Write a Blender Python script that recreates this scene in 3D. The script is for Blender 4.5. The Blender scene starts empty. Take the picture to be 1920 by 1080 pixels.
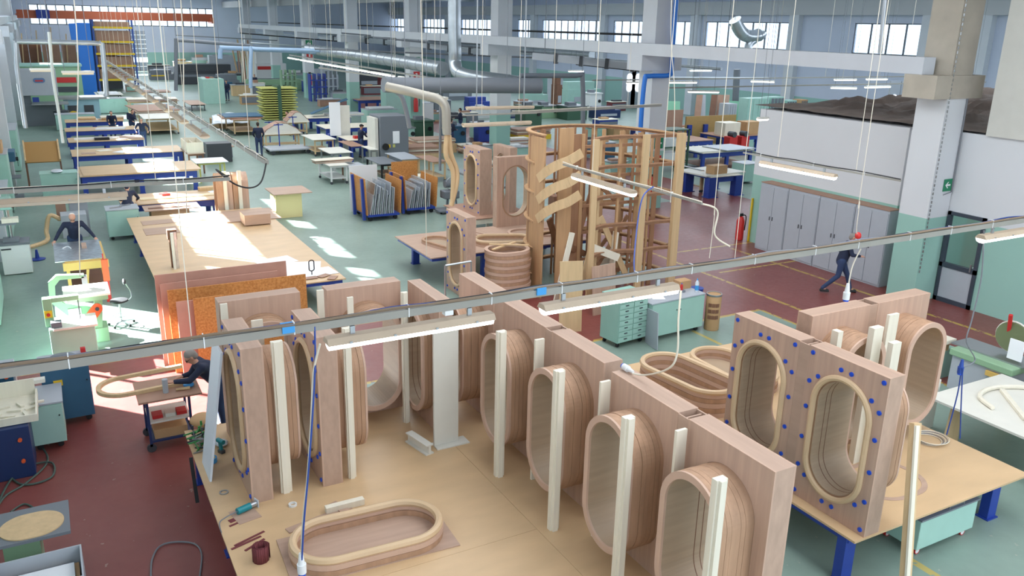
import bpy, bmesh, math, random
from mathutils import Vector, Matrix
random.seed(7)
SC = bpy.context.scene
COL = SC.collection
# ------------------------------------------------------------------ camera
CAM_H = 6.9
FPX = 1569.3
def _basis(yaw, pitch, roll):
    cy, sy = math.cos(yaw), math.sin(yaw)
    f = Vector((sy*math.cos(pitch), cy*math.cos(pitch), -math.sin(pitch)))
    r = Vector((cy, -sy, 0)); u = r.cross(f)
    R = math.cos(roll)*r + math.sin(roll)*u
    U = -math.sin(roll)*r + math.cos(roll)*u
    return R, U, f
CR, CU, CF = _basis(0.50634541, 0.30428011, 0.02160714)
cd = bpy.data.cameras.new('camera'); cam = bpy.data.objects.new('camera', cd); COL.objects.link(cam)
cd.sensor_width = 36.0; cd.lens = FPX*36.0/1920.0; cd.clip_end = 600
mw = Matrix((CR, CU, -CF)).transposed().to_4x4(); mw.translation = Vector((0, 0, CAM_H)); cam.matrix_world = mw
SC.camera = cam
# ------------------------------------------------------------------ view and light
SC.view_settings.view_transform = 'Standard'; SC.view_settings.look = 'None'
SC.view_settings.gamma = 1.0; SC.view_settings.exposure = -0.2
SC.view_settings.use_curve_mapping = False
SC.cycles.use_denoising = True
SC.cycles.max_bounces = 7; SC.cycles.diffuse_bounces = 4
SC.cycles.sample_clamp_indirect = 6.0
W = bpy.data.worlds.new('world'); SC.world = W; W.use_nodes = True
W.node_tree.nodes['Background'].inputs[0].default_value = (0.80, 0.90, 1.0, 1)
W.node_tree.nodes['Background'].inputs[1].default_value = 2.6
def sun_lamp():
    l = bpy.data.lights.new('sun', 'SUN'); l.energy = 120; l.angle = math.radians(0.7); l.color = (1.0, 0.97, 0.92)
    o = bpy.data.objects.new('sun', l); COL.objects.link(o)
    d = Vector((0.68, -0.73, -0.57))
    o.rotation_euler = d.to_track_quat('-Z', 'Y').to_euler(); o.location = (-30, 60, 40)
sun_lamp()
def area(name, loc, rot, sx, sy, power, color):
    l = bpy.data.lights.new(name, 'AREA'); l.shape = 'RECTANGLE'; l.size = sx; l.size_y = sy
    l.energy = power; l.color = color
    o = bpy.data.objects.new(name, l); COL.objects.link(o)
    o.location = loc; o.rotation_euler = rot
    return o
DAY = (0.88, 0.94, 1.0)
area('roof_fill_main', (10, 34, 10.3), (0, 0, 0), 7, 84, 6800, (0.95, 0.975, 1.0))  # added overhead fill under the closed roof, no actual skylight
area('roof_fill_aisle', (35, 40, 10.3), (0, 0, 0), 7, 84, 6000, DAY)  # added fill over the right aisle, the roof has no opening here
area('roof_fill_far', (10, 100, 10.3), (0, 0, 0), 7, 44, 3600, DAY)  # added fill for the far end of the hall, not a roof window
area('window_daylight_west', (-1.7, 40, 7.2), (0, math.radians(-90), 0), 1.6, 90, 1700, DAY)
area('window_daylight_east', (46.8, 55, 6.6), (0, math.radians(90), 0), 1.8, 110, 3600, (0.84, 0.90, 1.0))
area('window_daylight_north', (10, 125.0, 7.2), (math.radians(-90), 0, 0), 20, 1.6, 900, (0.84, 0.90, 1.0))
# ------------------------------------------------------------------ pixel to plane
def ray(x, y): return (x-960)/FPX*CR - (y-540)/FPX*CU + CF
def G(x, y, z=0.0):
    d = ray(x, y); t = (z-CAM_H)/d.z
    return Vector((d.x*t, d.y*t, z))
def PX(x, y, X):                       # the point of plane x = X
    d = ray(x, y); t = X/d.x
    return Vector((X, d.y*t, CAM_H+d.z*t))
def PY(x, y, Y):
    d = ray(x, y); t = Y/d.y
    return Vector((d.x*t, Y, CAM_H+d.z*t))
# ------------------------------------------------------------------ materials
def lin(c):
    return tuple(((v/255)/12.92 if v/255 <= 0.04045 else ((v/255+0.055)/1.055)**2.4) for v in c)
MATS = {}
def mat(name, rgb, rough=0.55, metal=0.0, var=0.0, sc=(1, 1, 1), nscale=3.0, emit=0.0, alt=None, bump=0.0, spec=0.5):
    if name in MATS: return MATS[name]
    m = bpy.data.materials.new(name); m.use_nodes = True; nt = m.node_tree; N = nt.nodes; L = nt.links
    b = N['Principled BSDF']; c = lin(rgb)
    b.inputs['Base Color'].default_value = (*c, 1); b.inputs['Roughness'].default_value = rough
    b.inputs['Metallic'].default_value = metal; b.inputs['Specular IOR Level'].default_value = spec
    if emit:
        b.inputs['Emission Color'].default_value = (*c, 1); b.inputs['Emission Strength'].default_value = emit
    tc = N.new('ShaderNodeTexCoord'); mp = N.new('ShaderNodeMapping'); mp.inputs['Scale'].default_value = sc
    no = N.new('ShaderNodeTexNoise'); no.inputs['Scale'].default_value = nscale; no.inputs['Detail'].default_value = 4
    L.new(tc.outputs['Object'], mp.inputs[0]); L.new(mp.outputs[0], no.inputs[0])
    if var or alt:
        mx = N.new('ShaderNodeMix'); mx.data_type = 'RGBA'
        c2 = lin(alt) if alt else tuple(min(1, v*(1+var)) for v in c)
        c1 = c if alt else tuple(v*(1-var) for v in c)
        mx.inputs[6].default_value = (*c1, 1); mx.inputs[7].default_value = (*c2, 1)
        rm = N.new('ShaderNodeMapRange'); rm.inputs[1].default_value = 0.3; rm.inputs[2].default_value = 0.7
        L.new(no.outputs[0], rm.inputs[0]); L.new(rm.outputs[0], mx.inputs[0]); L.new(mx.outputs[2], b.inputs['Base Color'])
    if bump:
        bp = N.new('ShaderNodeBump'); bp.inputs['Strength'].default_value = bump; bp.inputs['Distance'].default_value = 0.01
        L.new(no.outputs[0], bp.inputs['Height']); L.new(bp.outputs[0], b.inputs['Normal'])
    MATS[name] = m
    return m
def glass(name='window_glass', tint=(0.93, 0.97, 1.0)):
    if name in MATS: return MATS[name]
    m = bpy.data.materials.new(name); m.use_nodes = True; nt = m.node_tree; N = nt.nodes; L = nt.links
    for n in list(N): N.remove(n)
    o = N.new('ShaderNodeOutputMaterial'); t = N.new('ShaderNodeBsdfTransparent'); g = N.new('ShaderNodeBsdfGlossy')
    t.inputs[0].default_value = (*tint, 1); g.inputs[1].default_value = 0.08
    x = N.new('ShaderNodeMixShader'); x.inputs[0].default_value = 0.08
    L.new(t.outputs[0], x.inputs[1]); L.new(g.outputs[0], x.inputs[2]); L.new(x.outputs[0], o.inputs[0])
    MATS[name] = m
    return m
OKOUME = mat('okoume_plywood', (190, 158, 138), 0.6, var=0.10, sc=(9, 9, 0.5), nscale=1.6)
OKX = mat('okoume_plywood_flat', (180, 151, 132), 0.6, var=0.09, sc=(0.6, 7, 3), nscale=1.6)
PLYEDGE = mat('laminated_ply_edge', (176, 140, 112), 0.65, var=0.13, sc=(3, 3, 0.6), nscale=3.0)
INNER = mat('bending_ply_lining', (172, 150, 126), 0.5, var=0.07, sc=(0.5, 0.5, 7), nscale=2.2)
RIM = mat('pale_pink_rim', (199, 167, 147), 0.6, var=0.05)
BEAD = mat('solid_wood_bead', (205, 176, 140), 0.45, var=0.05)
BIRCH = mat('birch_ply_tabletop', (206, 174, 134), 0.42, var=0.07, sc=(0.5, 1.2, 1), nscale=2.5)
PINE = mat('pale_pine', (228, 221, 203), 0.5, var=0.05, sc=(6, 6, 0.4), nscale=2)
PINEX = mat('pale_pine_long', (226, 208, 172), 0.55, var=0.06, sc=(0.5, 6, 6), nscale=2)
TAN = mat('tan_softwood', (208, 178, 136), 0.6, var=0.08, sc=(6, 6, 0.4), nscale=2)
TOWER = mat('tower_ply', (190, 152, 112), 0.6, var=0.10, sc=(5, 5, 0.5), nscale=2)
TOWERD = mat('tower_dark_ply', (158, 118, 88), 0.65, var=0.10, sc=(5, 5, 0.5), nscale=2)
OSB = mat('osb_board', (212, 150, 84), 0.7, alt=(176, 112, 52), sc=(1, 1, 1), nscale=26)
BLUE = mat('royal_blue_paint', (34, 62, 150), 0.45, var=0.06)
BLUED = mat('petrol_blue_paint', (46, 92, 122), 0.45, var=0.05)
NAVY = mat('navy_paint', (30, 50, 96), 0.45)
MINT = mat('mint_paint', (162, 200, 188), 0.45, var=0.03)
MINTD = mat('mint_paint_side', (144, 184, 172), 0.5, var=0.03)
MACHG = mat('machine_green', (142, 176, 142), 0.42)
DKGREEN = mat('dark_machine_green', (58, 92, 72), 0.5)
GREY = mat('machine_grey', (112, 118, 126), 0.5)
LGREY = mat('locker_grey', (172, 178, 186), 0.4, var=0.02)
DGREY = mat('dark_grey', (62, 66, 72), 0.5)
BLACK = mat('black_rubber', (24, 25, 28), 0.6)
STEEL = mat('steel', (170, 174, 178), 0.32, metal=0.85)
ALU = mat('aluminium_sheet', (214, 220, 226), 0.3, metal=0.9, var=0.2, nscale=7)
CAST = mat('cast_table', (146, 150, 152), 0.35, metal=0.5)
WHITE = mat('white_plastic', (226, 228, 228), 0.4)
OFFW = mat('off_white_painted', (218, 216, 206), 0.5, var=0.03)
PAPER = mat('white_paper', (236, 238, 242), 0.7)
CONC = mat('concrete', (178, 170, 156), 0.85, var=0.10, nscale=1.7)
CONCL = mat('painted_concrete', (202, 206, 212), 0.75, var=0.03, nscale=1.2)
GALV = mat('galvanised_duct', (176, 184, 190), 0.3, metal=0.75, var=0.12, nscale=2)
TRUNK = mat('galvanised_trunking', (150, 148, 140), 0.5, metal=0.2, var=0.05)
LAMPBODY = mat('dusty_lamp_housing', (176, 158, 136), 0.6, var=0.06)
TUBE = mat('lit_diffuser', (255, 252, 244), 0.4, emit=5.0)
TUBEOFF = mat('unlit_diffuser', (226, 216, 196), 0.4)
ORANGE = mat('orange_paint', (222, 92, 48), 0.45)
CRANE = mat('crane_orange', (190, 98, 66), 0.5)
RED = mat('red_paint', (196, 40, 38), 0.45)
YEL = mat('yellow_paint', (224, 186, 40), 0.5)
YELG = mat('yellow_green_plastic', (196, 196, 112), 0.5)
BRIGHTBLUE = mat('bright_blue_paint', (40, 120, 214), 0.4)
SKYB = mat('light_blue_plastic', (60, 150, 214), 0.45)
GREEN = mat('sign_green', (24, 128, 88), 0.5)
CARD = mat('cardboard', (188, 150, 108), 0.7, var=0.04)
DBROWN = mat('dark_brown_wood', (120, 82, 62), 0.6, var=0.08)
BROWNV = mat('brown_veneer', (164, 128, 108), 0.6, var=0.06)
MAROON = mat('maroon_sandpaper', (112, 52, 56), 0.85)
CABLEW = mat('cream_cable', (220, 212, 194), 0.5)
CABLEB = mat('blue_cable', (36, 70, 150), 0.5)
CABLEG = mat('grey_cable', (118, 122, 128), 0.5)
BURLAP = mat('brown_covering', (128, 112, 102), 0.9, var=0.16, nscale=2)
SKIN = mat('skin', (206, 156, 132), 0.55)
HAIRG = mat('grey_hair', (142, 136, 130), 0.8)
HAIRD = mat('dark_hair', (52, 42, 36), 0.8)
NAVYCL = mat('navy_workwear', (34, 42, 66), 0.85, var=0.08, nscale=6)
JEANS = mat('dark_jeans', (46, 62, 96), 0.85, var=0.08, nscale=6)
SCREW = mat('blue_plastic_plug', (30, 78, 196), 0.4)
PLASTIC = mat('clear_film', (206, 214, 222), 0.3, var=0.05)
GLASS = glass()
# ------------------------------------------------------------------ mesh builder
WM = {}                                   # world matrix of each object built
class MB:
    def __init__(s): s.v = []; s.f = []; s.T = Matrix.Identity(4)
    def add(s, vs, fs):
        n = len(s.v); s.v += [s.T @ Vector(v) for v in vs]; s.f += [[i+n for i in f] for f in fs]; return s
    def box(s, x0, x1, y0, y1, z0, z1):
        if x0 > x1: x0, x1 = x1, x0
        if y0 > y1: y0, y1 = y1, y0
        return s.add([(x0,y0,z0),(x1,y0,z0),(x1,y1,z0),(x0,y1,z0),(x0,y0,z1),(x1,y0,z1),(x1,y1,z1),(x0,y1,z1)],
              [(0,3,2,1),(4,5,6,7),(0,1,5,4),(1,2,6,5),(2,3,7,6),(3,0,4,7)])
    def bar(s, p0, p1, w, h=None, up=(0, 0, 1)):
        h = h or w; p0, p1 = Vector(p0), Vector(p1); d = (p1-p0).normalized()
        up = Vector(up)
        if abs(d.dot(up)) > .99: up = Vector((0, 1, 0))
        r = d.cross(up).normalized()*w/2; u = r.cross(d).normalized()*h/2
        vs = [p+a*r+b*u for p in (p0, p1) for a, b in ((-1,-1),(1,-1),(1,1),(-1,1))]
        return s.add(vs, [(3,2,1,0),(4,5,6,7),(0,1,5,4),(1,2,6,5),(2,3,7,6),(3,0,4,7)])
    def tube(s, pts, r, n=8, closed=False, caps=True):
        pts = [Vector(p) for p in pts]; rs = r if isinstance(r, (list, tuple)) else [r]*len(pts)
        rings = []; k = len(pts); prev = None
        for i, p in enumerate(pts):
            if closed: d = pts[(i+1) % k]-pts[i-1]
            else: d = pts[min(i+1, k-1)]-pts[max(i-1, 0)]
            d.normalize()
            if prev is None:
                a = Vector((0, 0, 1)) if abs(d.z) < .9 else Vector((1, 0, 0)); a = (a-d*a.dot(d)).normalized()
            else:
                a = prev-d*prev.dot(d); a = a.normalized() if a.length > 1e-6 else prev
            prev = a; b = d.cross(a)
            rings.append([p+rs[i]*(math.cos(t*2*math.pi/n)*a+math.sin(t*2*math.pi/n)*b) for t in range(n)])
        vs = [v for q in rings for v in q]; fs = []
        for i in range(k if closed else k-1):
            j = (i+1) % k
            for t in range(n):
                fs.append((i*n+t, i*n+(t+1) % n, j*n+(t+1) % n, j*n+t))
        if caps and not closed: fs += [tuple(range(n))[::-1], tuple((k-1)*n+t for t in range(n))]
        return s.add(vs, fs)
    def cyl(s, p0, p1, r, r1=None, n=16): return s.tube([p0, p1], [r, r if r1 is None else r1], n)
    def lathe(s, c, prof, n=20):
        c = Vector(c); vs = [c+Vector((r*math.cos(t*2*math.pi/n), r*math.sin(t*2*math.pi/n), z)) for r, z in prof for t in range(n)]
        k = len(prof); fs = [(i*n+t, i*n+(t+1) % n, (i+1)*n+(t+1) % n, (i+1)*n+t) for i in range(k-1) for t in range(n)]
        fs += [tuple(range(n))[::-1], tuple((k-1)*n+t for t in range(n))]
        return s.add(vs, fs)
    def prism(s, poly, h0, h1, ax='z'):
        def P(a, b, h): return (a, b, h) if ax == 'z' else ((a, h, b) if ax == 'y' else (h, a, b))
        k = len(poly); vs = [P(a, b, h0) for a, b in poly]+[P(a, b, h1) for a, b in poly]
        fs = [tuple(range(k))[::-1], tuple(range(k, 2*k))]+[(i, (i+1) % k, k+(i+1) % k, k+i) for i in range(k)]
        return s.add(vs, fs)
    def ell(s, c, rx, ry, rz, n=14, m=10):
        vs = []; fs = []
        for i in range(m+1):
            a = math.pi*i/m
            for t in range(n):
                b = 2*math.pi*t/n
                vs.append((c[0]+rx*math.sin(a)*math.cos(b), c[1]+ry*math.sin(a)*math.sin(b), c[2]+rz*math.cos(a)))
        for i in range(m):
            for t in range(n): fs.append((i*n+t, (i+1)*n+t, (i+1)*n+(t+1) % n, i*n+(t+1) % n))
        return s.add(vs, fs)
    def build(s, name, m, parent=None, smooth=False, bevel=0.0):
        inv = WM[parent.name].inverted() if parent is not None else None
        if parent is None:
            # origin at the base centre
            xs = [v.x for v in s.v]; ys = [v.y for v in s.v]; zs = [v.z for v in s.v]
            o = Vector(((min(xs)+max(xs))/2, (min(ys)+max(ys))/2, min(zs)))
            mx = Matrix.Translation(o); inv = mx.inverted()
        else: mx = WM[parent.name].copy()
        me = bpy.data.meshes.new(name); me.from_pydata([tuple(inv @ v) for v in s.v], [], s.f); me.update()
        bm = bmesh.new(); bm.from_mesh(me); bmesh.ops.recalc_face_normals(bm, faces=bm.faces); bm.to_mesh(me); bm.free()
        if smooth:
            for p in me.polygons: p.use_smooth = True
            try: me.set_sharp_from_angle(angle=math.radians(40))
            except Exception: pass
        me.materials.append(m)
        ob = bpy.data.objects.new(name, me); COL.objects.link(ob)
        if parent is not None: ob.parent = parent
        else: ob.matrix_world = mx
        WM[ob.name] = mx
        if bevel:
            md = ob.modifiers.new('bevel', 'BEVEL'); md.width = bevel; md.segments = 2; md.limit_method = 'ANGLE'
        return ob
def tag(o, label, cat, group=None):
    o['label'] = label; o['category'] = cat
    if group: o['group'] = group
    return o
def thing(name, loc, label, cat, group=None, rz=0.0):
    o = bpy.data.objects.new(name, None); COL.objects.link(o); o.empty_display_size = .2
    m = Matrix.Translation(Vector(loc)) @ Matrix.Rotation(rz, 4, 'Z')
    o.matrix_world = m; WM[o.name] = m.copy()
    return tag(o, label, cat, group)
def F(t):                                # a mesh builder in the frame of thing t
    m = MB(); m.T = WM[t.name].copy(); return m
def struct(o): o['kind'] = 'structure'; return o
KIDS = {}
def copy_tree(o, loc=None, rz=None, label=None, parent=None):
    c = o.copy(); COL.objects.link(c)
    if parent is not None:
        c.parent = parent; WM[c.name] = WM[parent.name].copy()
    else:
        m = Matrix.Translation(Vector(loc)) @ Matrix.Rotation(rz or 0.0, 4, 'Z')
        c.matrix_world = m; WM[c.name] = m.copy()
        if label: c['label'] = label
    if o.name not in KIDS: KIDS[o.name] = [k for k in o.children]
    for k in KIDS[o.name]: copy_tree(k, parent=c)
    return c
# rounded-rectangle radius along direction a (half sizes w, h, corner r)
def rrad(a, w, h, r):
    dx, dy = math.cos(a), math.sin(a); lo, hi = 0.0, 2*(w+h)
    for _ in range(26):
        m = (lo+hi)/2; qx, qy = abs(dx*m)-(w-r), abs(dy*m)-(h-r)
        d = math.hypot(max(qx, 0), max(qy, 0))+min(max(qx, qy), 0)-r
        if d < 0: lo = m
        else: hi = m
    return lo
def oval(w, h, r=None, n=56):
    r = min(w, h) if r is None else r
    # even arc-length points on a rounded rectangle
    pts = []; cs = [(w-r, h-r, 0), (-(w-r), h-r, 1), (-(w-r), -(h-r), 2), (w-r, -(h-r), 3)]
    for cx, cy, q in cs:
        for i in range(n//4+1):
            a = (q+i/(n//4))*math.pi/2; pts.append((cx+r*math.cos(a), cy+r*math.sin(a)))
    return pts
def ring(m, P, o, i, d0, d1):             # annular prism between outlines o and i; P(a, b, d) -> point
    k = len(o); vs = [P(*q, d) for d in (d0, d1) for c in (o, i) for q in c]; fs = []
    for t in range(k):
        u = (t+1) % k
        fs += [(t, u, k+u, k+t), (2*k+t, 3*k+t, 3*k+u, 2*k+u), (t, 2*k+t, 2*k+u, u), (k+t, k+u, 3*k+u, 3*k+t)]
    return m.add(vs, fs)
def holed(m, P, x0, x1, z0, z1, cx, cz, w, h, d0, d1, r=None):
    r = min(w, h) if r is None else r
    A = [i*2*math.pi/72 for i in range(72)]+[math.atan2(z-cz, x-cx) % (2*math.pi) for x in (x0, x1) for z in (z0, z1)]
    A = sorted(set(round(a, 6) for a in A)); o = []; i_ = []
    for a in A:
        dx, dy = math.cos(a), math.sin(a)
        t = min([((x1-cx)/dx if dx > 0 else (x0-cx)/dx) if abs(dx) > 1e-9 else 1e9, ((z1-cz)/dy if dy > 0 else (z0-cz)/dy) if abs(dy) > 1e-9 else 1e9])
        o.append((cx+dx*t, cz+dy*t)); q = rrad(a, w, h, r); i_.append((cx+dx*q, cz+dy*q))
    return ring(m, P, o, i_, d0, d1)
def sag(p0, p1, drop, n=12):
    p0, p1 = Vector(p0), Vector(p1)
    return [p0.lerp(p1, i/n)-Vector((0, 0, drop*4*(i/n)*(1-i/n))) for i in range(n+1)]
def smooth_path(pts, k=6):
    pts = [Vector(p) for p in pts]; out = []
    for i in range(len(pts)-1):
        p0 = pts[max(i-1, 0)]; p1 = pts[i]; p2 = pts[i+1]; p3 = pts[min(i+2, len(pts)-1)]
        for j in range(k):
            t = j/k
            out.append(0.5*((2*p1)+(p2-p0)*t+(2*p0-5*p1+4*p2-p3)*t*t+(3*p1-p0-3*p2+p3)*t**3))
    out.append(pts[-1]); return out
# ================================================================== the setting
def floor_mat():
    m = bpy.data.materials.new('painted_floor'); m.use_nodes = True; nt = m.node_tree; N = nt.nodes; L = nt.links
    b = N['Principled BSDF']; geo = N.new('ShaderNodeNewGeometry'); sep = N.new('ShaderNodeSeparateXYZ'); L.new(geo.outputs['Position'], sep.inputs[0])
    def math_(op, a, b_=None, c=None):
        n = N.new('ShaderNodeMath'); n.operation = op
        for i, v in enumerate((a, b_, c)):
            if v is None: continue
            if isinstance(v, (int, float)): n.inputs[i].default_value = v
            else: L.new(v, n.inputs[i])
        return n.outputs[0]
    X, Y = sep.outputs[0], sep.outputs[1]
    def rect(x0, x1, y0, y1):
        return math_('MULTIPLY', math_('MULTIPLY', math_('GREATER_THAN', X, x0), math_('LESS_THAN', X, x1)),
                     math_('MULTIPLY', math_('GREATER_THAN', Y, y0), math_('LESS_THAN', Y, y1)))
    def union(rs):
        o = rect(*rs[0])
        for r in rs[1:]: o = math_('MAXIMUM', o, rect(*r))
        return o
    red = union([(-3, 1.9, -5, 18.25), (-3, 18, 14.85, 18.25), (15.6, 28, 14.7, 25.4), (15.6, 20.9, -5, 15), (22.6, 26, 25, 75), (17.5, 24, 25.4, 27)])
    line = union([(-3, 15.6, 18.2, 18.32), (1.8, 1.9, -5, 14.85), (1.9, 15.6, 14.8, 14.92), (15.55, 15.65, -5, 14.8), (16.5, 16.62, 13.2, 25), (19.3, 19.42, 8.2, 20), (12.9, 13.0, 12.9, 14.4), (17.0, 25.5, 20.3, 20.4), (17, 23, 17.9, 18.0), (9.6, 9.72, 0, 6), (9.0, 14.5, 3.9, 4.02)])
    tc = N.new('ShaderNodeTexNoise'); tc.inputs['Scale'].default_value = 0.55; tc.inputs['Detail'].default_value = 8; tc.inputs['Roughness'].default_value = .65
    L.new(geo.outputs['Position'], tc.inputs[0])
    n2 = N.new('ShaderNodeTexNoise'); n2.inputs['Scale'].default_value = 7; n2.inputs['Detail'].default_value = 6; L.new(geo.outputs['Position'], n2.inputs[0])
    def mixc(fac, a, c):
        x = N.new('ShaderNodeMix'); x.data_type = 'RGBA'
        L.new(fac, x.inputs[0]) if not isinstance(fac, float) else setattr(x.inputs[0], 'default_value', fac)
        for i, v in ((6, a), (7, c)):
            if isinstance(v, tuple): x.inputs[i].default_value = (*v, 1)
            else: L.new(v, x.inputs[i])
        return x.outputs[2]
    mr = N.new('ShaderNodeMapRange'); mr.inputs[1].default_value = .35; mr.inputs[2].default_value = .68; L.new(tc.outputs[0], mr.inputs[0])
    g = mixc(mr.outputs[0], lin((124, 144, 134)), lin((140, 160, 149)))
    r = mixc(mr.outputs[0], lin((122, 60, 56)), lin((138, 76, 70)))
    base = mixc(red, g, r)
    wear = math_('MULTIPLY', math_('GREATER_THAN', n2.outputs[0], .42), math_('MULTIPLY', line, .75))
    base = mixc(wear, base, lin((196, 168, 72)))
    sp = math_('MULTIPLY', math_('GREATER_THAN', n2.outputs[0], .70), .35)
    base = mixc(sp, base, lin((188, 178, 166)))
    L.new(base, b.inputs['Base Color'])
    ro = N.new('ShaderNodeMapRange'); ro.inputs[3].default_value = .28; ro.inputs[4].default_value = .48; L.new(n2.outputs[0], ro.inputs[0]); L.new(ro.outputs[0], b.inputs['Roughness'])
    return m
m = MB(); m.box(-2.2, 49, -6, 127, -0.2, 0); struct(m.build('floor', floor_mat()))
def wall_mat(name, low, up, h=2.3):
    m = bpy.data.materials.new(name); m.use_nodes = True; nt = m.node_tree; N = nt.nodes; L = nt.links; b = N['Principled BSDF']
    geo = N.new('ShaderNodeNewGeometry'); sep = N.new('ShaderNodeSeparateXYZ'); L.new(geo.outputs['Position'], sep.inputs[0])
    g = N.new('ShaderNodeMath'); g.operation = 'GREATER_THAN'; g.inputs[1].default_value = h; L.new(sep.outputs[2], g.inputs[0])
    x = N.new('ShaderNodeMix'); x.data_type = 'RGBA'; x.inputs[6].default_value = (*lin(low), 1); x.inputs[7].default_value = (*lin(up), 1)
    L.new(g.outputs[0], x.inputs[0])
    no = N.new('ShaderNodeTexNoise'); no.inputs['Scale'].default_value = .8; L.new(geo.outputs['Position'], no.inputs[0])
    y = N.new('ShaderNodeMix'); y.data_type = 'RGBA'; y.blend_type = 'MULTIPLY'; y.inputs[7].default_value = (.92, .92, .92, 1)
    L.new(no.outputs[0], y.inputs[0]); L.new(x.outputs[2], y.inputs[6]); L.new(y.outputs[2], b.inputs['Base Color']); b.inputs['Roughness'].default_value = .7
    return m
WALLM = wall_mat('wall_white_over_mint', (152, 194, 182), (216, 219, 222))
WALLG = wall_mat('wall_grey_over_mint', (150, 190, 182), (196, 204, 222), 2.4)
# ceiling and roof beams
m = MB(); m.box(-2.2, 49, -6, 127, 10.6, 10.9); struct(m.build('ceiling', mat('roof_deck', (186, 196, 212), .8, var=.05)))
for i, y in enumerate(range(20, 127, 13)):
    m = MB(); m.box(-2, 48, y-.25, y+.25, 9.55, 10.6); struct(m.build('trim_%d' % (i+1), CONCL))
# west wall with the high glazing that lets the sun in
WX = -2.0
def wall_piece(name, boxes, mt):
    m = MB()
    for b in boxes: m.box(*b)
    return struct(m.build(name, mt))
wall_piece('wall_left', [(WX-.25, WX, -6, 18.4, 0, 5.1), (WX-.25, WX, 18.4, 25.4, 0, 1.35), (WX-.25, WX, 18.4, 25.4, 4.5, 5.1), (WX-.25, WX, 25.4, 127, 0, 5.1),
    (WX-.25, WX, -6, 127, 6.55, 7.75), (WX-.25, WX, -6, 127, 8.35, 10.6)]+[(WX-.25, WX, a, b, 5.1, 6.55) for a, b in ((-6, 27), (38.5, 39.6), (51, 52.2), (58, 68), (79.5, 94), (105, 127))]+[(WX-.25, WX, a, b, 7.75, 8.35) for a, b in ((-6, 31.4), (33.2, 34.4), (37.6, 38.6), (44.2, 127))], WALLM)
wn = 0
def window_west(y0, y1, z0, z1, nm):
    global wn
    wn += 1
    m = MB(); n = nm; t = .05
    m.box(WX-.2, WX-.1, y0, y1, z0, z0+t).box(WX-.2, WX-.1, y0, y1, z1-t, z1)
    for i in range(n+1):
        y = y0+(y1-y0)*i/n; m.box(WX-.2, WX-.1, y-t/2, y+t/2, z0+t, z1-t)
    o = struct(m.build('window_%d' % wn, mat('window_frame', (96, 104, 112), .5)))
    g = MB(); g.box(WX-.155, WX-.145, y0, y1, z0, z1); g.build('pane', GLASS, o)
window_west(18.4, 25.4, 1.35, 4.5, 4)
for a, b, n in ((27.0, 38.5, 8), (39.6, 51.0, 8), (52.2, 58.0, 4), (68, 79.5, 8), (94, 105, 8)): window_west(a, b, 5.1, 6.55, n)
for a, b, n in ((31.4, 33.2, 2), (34.4, 37.6, 3), (38.6, 44.2, 4)): window_west(a, b, 7.75, 8.35, n)
# west columns
for i, y in enumerate(range(28, 120, 13)):
    m = MB(); m.box(WX, WX+.55, y-.3, y+.3, 0, 6.3); m.box(WX, WX+.85, y-.35, y+.35, 5.75, 6.3); struct(m.build('column_west.%03d' % i, CONCL))
m = MB(); m.box(WX+.02, WX+.45, 26, 126, 6.32, 6.75); m.bar((WX+.25, 26, 6.79), (WX+.25, 126, 6.79), .08, .08); struct(m.build('crane_runway_west', CONCL))
# far wall with strip glazing above the roller door
FY = 126.0
wall_piece('wall_far', [(-2.2, 8.6, FY, FY+.3, 0, 5.75), (13.0, 49, FY, FY+.3, 0, 5.75), (8.6, 13.0, FY, FY+.3, 5.2, 5.75), (-2.2, 49, FY, FY+.3, 8.2, 10.6), (-2.2, -.2, FY, FY+.3, 5.75, 8.2), (22, 49, FY, FY+.3, 5.75, 8.2)], WALLG)
m = MB()
for i in range(23):
    x = -.2+22.2*i/22; m.box(x-.07, x+.07, FY+.05, FY+.2, 5.75, 8.2)
for z in (5.75, 6.9, 8.1): m.box(-.2, 22, FY+.05, FY+.2, z, z+.1)
o = struct(m.build('window_60', mat('window_frame', (96, 104, 112)))); g = MB(); g.box(-.2, 22, FY+.1, FY+.12, 5.75, 8.2); g.build('pane', GLASS, o)
m = MB()
for i in range(9): m.box(8.6, 13.0, FY+.05, FY+.13, i*.58, i*.58+.55) if i != 2 else None
o = struct(m.build('door_1', mat('roller_door', (160, 170, 186), .5)))
m = MB(); m.box(8.6, 13.0, FY+.06, FY+.08, 1.16, 1.74); m.build('pane', GLASS, o)
m = MB()
for x in (9.7, 10.8, 11.9): m.box(x-.05, x+.05, FY, FY+.05, 0, 5.2)
m.build('door_rail', DGREY, o)
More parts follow.
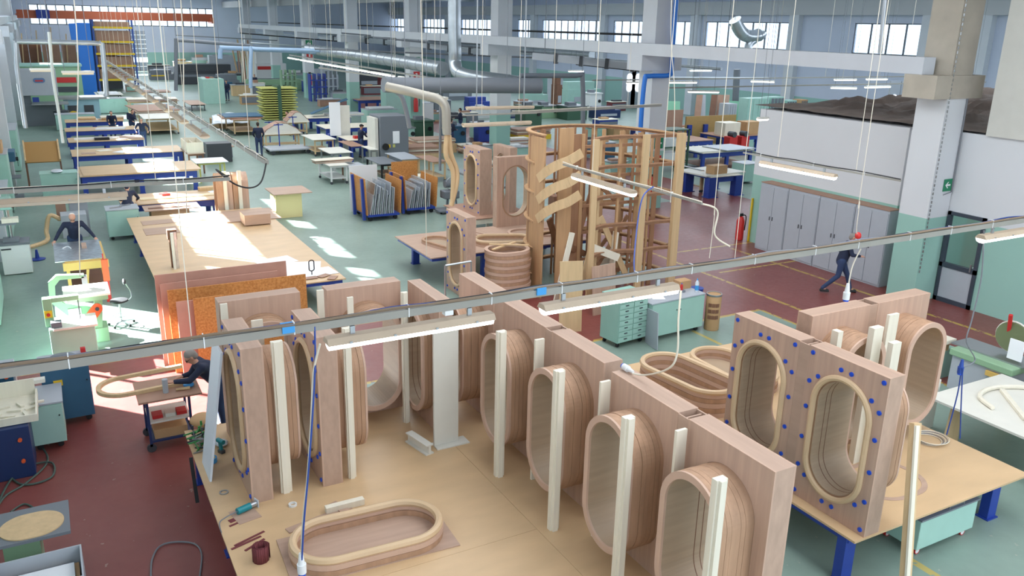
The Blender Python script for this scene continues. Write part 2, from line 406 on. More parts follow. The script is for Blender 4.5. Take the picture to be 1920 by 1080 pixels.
# east wall: strip glazing between piers
EX = 48.0
def ey(x, y=90): return PX(x, y, EX).y
wins = [(480, 511), (526, 573), (592, 655), (675, 694), (712, 770), (794, 840), (864, 937), (969, 999), (1015, 1128), (1148, 1298), (1319, 1481), (1597, 1728), (1792, 1830)]
boxes = [(EX, EX+.3, -6, 127, 0, 5.55), (EX, EX+.3, -6, 127, 7.5, 10.6)]
edges = sorted([(ey(b), ey(a)) for a, b in wins]); y = -6
for k, (a, b) in enumerate(edges):
    boxes.append((EX, EX+.3, y, a, 5.55, 7.5)); y = b
boxes.append((EX, EX+.3, y, 127, 5.55, 7.5))
wall_piece('wall_right', boxes, WALLG)
for k, (a, b) in enumerate(edges):
    m = MB(); n = max(2, round((b-a)/1.25))
    for i in range(n+1):
        yy = a+(b-a)*i/n; m.box(EX+.05, EX+.13, yy-.05, yy+.05, 5.6, 7.45)
    m.box(EX+.05, EX+.13, a, b, 5.55, 5.62).box(EX+.05, EX+.13, a, b, 7.43, 7.5)
    o = struct(m.build('window_%d' % (70+k), mat('window_frame', (96, 104, 112)))); g = MB(); g.box(EX+.08, EX+.09, a, b, 5.6, 7.45); g.build('pane', GLASS, o)
    m = MB(); m.box(EX-.45, EX, a-.95, a-.05, 0, 8.0); struct(m.build('column_east.%03d' % k, CONCL))
m = MB(); m.box(EX-.5, EX, -6, 126, 8.0, 9.0); struct(m.build('trim_20', mat('eaves_beam', (186, 188, 190), .8)))
m = MB(); m.box(23.2, 23.7, 14, 126, 8.35, 9.1); struct(m.build('trim_21', mat('eaves_beam', (186, 188, 190), .8)))
# the column row with corbels and crane beam
cols = [(20.25, 13.95), (20.85, 26.6), (21.65, 40.8), (21.95, 53.8), (22.0, 66.8), (21.95, 79.5), (22.3, 93.5), (22.4, 107)]
for i, (x, y) in enumerate(cols):
    m = MB(); m.box(x-.42, x+.42, y-.42, y+.42, 0, 5.36); o = struct(m.build('column_row.%03d' % i, WALLM))
    m = MB(); m.box(x-.42, x+.42, y-.42, y+.42, 5.93, 10.6); m.box(x-1.0, x+.9, y-.46, y+.46, 5.361, 5.929); m.build('corbel', CONC if i == 0 else CONCL, o)
m = MB()
for i in range(len(cols)-1):
    (x0, y0), (x1, y1) = cols[i], cols[i+1]; m.bar((x0-.75, y0+(.1 if i else 0), 6.14), (x1-.75, y1+.1, 6.14), .42, .42)
struct(m.build('crane_runway_beam', CONCL))
# office and enclosed room on the right: white over mint
m = MB(); m.box(20.6, 34, 15.0, 20.6, 0, 4.45); struct(m.build('wall_office', WALLM))
m = MB(); m.box(20.68, 34, 14.37, 15.0, 0, 4.4); struct(m.build('wall_office_end', WALLM))
# near wall with the glazed door
DX = 20.7; d0, d1 = 12.45, 13.5
wall_piece('wall_workshop_right', [(DX, DX+.2, d1, 14.4, 0, 4.5), (DX, DX+.2, -6, d0, 0, 4.5), (DX, DX+.2, d0, d1, 2.45, 4.5)], WALLM)
m = MB(); m.box(DX-.1, 34, -6, 12.85, 4.5, 10.6); struct(m.build('wall_upper_right', mat('upper_wall', (206, 206, 198), .7, var=.03)))
m = MB(); m.box(DX+.21, 34, 12.86, 15.0, 4.41, 4.5); struct(m.build('trim_22', CONCL))
m = MB(); m.box(25, 25.2, 8, 14.3, 0, 4.3).box(20.9, 25.2, 14.3, 14.36, 0, 4.3).box(20.9, 25.2, 8, 8.1, 0, 4.3); struct(m.build('wall_room_back', WALLM))
FR = mat('dark_door_frame', (58, 66, 78), .4)
m = MB(); t = .09
m.box(DX-.06, DX+.06, d0, d0+t, 0, 2.45).box(DX-.06, DX+.06, d1-t, d1, 0, 2.45).box(DX-.06, DX+.06, d0, d1, 2.36, 2.45).box(DX-.06, DX+.06, d0, d1, .95, 1.07).box(DX-.06, DX+.06, d0, d1, 0, .12)
o = struct(m.build('door_2', FR)); m = MB(); m.box(DX-.01, DX+.01, d0+t, d1-t, 1.07, 2.36); m.build('pane', GLASS, o)
m = MB(); m.box(DX-.03, DX+.03, d0+t, d1-t, .12, .95); m.build('lower_panel', LGREY, o)
m = MB(); m.box(DX-.11, DX-.06, d0+.13, d0+.16, 1.0, 1.2); m.build('handle', STEEL, o)
lt = thing('strip_lamp', (22.6, 11.4, 4.2), 'added unseen lamp that lights the room behind the glazed door', 'lamp'); f = F(lt); f.box(-.7, .7, -.08, .08, 0, .07); f.build('housing', OFFW, lt); f = F(lt); f.box(-.68, .68, -.07, .07, -.04, -.001); f.build('diffuser', TUBE, lt)  # out-of-view lamp added so the room behind the glass is not dark
area('room_fill_light', (22.6, 11.4, 4.1), (0, 0, 0), 1.4, .3, 90, (1.0, .98, .94))  # added area light that brightens the room behind the door
t_ = thing('desk', (22.2, 12.6, 0), 'white-topped desk seen through the dark-framed glazed door', 'desk')
f = F(t_); f.box(-.6, .6, -.8, .8, .72, .75); f.build('desktop', WHITE, t_)
for sx in (-.55, .51):
    for sy in (-.75, .71): f = F(t_); f.box(sx, sx+.04, sy, sy+.04, 0, .72); f.build('leg', DGREY, t_)
# rumpled brown covering on the roof of the enclosed rooms
m = MB(); nx, ny = 64, 60; vs = []; fs = []
from mathutils import noise
for j in range(ny+1):
    for i in range(nx+1):
        x = 20.75+12.5*i/nx; y = 12.95+8.1*j/ny
        q = Vector((x*.55, y*1.6, 3.1)); e = min(1, 6*min(i/nx, 1-i/nx, j/ny, 1-j/ny)+.1)
        z = 4.53+e*(abs(noise.noise(q))*.42+abs(noise.noise(q*2.3))*.16+(.25 if x > 25 else 0)*min(1, (x-25)/3 if x > 25 else 0))
        vs.append((x, y, z))
for j in range(ny):
    for i in range(nx): a = j*(nx+1)+i; fs.append((a, a+1, a+nx+2, a+nx+1))
m.add(vs, fs); o = m.build('roof_covering', BURLAP, smooth=True); tag(o, 'rumpled brown fabric covering spread over the flat roof of the white room', 'covering'); o['kind'] = 'stuff'
# lockers
def lockers():
    y = 14.85; ws = [1.15, 1.3, 1.25, 1.2]
    names = ['rightmost grey steel locker cupboard beside the mint pillar', 'grey two-door locker cupboard, second from the mint pillar', 'grey two-door locker cupboard, third from the mint pillar', 'grey two-door locker cupboard at the far end of the white wall']
    for k, w in enumerate(ws):
        t = thing('locker', (20.34, y+w/2, 0), names[k], 'locker', 'grey lockers along the white wall')
        f = F(t); f.box(-.2, .24, -w/2+.01, w/2-.01, 0, 2.2); f.build('body', LGREY, t, bevel=.004)
        for s in (-1, 1):
            f = F(t); f.box(-.222, -.2, min(s*w/2-s*.03, s*.008), max(s*w/2-s*.03, s*.008), .06, 2.12); d = f.build('door', LGREY, t, bevel=.004)
            f = F(t); f.box(-.24, -.222, s*.06-.012, s*.06+.012, 1.05, 1.17); f.build('handle', DGREY, d)
        y += w
    m = MB(); m.box(20.12, 20.59, 14.86, y-.01, 2.201, 2.225); tag(m.build('board_cover', BROWNV), 'long brown board lying on top of the grey lockers', 'board')
lockers()
def exit_sign(c, w, nrm, label, kind='exit'):
    # flat green sign: white arrow (exit) or red field with a white extinguisher
    t = thing('exit_sign' if kind == 'exit' else 'extinguisher_notice', c, label, 'sign', 'green escape signs' if kind == 'exit' else 'red extinguisher signs', rz=nrm)
    f = F(t); f.box(-w/2, w/2, -.012, 0, -w/2, w/2); f.build('board', GREEN if kind == 'exit' else RED, t)
    f = F(t); s = w*.32
    if kind == 'exit':
        f.prism([(-s, 0), (-s*.1, s*.8), (s*.25, s*.8), (-s*.25, s*.22), (s, s*.22), (s, -s*.22), (-s*.25, -s*.22), (s*.25, -s*.8), (-s*.1, -s*.8)], -.016, -.013, 'y')
        f.build('arrow', WHITE, t)
    else:
        f.box(-s*.35, s*.35, -.016, -.013, -s, s*.5).box(-s*.6, s*.3, -.016, -.013, s*.6, s*.85); f.build('pictogram', WHITE, t)
    return t
exit_sign((20.43, 13.52, 3.15), .32, 0, 'green escape sign with white arrow on the pillar above the glazed door')
exit_sign((20.95, 26.17, 2.6), .42, 0, 'green arrow sign on the pillar with the blue pipe')
exit_sign((20.95, 26.17, 1.95), .34, 0, 'red extinguisher sign under the arrow sign on the blue-pipe pillar', 'ext')
exit_sign((47.9, 31.7, 4.2), .7, -math.pi/2, 'small green escape sign high on the far right wall')
exit_sign((22.0, 53.378, 4.5), .5, 0, 'small green escape sign high on the third pillar')
exit_sign((22.0, 53.378, 3.6), .45, 0, 'small red extinguisher sign high on the third pillar', 'ext')
exit_sign((22.0, 79.078, 4.9), .6, 0, 'small green escape sign on a distant white pillar')
exit_sign((22.0, 79.078, 3.9), .55, 0, 'small red extinguisher sign on a distant white pillar', 'ext')
# right pillar: hanging chain and conduit, drawn as fine cables
m = MB(); m.tube([(20.6, 13.5, 5.36), (20.62, 13.5, 3.4), (20.62, 13.5, 2.95)], .02, 6); m.tube([(20.62, 13.5, 2.96), (20.3, 13.5, 2.9)], .012, 6)
tag(m.build('conduit', CABLEG), 'grey conduit running down the corner of the near pillar', 'conduit')
m = MB()
for i in range(70): z = 8.5-i*.11; m.bar((19.86, 13.49, z), (19.86, 13.49, z-.07), .03 if i % 2 else .012, .012 if i % 2 else .03)
tag(m.build('hanging_chain', STEEL), 'thin hoist chain hanging down the face of the near pillar', 'chain')
# ================================================================== foreground: oval window panels on blue-legged tables
TZ = 0.75
def sheet_table(name, x0, x1, y0, y1, label, sheets, legs, z=TZ, th=.03, cat='table', group=None, apron=True, top=BIRCH, legw=.2):
    cx, cy = (x0+x1)/2, (y0+y1)/2
    t = thing(name, (cx, cy, 0), label, cat, group)
    for a, b, c, d in sheets:
        f = MB(); f.box(a+.002, b-.002, c+.002, d-.002, z-th, z); f.build('top_board', top, t)
    zb = z-th
    if apron:
        f = MB(); w = .06; a = .10; e = .07
        f.box(x0+e, x1-e, y0+e, y0+e+w, zb-a, zb).box(x0+e, x1-e, y1-e-w, y1-e, zb-a, zb).box(x0+e, x0+e+w, y0+e+w, y1-e-w, zb-a, zb).box(x1-e-w, x1-e, y0+e+w, y1-e-w, zb-a, zb)
        f.build('frame', BLUE, t)
    for x, y in legs:
        f = MB(); f.box(x-legw/2, x+legw/2, y-legw*.35, y+legw*.35, 0, zb-.001).box(x-legw*.62, x+legw*.62, y-legw*.5, y+legw*.5, 0, .02); f.build('leg', BLUE, t)
    return t
sheet_table('assembly_table', 1.27, 6.02, 4.2, 12.75, 'huge birch-topped table under the tall oval window panels in the foreground',
    [(1.27, 4.85, 4.2, 7.95), (1.27, 4.85, 7.95, 12.75), (4.85, 6.02, 4.2, 12.75)], [(1.55, 7.4), (1.5, 10.3), (1.45, 12.4), (5.8, 4.5), (5.8, 8.4), (5.8, 12.4), (3.6, 10.3)])
sheet_table('assembly_table', 8.3, 12.04, 5.95, 11.9, 'birch-topped table on the right carrying the blue-dotted double oval panel',
    [(8.3, 12.04, 5.88, 8.9), (8.3, 12.04, 8.9, 11.9)], [(8.44, 6.1), (11.65, 6.15), (8.7, 8.9), (11.65, 8.9), (8.7, 11.6), (11.65, 11.6)])
def panel(loc, rz, label, n=2, tunnel=.45, width=None, H=2.2, T=.28, dots=True, lining=True, gap=.17, hw=None, sides=True, deep=None, group='oval window panels', hole=(.45, .85), z0=0.0, tun=None):
    # local frame: x along the panel, front face at y=0 looking to -y, rings stick out to +y
    t = thing('window_panel', loc, label, 'panel', group, rz)
    u = hw or 1.24; tw = n*u+(n-1)*gap; P = lambda a, b, d: (a, d, b)
    ow, oh = hole
    for k in range(n):
        a = -tw/2+k*(u+gap); cx = a+u/2; cz = H/2
        e = .018
        f = F(t); holed(f, P, a, a+u, 0, H, cx, cz, ow-.02, oh-.02, 0, .02); f.build('front_sheet', OKOUME, t)
        f = F(t); holed(f, P, a, a+u, 0, H, cx, cz, ow, oh, T-.02, T); f.build('back_sheet', OKOUME, t)
        f = F(t); f.box(a, a+u, .02, T-.02, H-.02, H).box(a, a+u, .02, T-.02, 0, .02).box(a, a+.02, .02, T-.02, .02, H-.02).box(a+u-.02, a+u, .02, T-.02, .02, H-.02)
        f.build('edge_frame', OKX, t)
        # laminated ring body and smooth lining
        L = tunnel; td = T+L; kk = max(3, int(td/.062)); rb = MB(); rb.T = WM[t.name].copy(); rs = random.Random(k*7+int(loc[0]*10))
        for q in range(kk):
            j = rs.uniform(-.004, .004); d0 = .02+(td-.02-.03)*q/kk; d1 = .02+(td-.02-.03)*(q+1)/kk-.003
            o = oval(ow+j, oh+j); i_ = oval(ow-.062, oh-.062)
            ring(rb, lambda a_, b_, d: (cx+a_, d, cz+b_), o, i_, d0, d1)
        r_ = rb.build('laminated_ring', PLYEDGE, t)
        rim = F(t); ring(rim, lambda a_, b_, d: (cx+a_, d, cz+b_), oval(ow+.004, oh+.004), oval(ow-.075, oh-.075), td-.03, td); rim.build('ring_rim', RIM, r_)
        f = F(t); ring(f, lambda a_, b_, d: (cx+a_, d, cz+b_), oval(ow-.062, oh-.062), oval(ow-.075, oh-.075), .012, td-.03); f.build('lining', INNER, r_)
        if lining:
            f = F(t)
            for dd in (.16, .25): ring(f, lambda a_, b_, d: (cx+a_, d, cz+b_), oval(ow-.0745, oh-.0745), oval(ow-.0775, oh-.0775), dd, dd+.008)
            f.build('groove', DBROWN, r_)
        if dots:
            # rounded bead round the front opening and blue screw plugs
            f = F(t); pts = [(cx+a_, -.01, cz+b_) for a_, b_ in oval(ow-.01, oh-.01)]; f.tube(pts, .042, 8, closed=True); f.build('bead', BEAD, t, smooth=True)
            f = F(t); rr = []
            W_, Z_ = u/2-.07, H/2-.08
            for sx in (-1, 1):
                for zz in (-.62, -.2, .25, .62): rr.append((sx*(ow+.1), zz))
                rr += [(sx*.08, oh+.1), (sx*.08, -oh-.1), (sx*W_, Z_), (sx*W_, -Z_), (sx*(ow-.03), oh-.12), (sx*(ow-.03), -oh+.12)]
            for a_, b_ in rr:
                if abs(a_) > u/2-.02: a_ = math.copysign(u/2-.04, a_)
                q = F(t); c = (cx+a_, 0, cz+b_); q.cyl((c[0], -.016, c[2]), (c[0], 0, c[2]), .031, n=10); q.cyl((c[0], -.022, c[2]), (c[0], -.016, c[2]), .014, n=8); q.build('screw_plug', SCREW, t)
    if n == 2:
        f = F(t); f.box(-gap/2, gap/2, .05, T-.05, 0, .02).box(-gap/2, gap/2, .004, .022, .02, H-.012).box(-gap/2, gap/2, T-.022, T-.004, .02, H-.012).box(-.012, .012, .022, T-.022, .02, H-.03)
        f.build('joint_spacer', OKX, t)
    return t
R90 = math.pi/2
# near row, backs towards us (rings point to -x)
panel((5.86, 6.22, TZ), R90, 'nearest double oval panel of the long row, beside the front table edge')
panel((5.93, 9.13, TZ), R90, 'second double oval panel of the long row, seen behind the first')
panel((5.97, 11.46, TZ), R90, 'single oval panel at the far end of the long row', n=1)
panel((8.48, 7.22, TZ), -R90, 'double oval panel with blue screw plugs facing us on the right table')
panel((10.74, 8.22, TZ), math.pi, 'double oval panel at the back of the right table with a long oval ring', tunnel=.52, dots=False)
panel((1.76, 10.78, TZ), -R90, 'leftmost single oval panel with blue screw plugs, edge on to us', n=1)
panel((2.72, 10.78, TZ), -R90, 'second blue-plugged single oval panel from the left, edge on', n=1)
panel((2.46, 12.46, TZ), math.pi, 'left panel of the two closing the back of the table', n=1, hw=1.2)
panel((4.05, 12.36, TZ), math.pi, 'back panel whose wide oval shows the red floor behind it', n=1, hw=1.2, lining=False)
panel((4.99, 11.45, TZ), R90, 'narrow oval panel between the back pair and the long row', n=1, tunnel=.2, T=.22)
# pale timber posts
def post(x, y, h, w, d, label, mt=PINE, name='timber_post', lean=(0, 0), z=TZ, group='pale timber posts by the panels'):
    f = MB(); f.bar((x, y, z), (x+lean[0], y+lean[1], z+h), w*.62, d, up=(0, 1, 0)); p = MB(); 
    t = thing(name, (x, y, z), label, 'post', group)
    f = MB(); f.T = Matrix.Translation((x, y, z)); f.bar((0, 0, 0), (lean[0], lean[1], h), w, d*.6, up=(0, 1, 0)); f.build('core', mt, t)
    f = MB(); f.T = Matrix.Translation((x, y, z)); f.bar((-w*.05, -d*.45, 0), (lean[0]-w*.05, lean[1]-d*.45, h), w*.55, d*.3, up=(0, 1, 0)); f.build('groove_strip', mt, t)
    return t
post(2.24, 10.28, 2.2, .15, .10, 'pale timber post standing right of the leftmost oval panel')
post(3.16, 10.25, 2.25, .11, .10, 'pale timber post right of the second blue-plugged panel')
post(4.49, 11.52, 2.2, .10, .09, 'short pale post at the right of the wide back oval')
post(5.04, 9.36, 2.2, .13, .12, 'pale timber post in front of the farthest ring of the row')
post(5.04, 7.87, 2.2, .13, .12, 'pale timber post between the second and third rings of the row')
post(5.04, 6.47, 2.2, .13, .12, 'pale timber post between the third and fourth rings of the row')
post(5.04, 5.05, 2.2, .13, .12, 'pale timber post at the near right corner, front of the fourth ring')
def board(name, p, size, label, mt=PINE, rot=(0, 0, 0), group=None, cat='board', bev=0):
    t = MB(); t.T = Matrix.Translation(Vector(p)) @ Matrix.Rotation(rot[2], 4, 'Z') @ Matrix.Rotation(rot[1], 4, 'Y') @ Matrix.Rotation(rot[0], 4, 'X')
    a, b, c = size; t.box(-a/2, a/2, -b/2, b/2, 0, c); return tag(t.build(name, mt, bevel=bev), label, cat, group)
for i, (x, y, lb) in enumerate([(5.40, 8.97, 'thin pale board behind the left side of the farthest main ring'), (5.40, 7.42, 'thin pale board tucked behind the second ring of the row'), (5.40, 6.02, 'thin pale board tucked behind the third ring of the row')]):
    board('timber_board', (x+.06, y+.08, TZ), (.14, .04, 2.12), lb, group='thin boards behind the rings')
board('timber_board', (2.28, 11.62, TZ), (.16, .04, 2.05), 'wide pale board top showing in front of the back left panel')
board('timber_board', (1.92, 12.1, TZ), (.10, .04, 2.2), 'narrow pale board against the back left panel')
board('timber_board', (3.32, 12.0, TZ), (.1, .05, 2.25), 'narrow pale board between the two back panels')
board('timber_board', (3.62, 11.48, TZ), (.09, .04, 2.25), 'thin pale board left of the wide back oval ring')
board('timber_board', (9.5, 7.55, TZ), (.1, .12, 2.1), 'short pale post behind the blue-dotted panel, leftmost of three')
board('timber_board', (10.02, 7.32, TZ), (.2, .1, 2.15), 'broad pale post behind the blue-dotted panel, middle of three')
board('timber_board', (10.1, 7.05, TZ), (.18, .09, 2.0), 'pale post top in front of the small ring on the right table')
board('timber_board', (10.74, 7.60, TZ), (.22, .05, 2.15), 'broad pale board standing between the two right-hand rings')
t = thing('leaning_board', (8.9, 5.62, 0), 'long pale timber leaning against the right end of the blue-dotted panel', 'board')
f = MB(); f.bar((8.5, 5.2, .02), (8.94, 5.78, 2.32), .15, .07, up=(0, 1, 0)); f.build('core', TAN, t); f = MB(); f.bar((8.45, 5.14, .02), (8.89, 5.72, 2.32), .07, .03, up=(0, 1, 0)); f.build('edge_strip', PINE, t)
# grey white panel standing on the table with a T bracket
t = thing('white_stand', (4.76, 10.55, TZ), 'tall white painted board standing on a small base near the table middle', 'stand')
f = F(t); f.box(-.21, .19, -.02, .02, .02, 2.0); f.build('board', OFFW, t); f = F(t); f.box(-.21, .33, -.14, .1, 0, .018); f.build('base', OFFW, t)
f = F(t); f.prism([(0, .018), (.0, .42), (.02, .45), (.13, .30), (.13, .018)], .1, .12, 'x'); f.T = WM[t.name] @ Matrix.Rotation(math.pi, 4, 'Z'); f.build('gusset', OFFW, t)
t = thing('timber_offcut', (4.34, 10.62, TZ), 'small white H-section offcut lying beside the white standing board', 'offcut', rz=math.radians(12))
f = F(t); f.box(-.07, .07, -.28, .28, 0, .02); f.build('lower_flange', OFFW, t); f = F(t); f.box(-.02, .02, -.28, .28, .02, .14); f.build('web', OFFW, t); f = F(t); f.box(-.06, .06, -.28, .28, .14, .16); f.build('upper_flange', OFFW, t)
# lying oval frame on its base sheets
t = thing('oval_mould', (2.83, 8.62, TZ), 'large oval plywood ring lying flat at the front edge of the big table', 'mould', rz=math.radians(-3))
f = F(t); f.box(-1.02, 1.02, -.5, .52, 0, .015); f.build('base_sheet', OKX, t)
for k, (a, hh) in enumerate(((.0, .07), (.012, .075))):
    f = F(t); ring(f, lambda a_, b_, d: (a_, b_+k*.01, d), oval(.95+a, .49+a), oval(.87+a, .41+a), .016+k*.075, .085+k*.075); f.build('ring_layer', PLYEDGE if k == 0 else RIM, t)
f = F(t); f.tube([(a_, b_+.01, .185) for a_, b_ in oval(.905, .445)], .052, 8, closed=True); f.build('bead', BEAD, t, smooth=True)
board('ply_strip', (2.45, 9.42, TZ), (.9, .12, .012), 'thin grey plywood strip lying behind the oval ring', OKX, rot=(0, 0, math.radians(12)))
board('ply_strip', (2.75, 9.55, TZ+.012), (.12, .30, .012), 'small short plywood piece on the thin strip', OKX, rot=(0, 0, math.radians(20)))
board('white_block', (2.82, 9.52, TZ), (.52, .09, .09), 'white rectangular timber block lying on the table top', PINE, cat='block', bev=.004)
def tape(x, y, r, h, mt, label, name='tape_roll', z=TZ):
    m = MB(); ring(m, lambda a, b, d: (x+a, y+b, z+d), oval(r, r, n=32), oval(r*.72, r*.72, n=32), 0, h); return tag(m.build(name, mt, smooth=True), label, 'tape')
p = G(549, 948, TZ); tape(p.x, p.y, .055, .03, WHITE, 'white tape roll lying by the white timber block')
p = G(420, 924, TZ); tape(p.x, p.y, .06, .015, STEEL, 'silver disc left of the leftmost panel foot')
p = G(396, 866, TZ); q = tape(p.x, p.y, .085, .07, SKYB, 'blue and yellow roll of tape beside the green cordless tools'); m = MB(); ring(m, lambda a, b, d: (p.x+a, p.y+b, TZ+d), oval(.06, .06, n=32), oval(.045, .045, n=32), .0, .068); m.build('core', YEL, q)
# sandpaper roll
p = G(490, 1050, TZ); t = thing('sandpaper_roll', (p.x, p.y, TZ), 'maroon roll of abrasive cloth standing on the table corner', 'roll')
f = F(t); pts = []
for i in range(64): a = i*.28; r = .105-.0016*i*.5; pts.append((r*math.cos(a), r*math.sin(a)))
for i in range(63):
    (x0, y0), (x1, y1) = pts[i], pts[i+1]; f.add([(x0, y0, 0), (x1, y1, 0), (x1, y1, .2), (x0, y0, .2)], [(0, 1, 2, 3)])
o = f.build('coil', MAROON, t, smooth=True); md = o.modifiers.new('s', 'SOLIDIFY'); md.thickness = .004
for i, (x, y, l, a) in enumerate([(436, 1000-24, .09, .3), (452, 978, .32, .3), (468, 1010, .42, .36), (462, 1018, .40, .3), (478, 1022, .3, .5)]):
    p = G(x, y, TZ); board('sandpaper_strip', (p.x, p.y, TZ+.001*i), (l, .035 if i else .08, .004), ['small square of maroon abrasive paper on the table edge', 'single maroon abrasive strip behind the pair of strips', 'longest maroon abrasive strip in the small pile by the roll', 'maroon abrasive strip lying at the front of the small pile', 'short crooked maroon strip nearest the abrasive roll'][i], MAROON, rot=(0, 0, a), cat='sandpaper')
# router (teal) with its cable
p = G(462, 958, TZ); t = thing('trim_router', (p.x, p.y, TZ), 'small teal electric trim router lying at the foot of the leftmost panel', 'tool', rz=math.radians(20))
f = F(t); f.cyl((-.13, 0, .05), (.06, 0, .05), .045, n=14); f.build('motor_body', mat('teal_plastic', (24, 132, 142), .4), t, smooth=True)
f = F(t); f.cyl((.06, 0, .05), (.15, 0, .05), .04, n=14); f.build('base_sleeve', STEEL, t, smooth=True)
f = F(t); f.box(.15, .158, -.05, .05, .0, .11); f.build('base_plate', PLASTIC, t)
f = F(t); f.tube(smooth_path([(-.13, 0, .05), (-.3, 0, .04), (-.42, -.06, .02), (-.52, -.4, -.06), (-.5, -.8, -.3), (-.4, -1.2, -.55), (-.5, -1.7, -.735)]), .008, 6); f.build('cable', CABLEG, t, smooth=True)
m = MB(); c = [G(x, y, .02) for x, y in ((283, 1085), (285, 1050), (300, 1024), (330, 1016), (365, 1020), (378, 1040), (374, 1085))]; m.tube(smooth_path(c, 8), .012, 6); tag(m.build('floor_cable', CABLEG, smooth=True), 'grey cable looped on the red floor near the front edge', 'cable')
m = MB(); c = [G(x, y, z) for x, y, z in ((45, 808, .3), (80, 840, .02), (88, 868, .02), (50, 905, .02), (10, 930, .02), (-10, 960, .02), (20, 900, .03), (60, 872, .03), (98, 868, .03), (96, 895, .02), (40, 908, .02), (0, 872, .02))]; m.tube(smooth_path(c, 8), .016, 6); tag(m.build('floor_cable', mat('green_cable', (74, 92, 84), .6), smooth=True), 'green-grey cable looped on the red floor by the navy machine', 'cable')
m = MB(); c = [G(x, y, .02) for x, y in ((20, 960), (45, 945), (66, 955), (66, 965), (45, 978), (20, 980))]; m.tube(smooth_path(c, 8), .014, 6); tag(m.build('floor_cable', MATS['green_cable'], smooth=True), 'short dark hose loop beside the grey machine table at the left edge', 'cable')
# cordless tools and the tangle of clamps on the left corner
def cordless(p, rz, label, mt=None):
    t = thing('cordless_drill', p, label, 'tool', 'cordless drills', rz=rz); mt = mt or MATS['teal_plastic']
    f = F(t); f.box(-.05, .05, -.035, .035, 0, .05); f.build('battery', DGREY, t, bevel=.006)
    f = F(t); f.bar((0, 0, .05), (.02, 0, .16), .035, .045); f.build('handle', mt, t)
    f = F(t); f.cyl((-.07, 0, .19), (.07, 0, .19), .035, n=12); f.build('motor_body', mt, t, smooth=True)
    f = F(t); f.cyl((.07, 0, .19), (.13, 0, .19), .024, .012, n=12); f.build('chuck', STEEL, t, smooth=True)
    return t
p = Vector((1.66, 11.78, TZ)); cordless(p, 2.0, 'green-blue cordless drill standing on the left table corner')
p = G(846, 742, TZ); cordless(p, .6, 'green cordless drill lying in the gap beside the white board', mat('pine_green', (20, 92, 64), .5))
t = thing('clamp_bundle', (1.45, 12.1, TZ), 'dense pile of green and steel clamps on the far left table corner', 'clamps')
rs = random.Random(3); BG = mat('clamp_green', (58, 140, 72), .4)
for k in range(26):
    m = MB(); a = rs.uniform(-.5, .5)+(1.3 if k % 4 == 0 else 0); z = TZ+.012+(k//3)*.024; x = 1.40+rs.uniform(-.08, .08); y = 12.12+rs.uniform(-.22, .24); L = .14
    p, q = (x-L*math.cos(a), y-L*math.sin(a), z), (x+L*math.cos(a), y+L*math.sin(a), z+.015); m.bar(p, q, .014, .02); m.bar(Vector(p).lerp(Vector(q), .85), Vector(p).lerp(Vector(q), .85)+Vector((0, 0, .07)), .03, .02)
    m.build('clamp', BG if k % 3 == 0 else (STEEL if k % 3 == 1 else DGREY), t)
m = MB(); m.bar((1.235, 11.6, .12), (1.235, 11.85, .74), .05, .03); tag(m.build('black_strap', BLACK), 'black strap hanging down the left edge of the front table', 'strap')
board('leaning_sheet', (1.37, 11.3, TZ), (.03, .62, 1.9), 'pale bluish sheet leaning against the leftmost panel', mat('pale_primer', (224, 231, 240), .6), rot=(0, math.radians(9), 0))
board('ply_offcut', (1.62, 9.95, TZ), (.3, .36, .006), 'small pink plywood offcut with two holes at the leftmost panel foot', OKX, rot=(0, 0, .2))
m = MB(); p = G(385, 822, TZ); m.ell((p.x+.05, p.y-.02+.5, TZ+.092), .2, .22, .09); tag(m.build('crumpled_paper', CARD, smooth=True), 'crumpled brown paper behind the clamp bundle', 'paper')
m = MB(); p = G(392, 843-30, TZ); p = G(400, 838, TZ); m.ell((p.x+.12, p.y, TZ+.042), .1, .12, .04, 8, 6); tag(m.build('plastic_bag', PLASTIC), 'clear plastic bag lying by the blue tape roll', 'bag')
# right table: lying trays, coil of cable, bottle
def tray(loc, w, h, rz, label, layers=3, floor=True, tilt=0, bead=True, z=.2):
    t = thing('oval_tray', loc, label, 'tray', 'oval plywood trays', rz=rz)
    for k in range(layers):
        f = F(t); o = .02*k; ring(f, lambda a, b, d: (a, b, d), oval(w-o*.3, h-o*.3), oval(w-.09, h-.09), k*z/layers, (k+1)*z/layers-.004); f.build('ring_layer', PLYEDGE if k % 2 else RIM, t)
    if bead: f = F(t); f.tube([(a, b, z+.02) for a, b in oval(w-.05, h-.05)], .05, 8, closed=True); f.build('bead', BEAD, t, smooth=True)
    if floor: f = F(t); f.prism(oval(w-.1, h-.1), 0.004, .02); f.build('bottom_sheet', INNER, t)
    return t
sheet_t = sheet_table('assembly_table', 6.9, 8.1, 8.6, 12.6, 'narrow birch table carrying the big lying oval tray between the two large tables', [(6.9, 8.1, 8.6, 12.6)], [(7.2, 8.9), (7.2, 12.3), (7.9, 10.6)])
tray((7.55, 9.7, TZ+.001), .52, 1.0, 0, 'large oval plywood tray lying between the panel row and the right table', z=.32)
tray((9.25, 10.3, TZ+.001), .50, .98, .12, 'oval tray stack lying on the right table behind the blue-dotted panel', layers=5, z=.42)
tray((10.6, 10.6, TZ+.001), .5, .95, .0, 'oval tray lying at the back of the right table', z=.2)
t = thing('cable_coil', G(1740, 826, TZ), 'coil of grey-white cable lying on the right table', 'cable')
for k in range(5):
    f = F(t); r = .19+.012*k; f.tube([(r*1.1*math.cos(a/24*2*math.pi)+.01*k, r*math.sin(a/24*2*math.pi)-.008*k, .012+.012*k) for a in range(24)], .007, 6, closed=True); f.build('cable_loop', CABLEG if k % 2 else CABLEW, t, smooth=True)
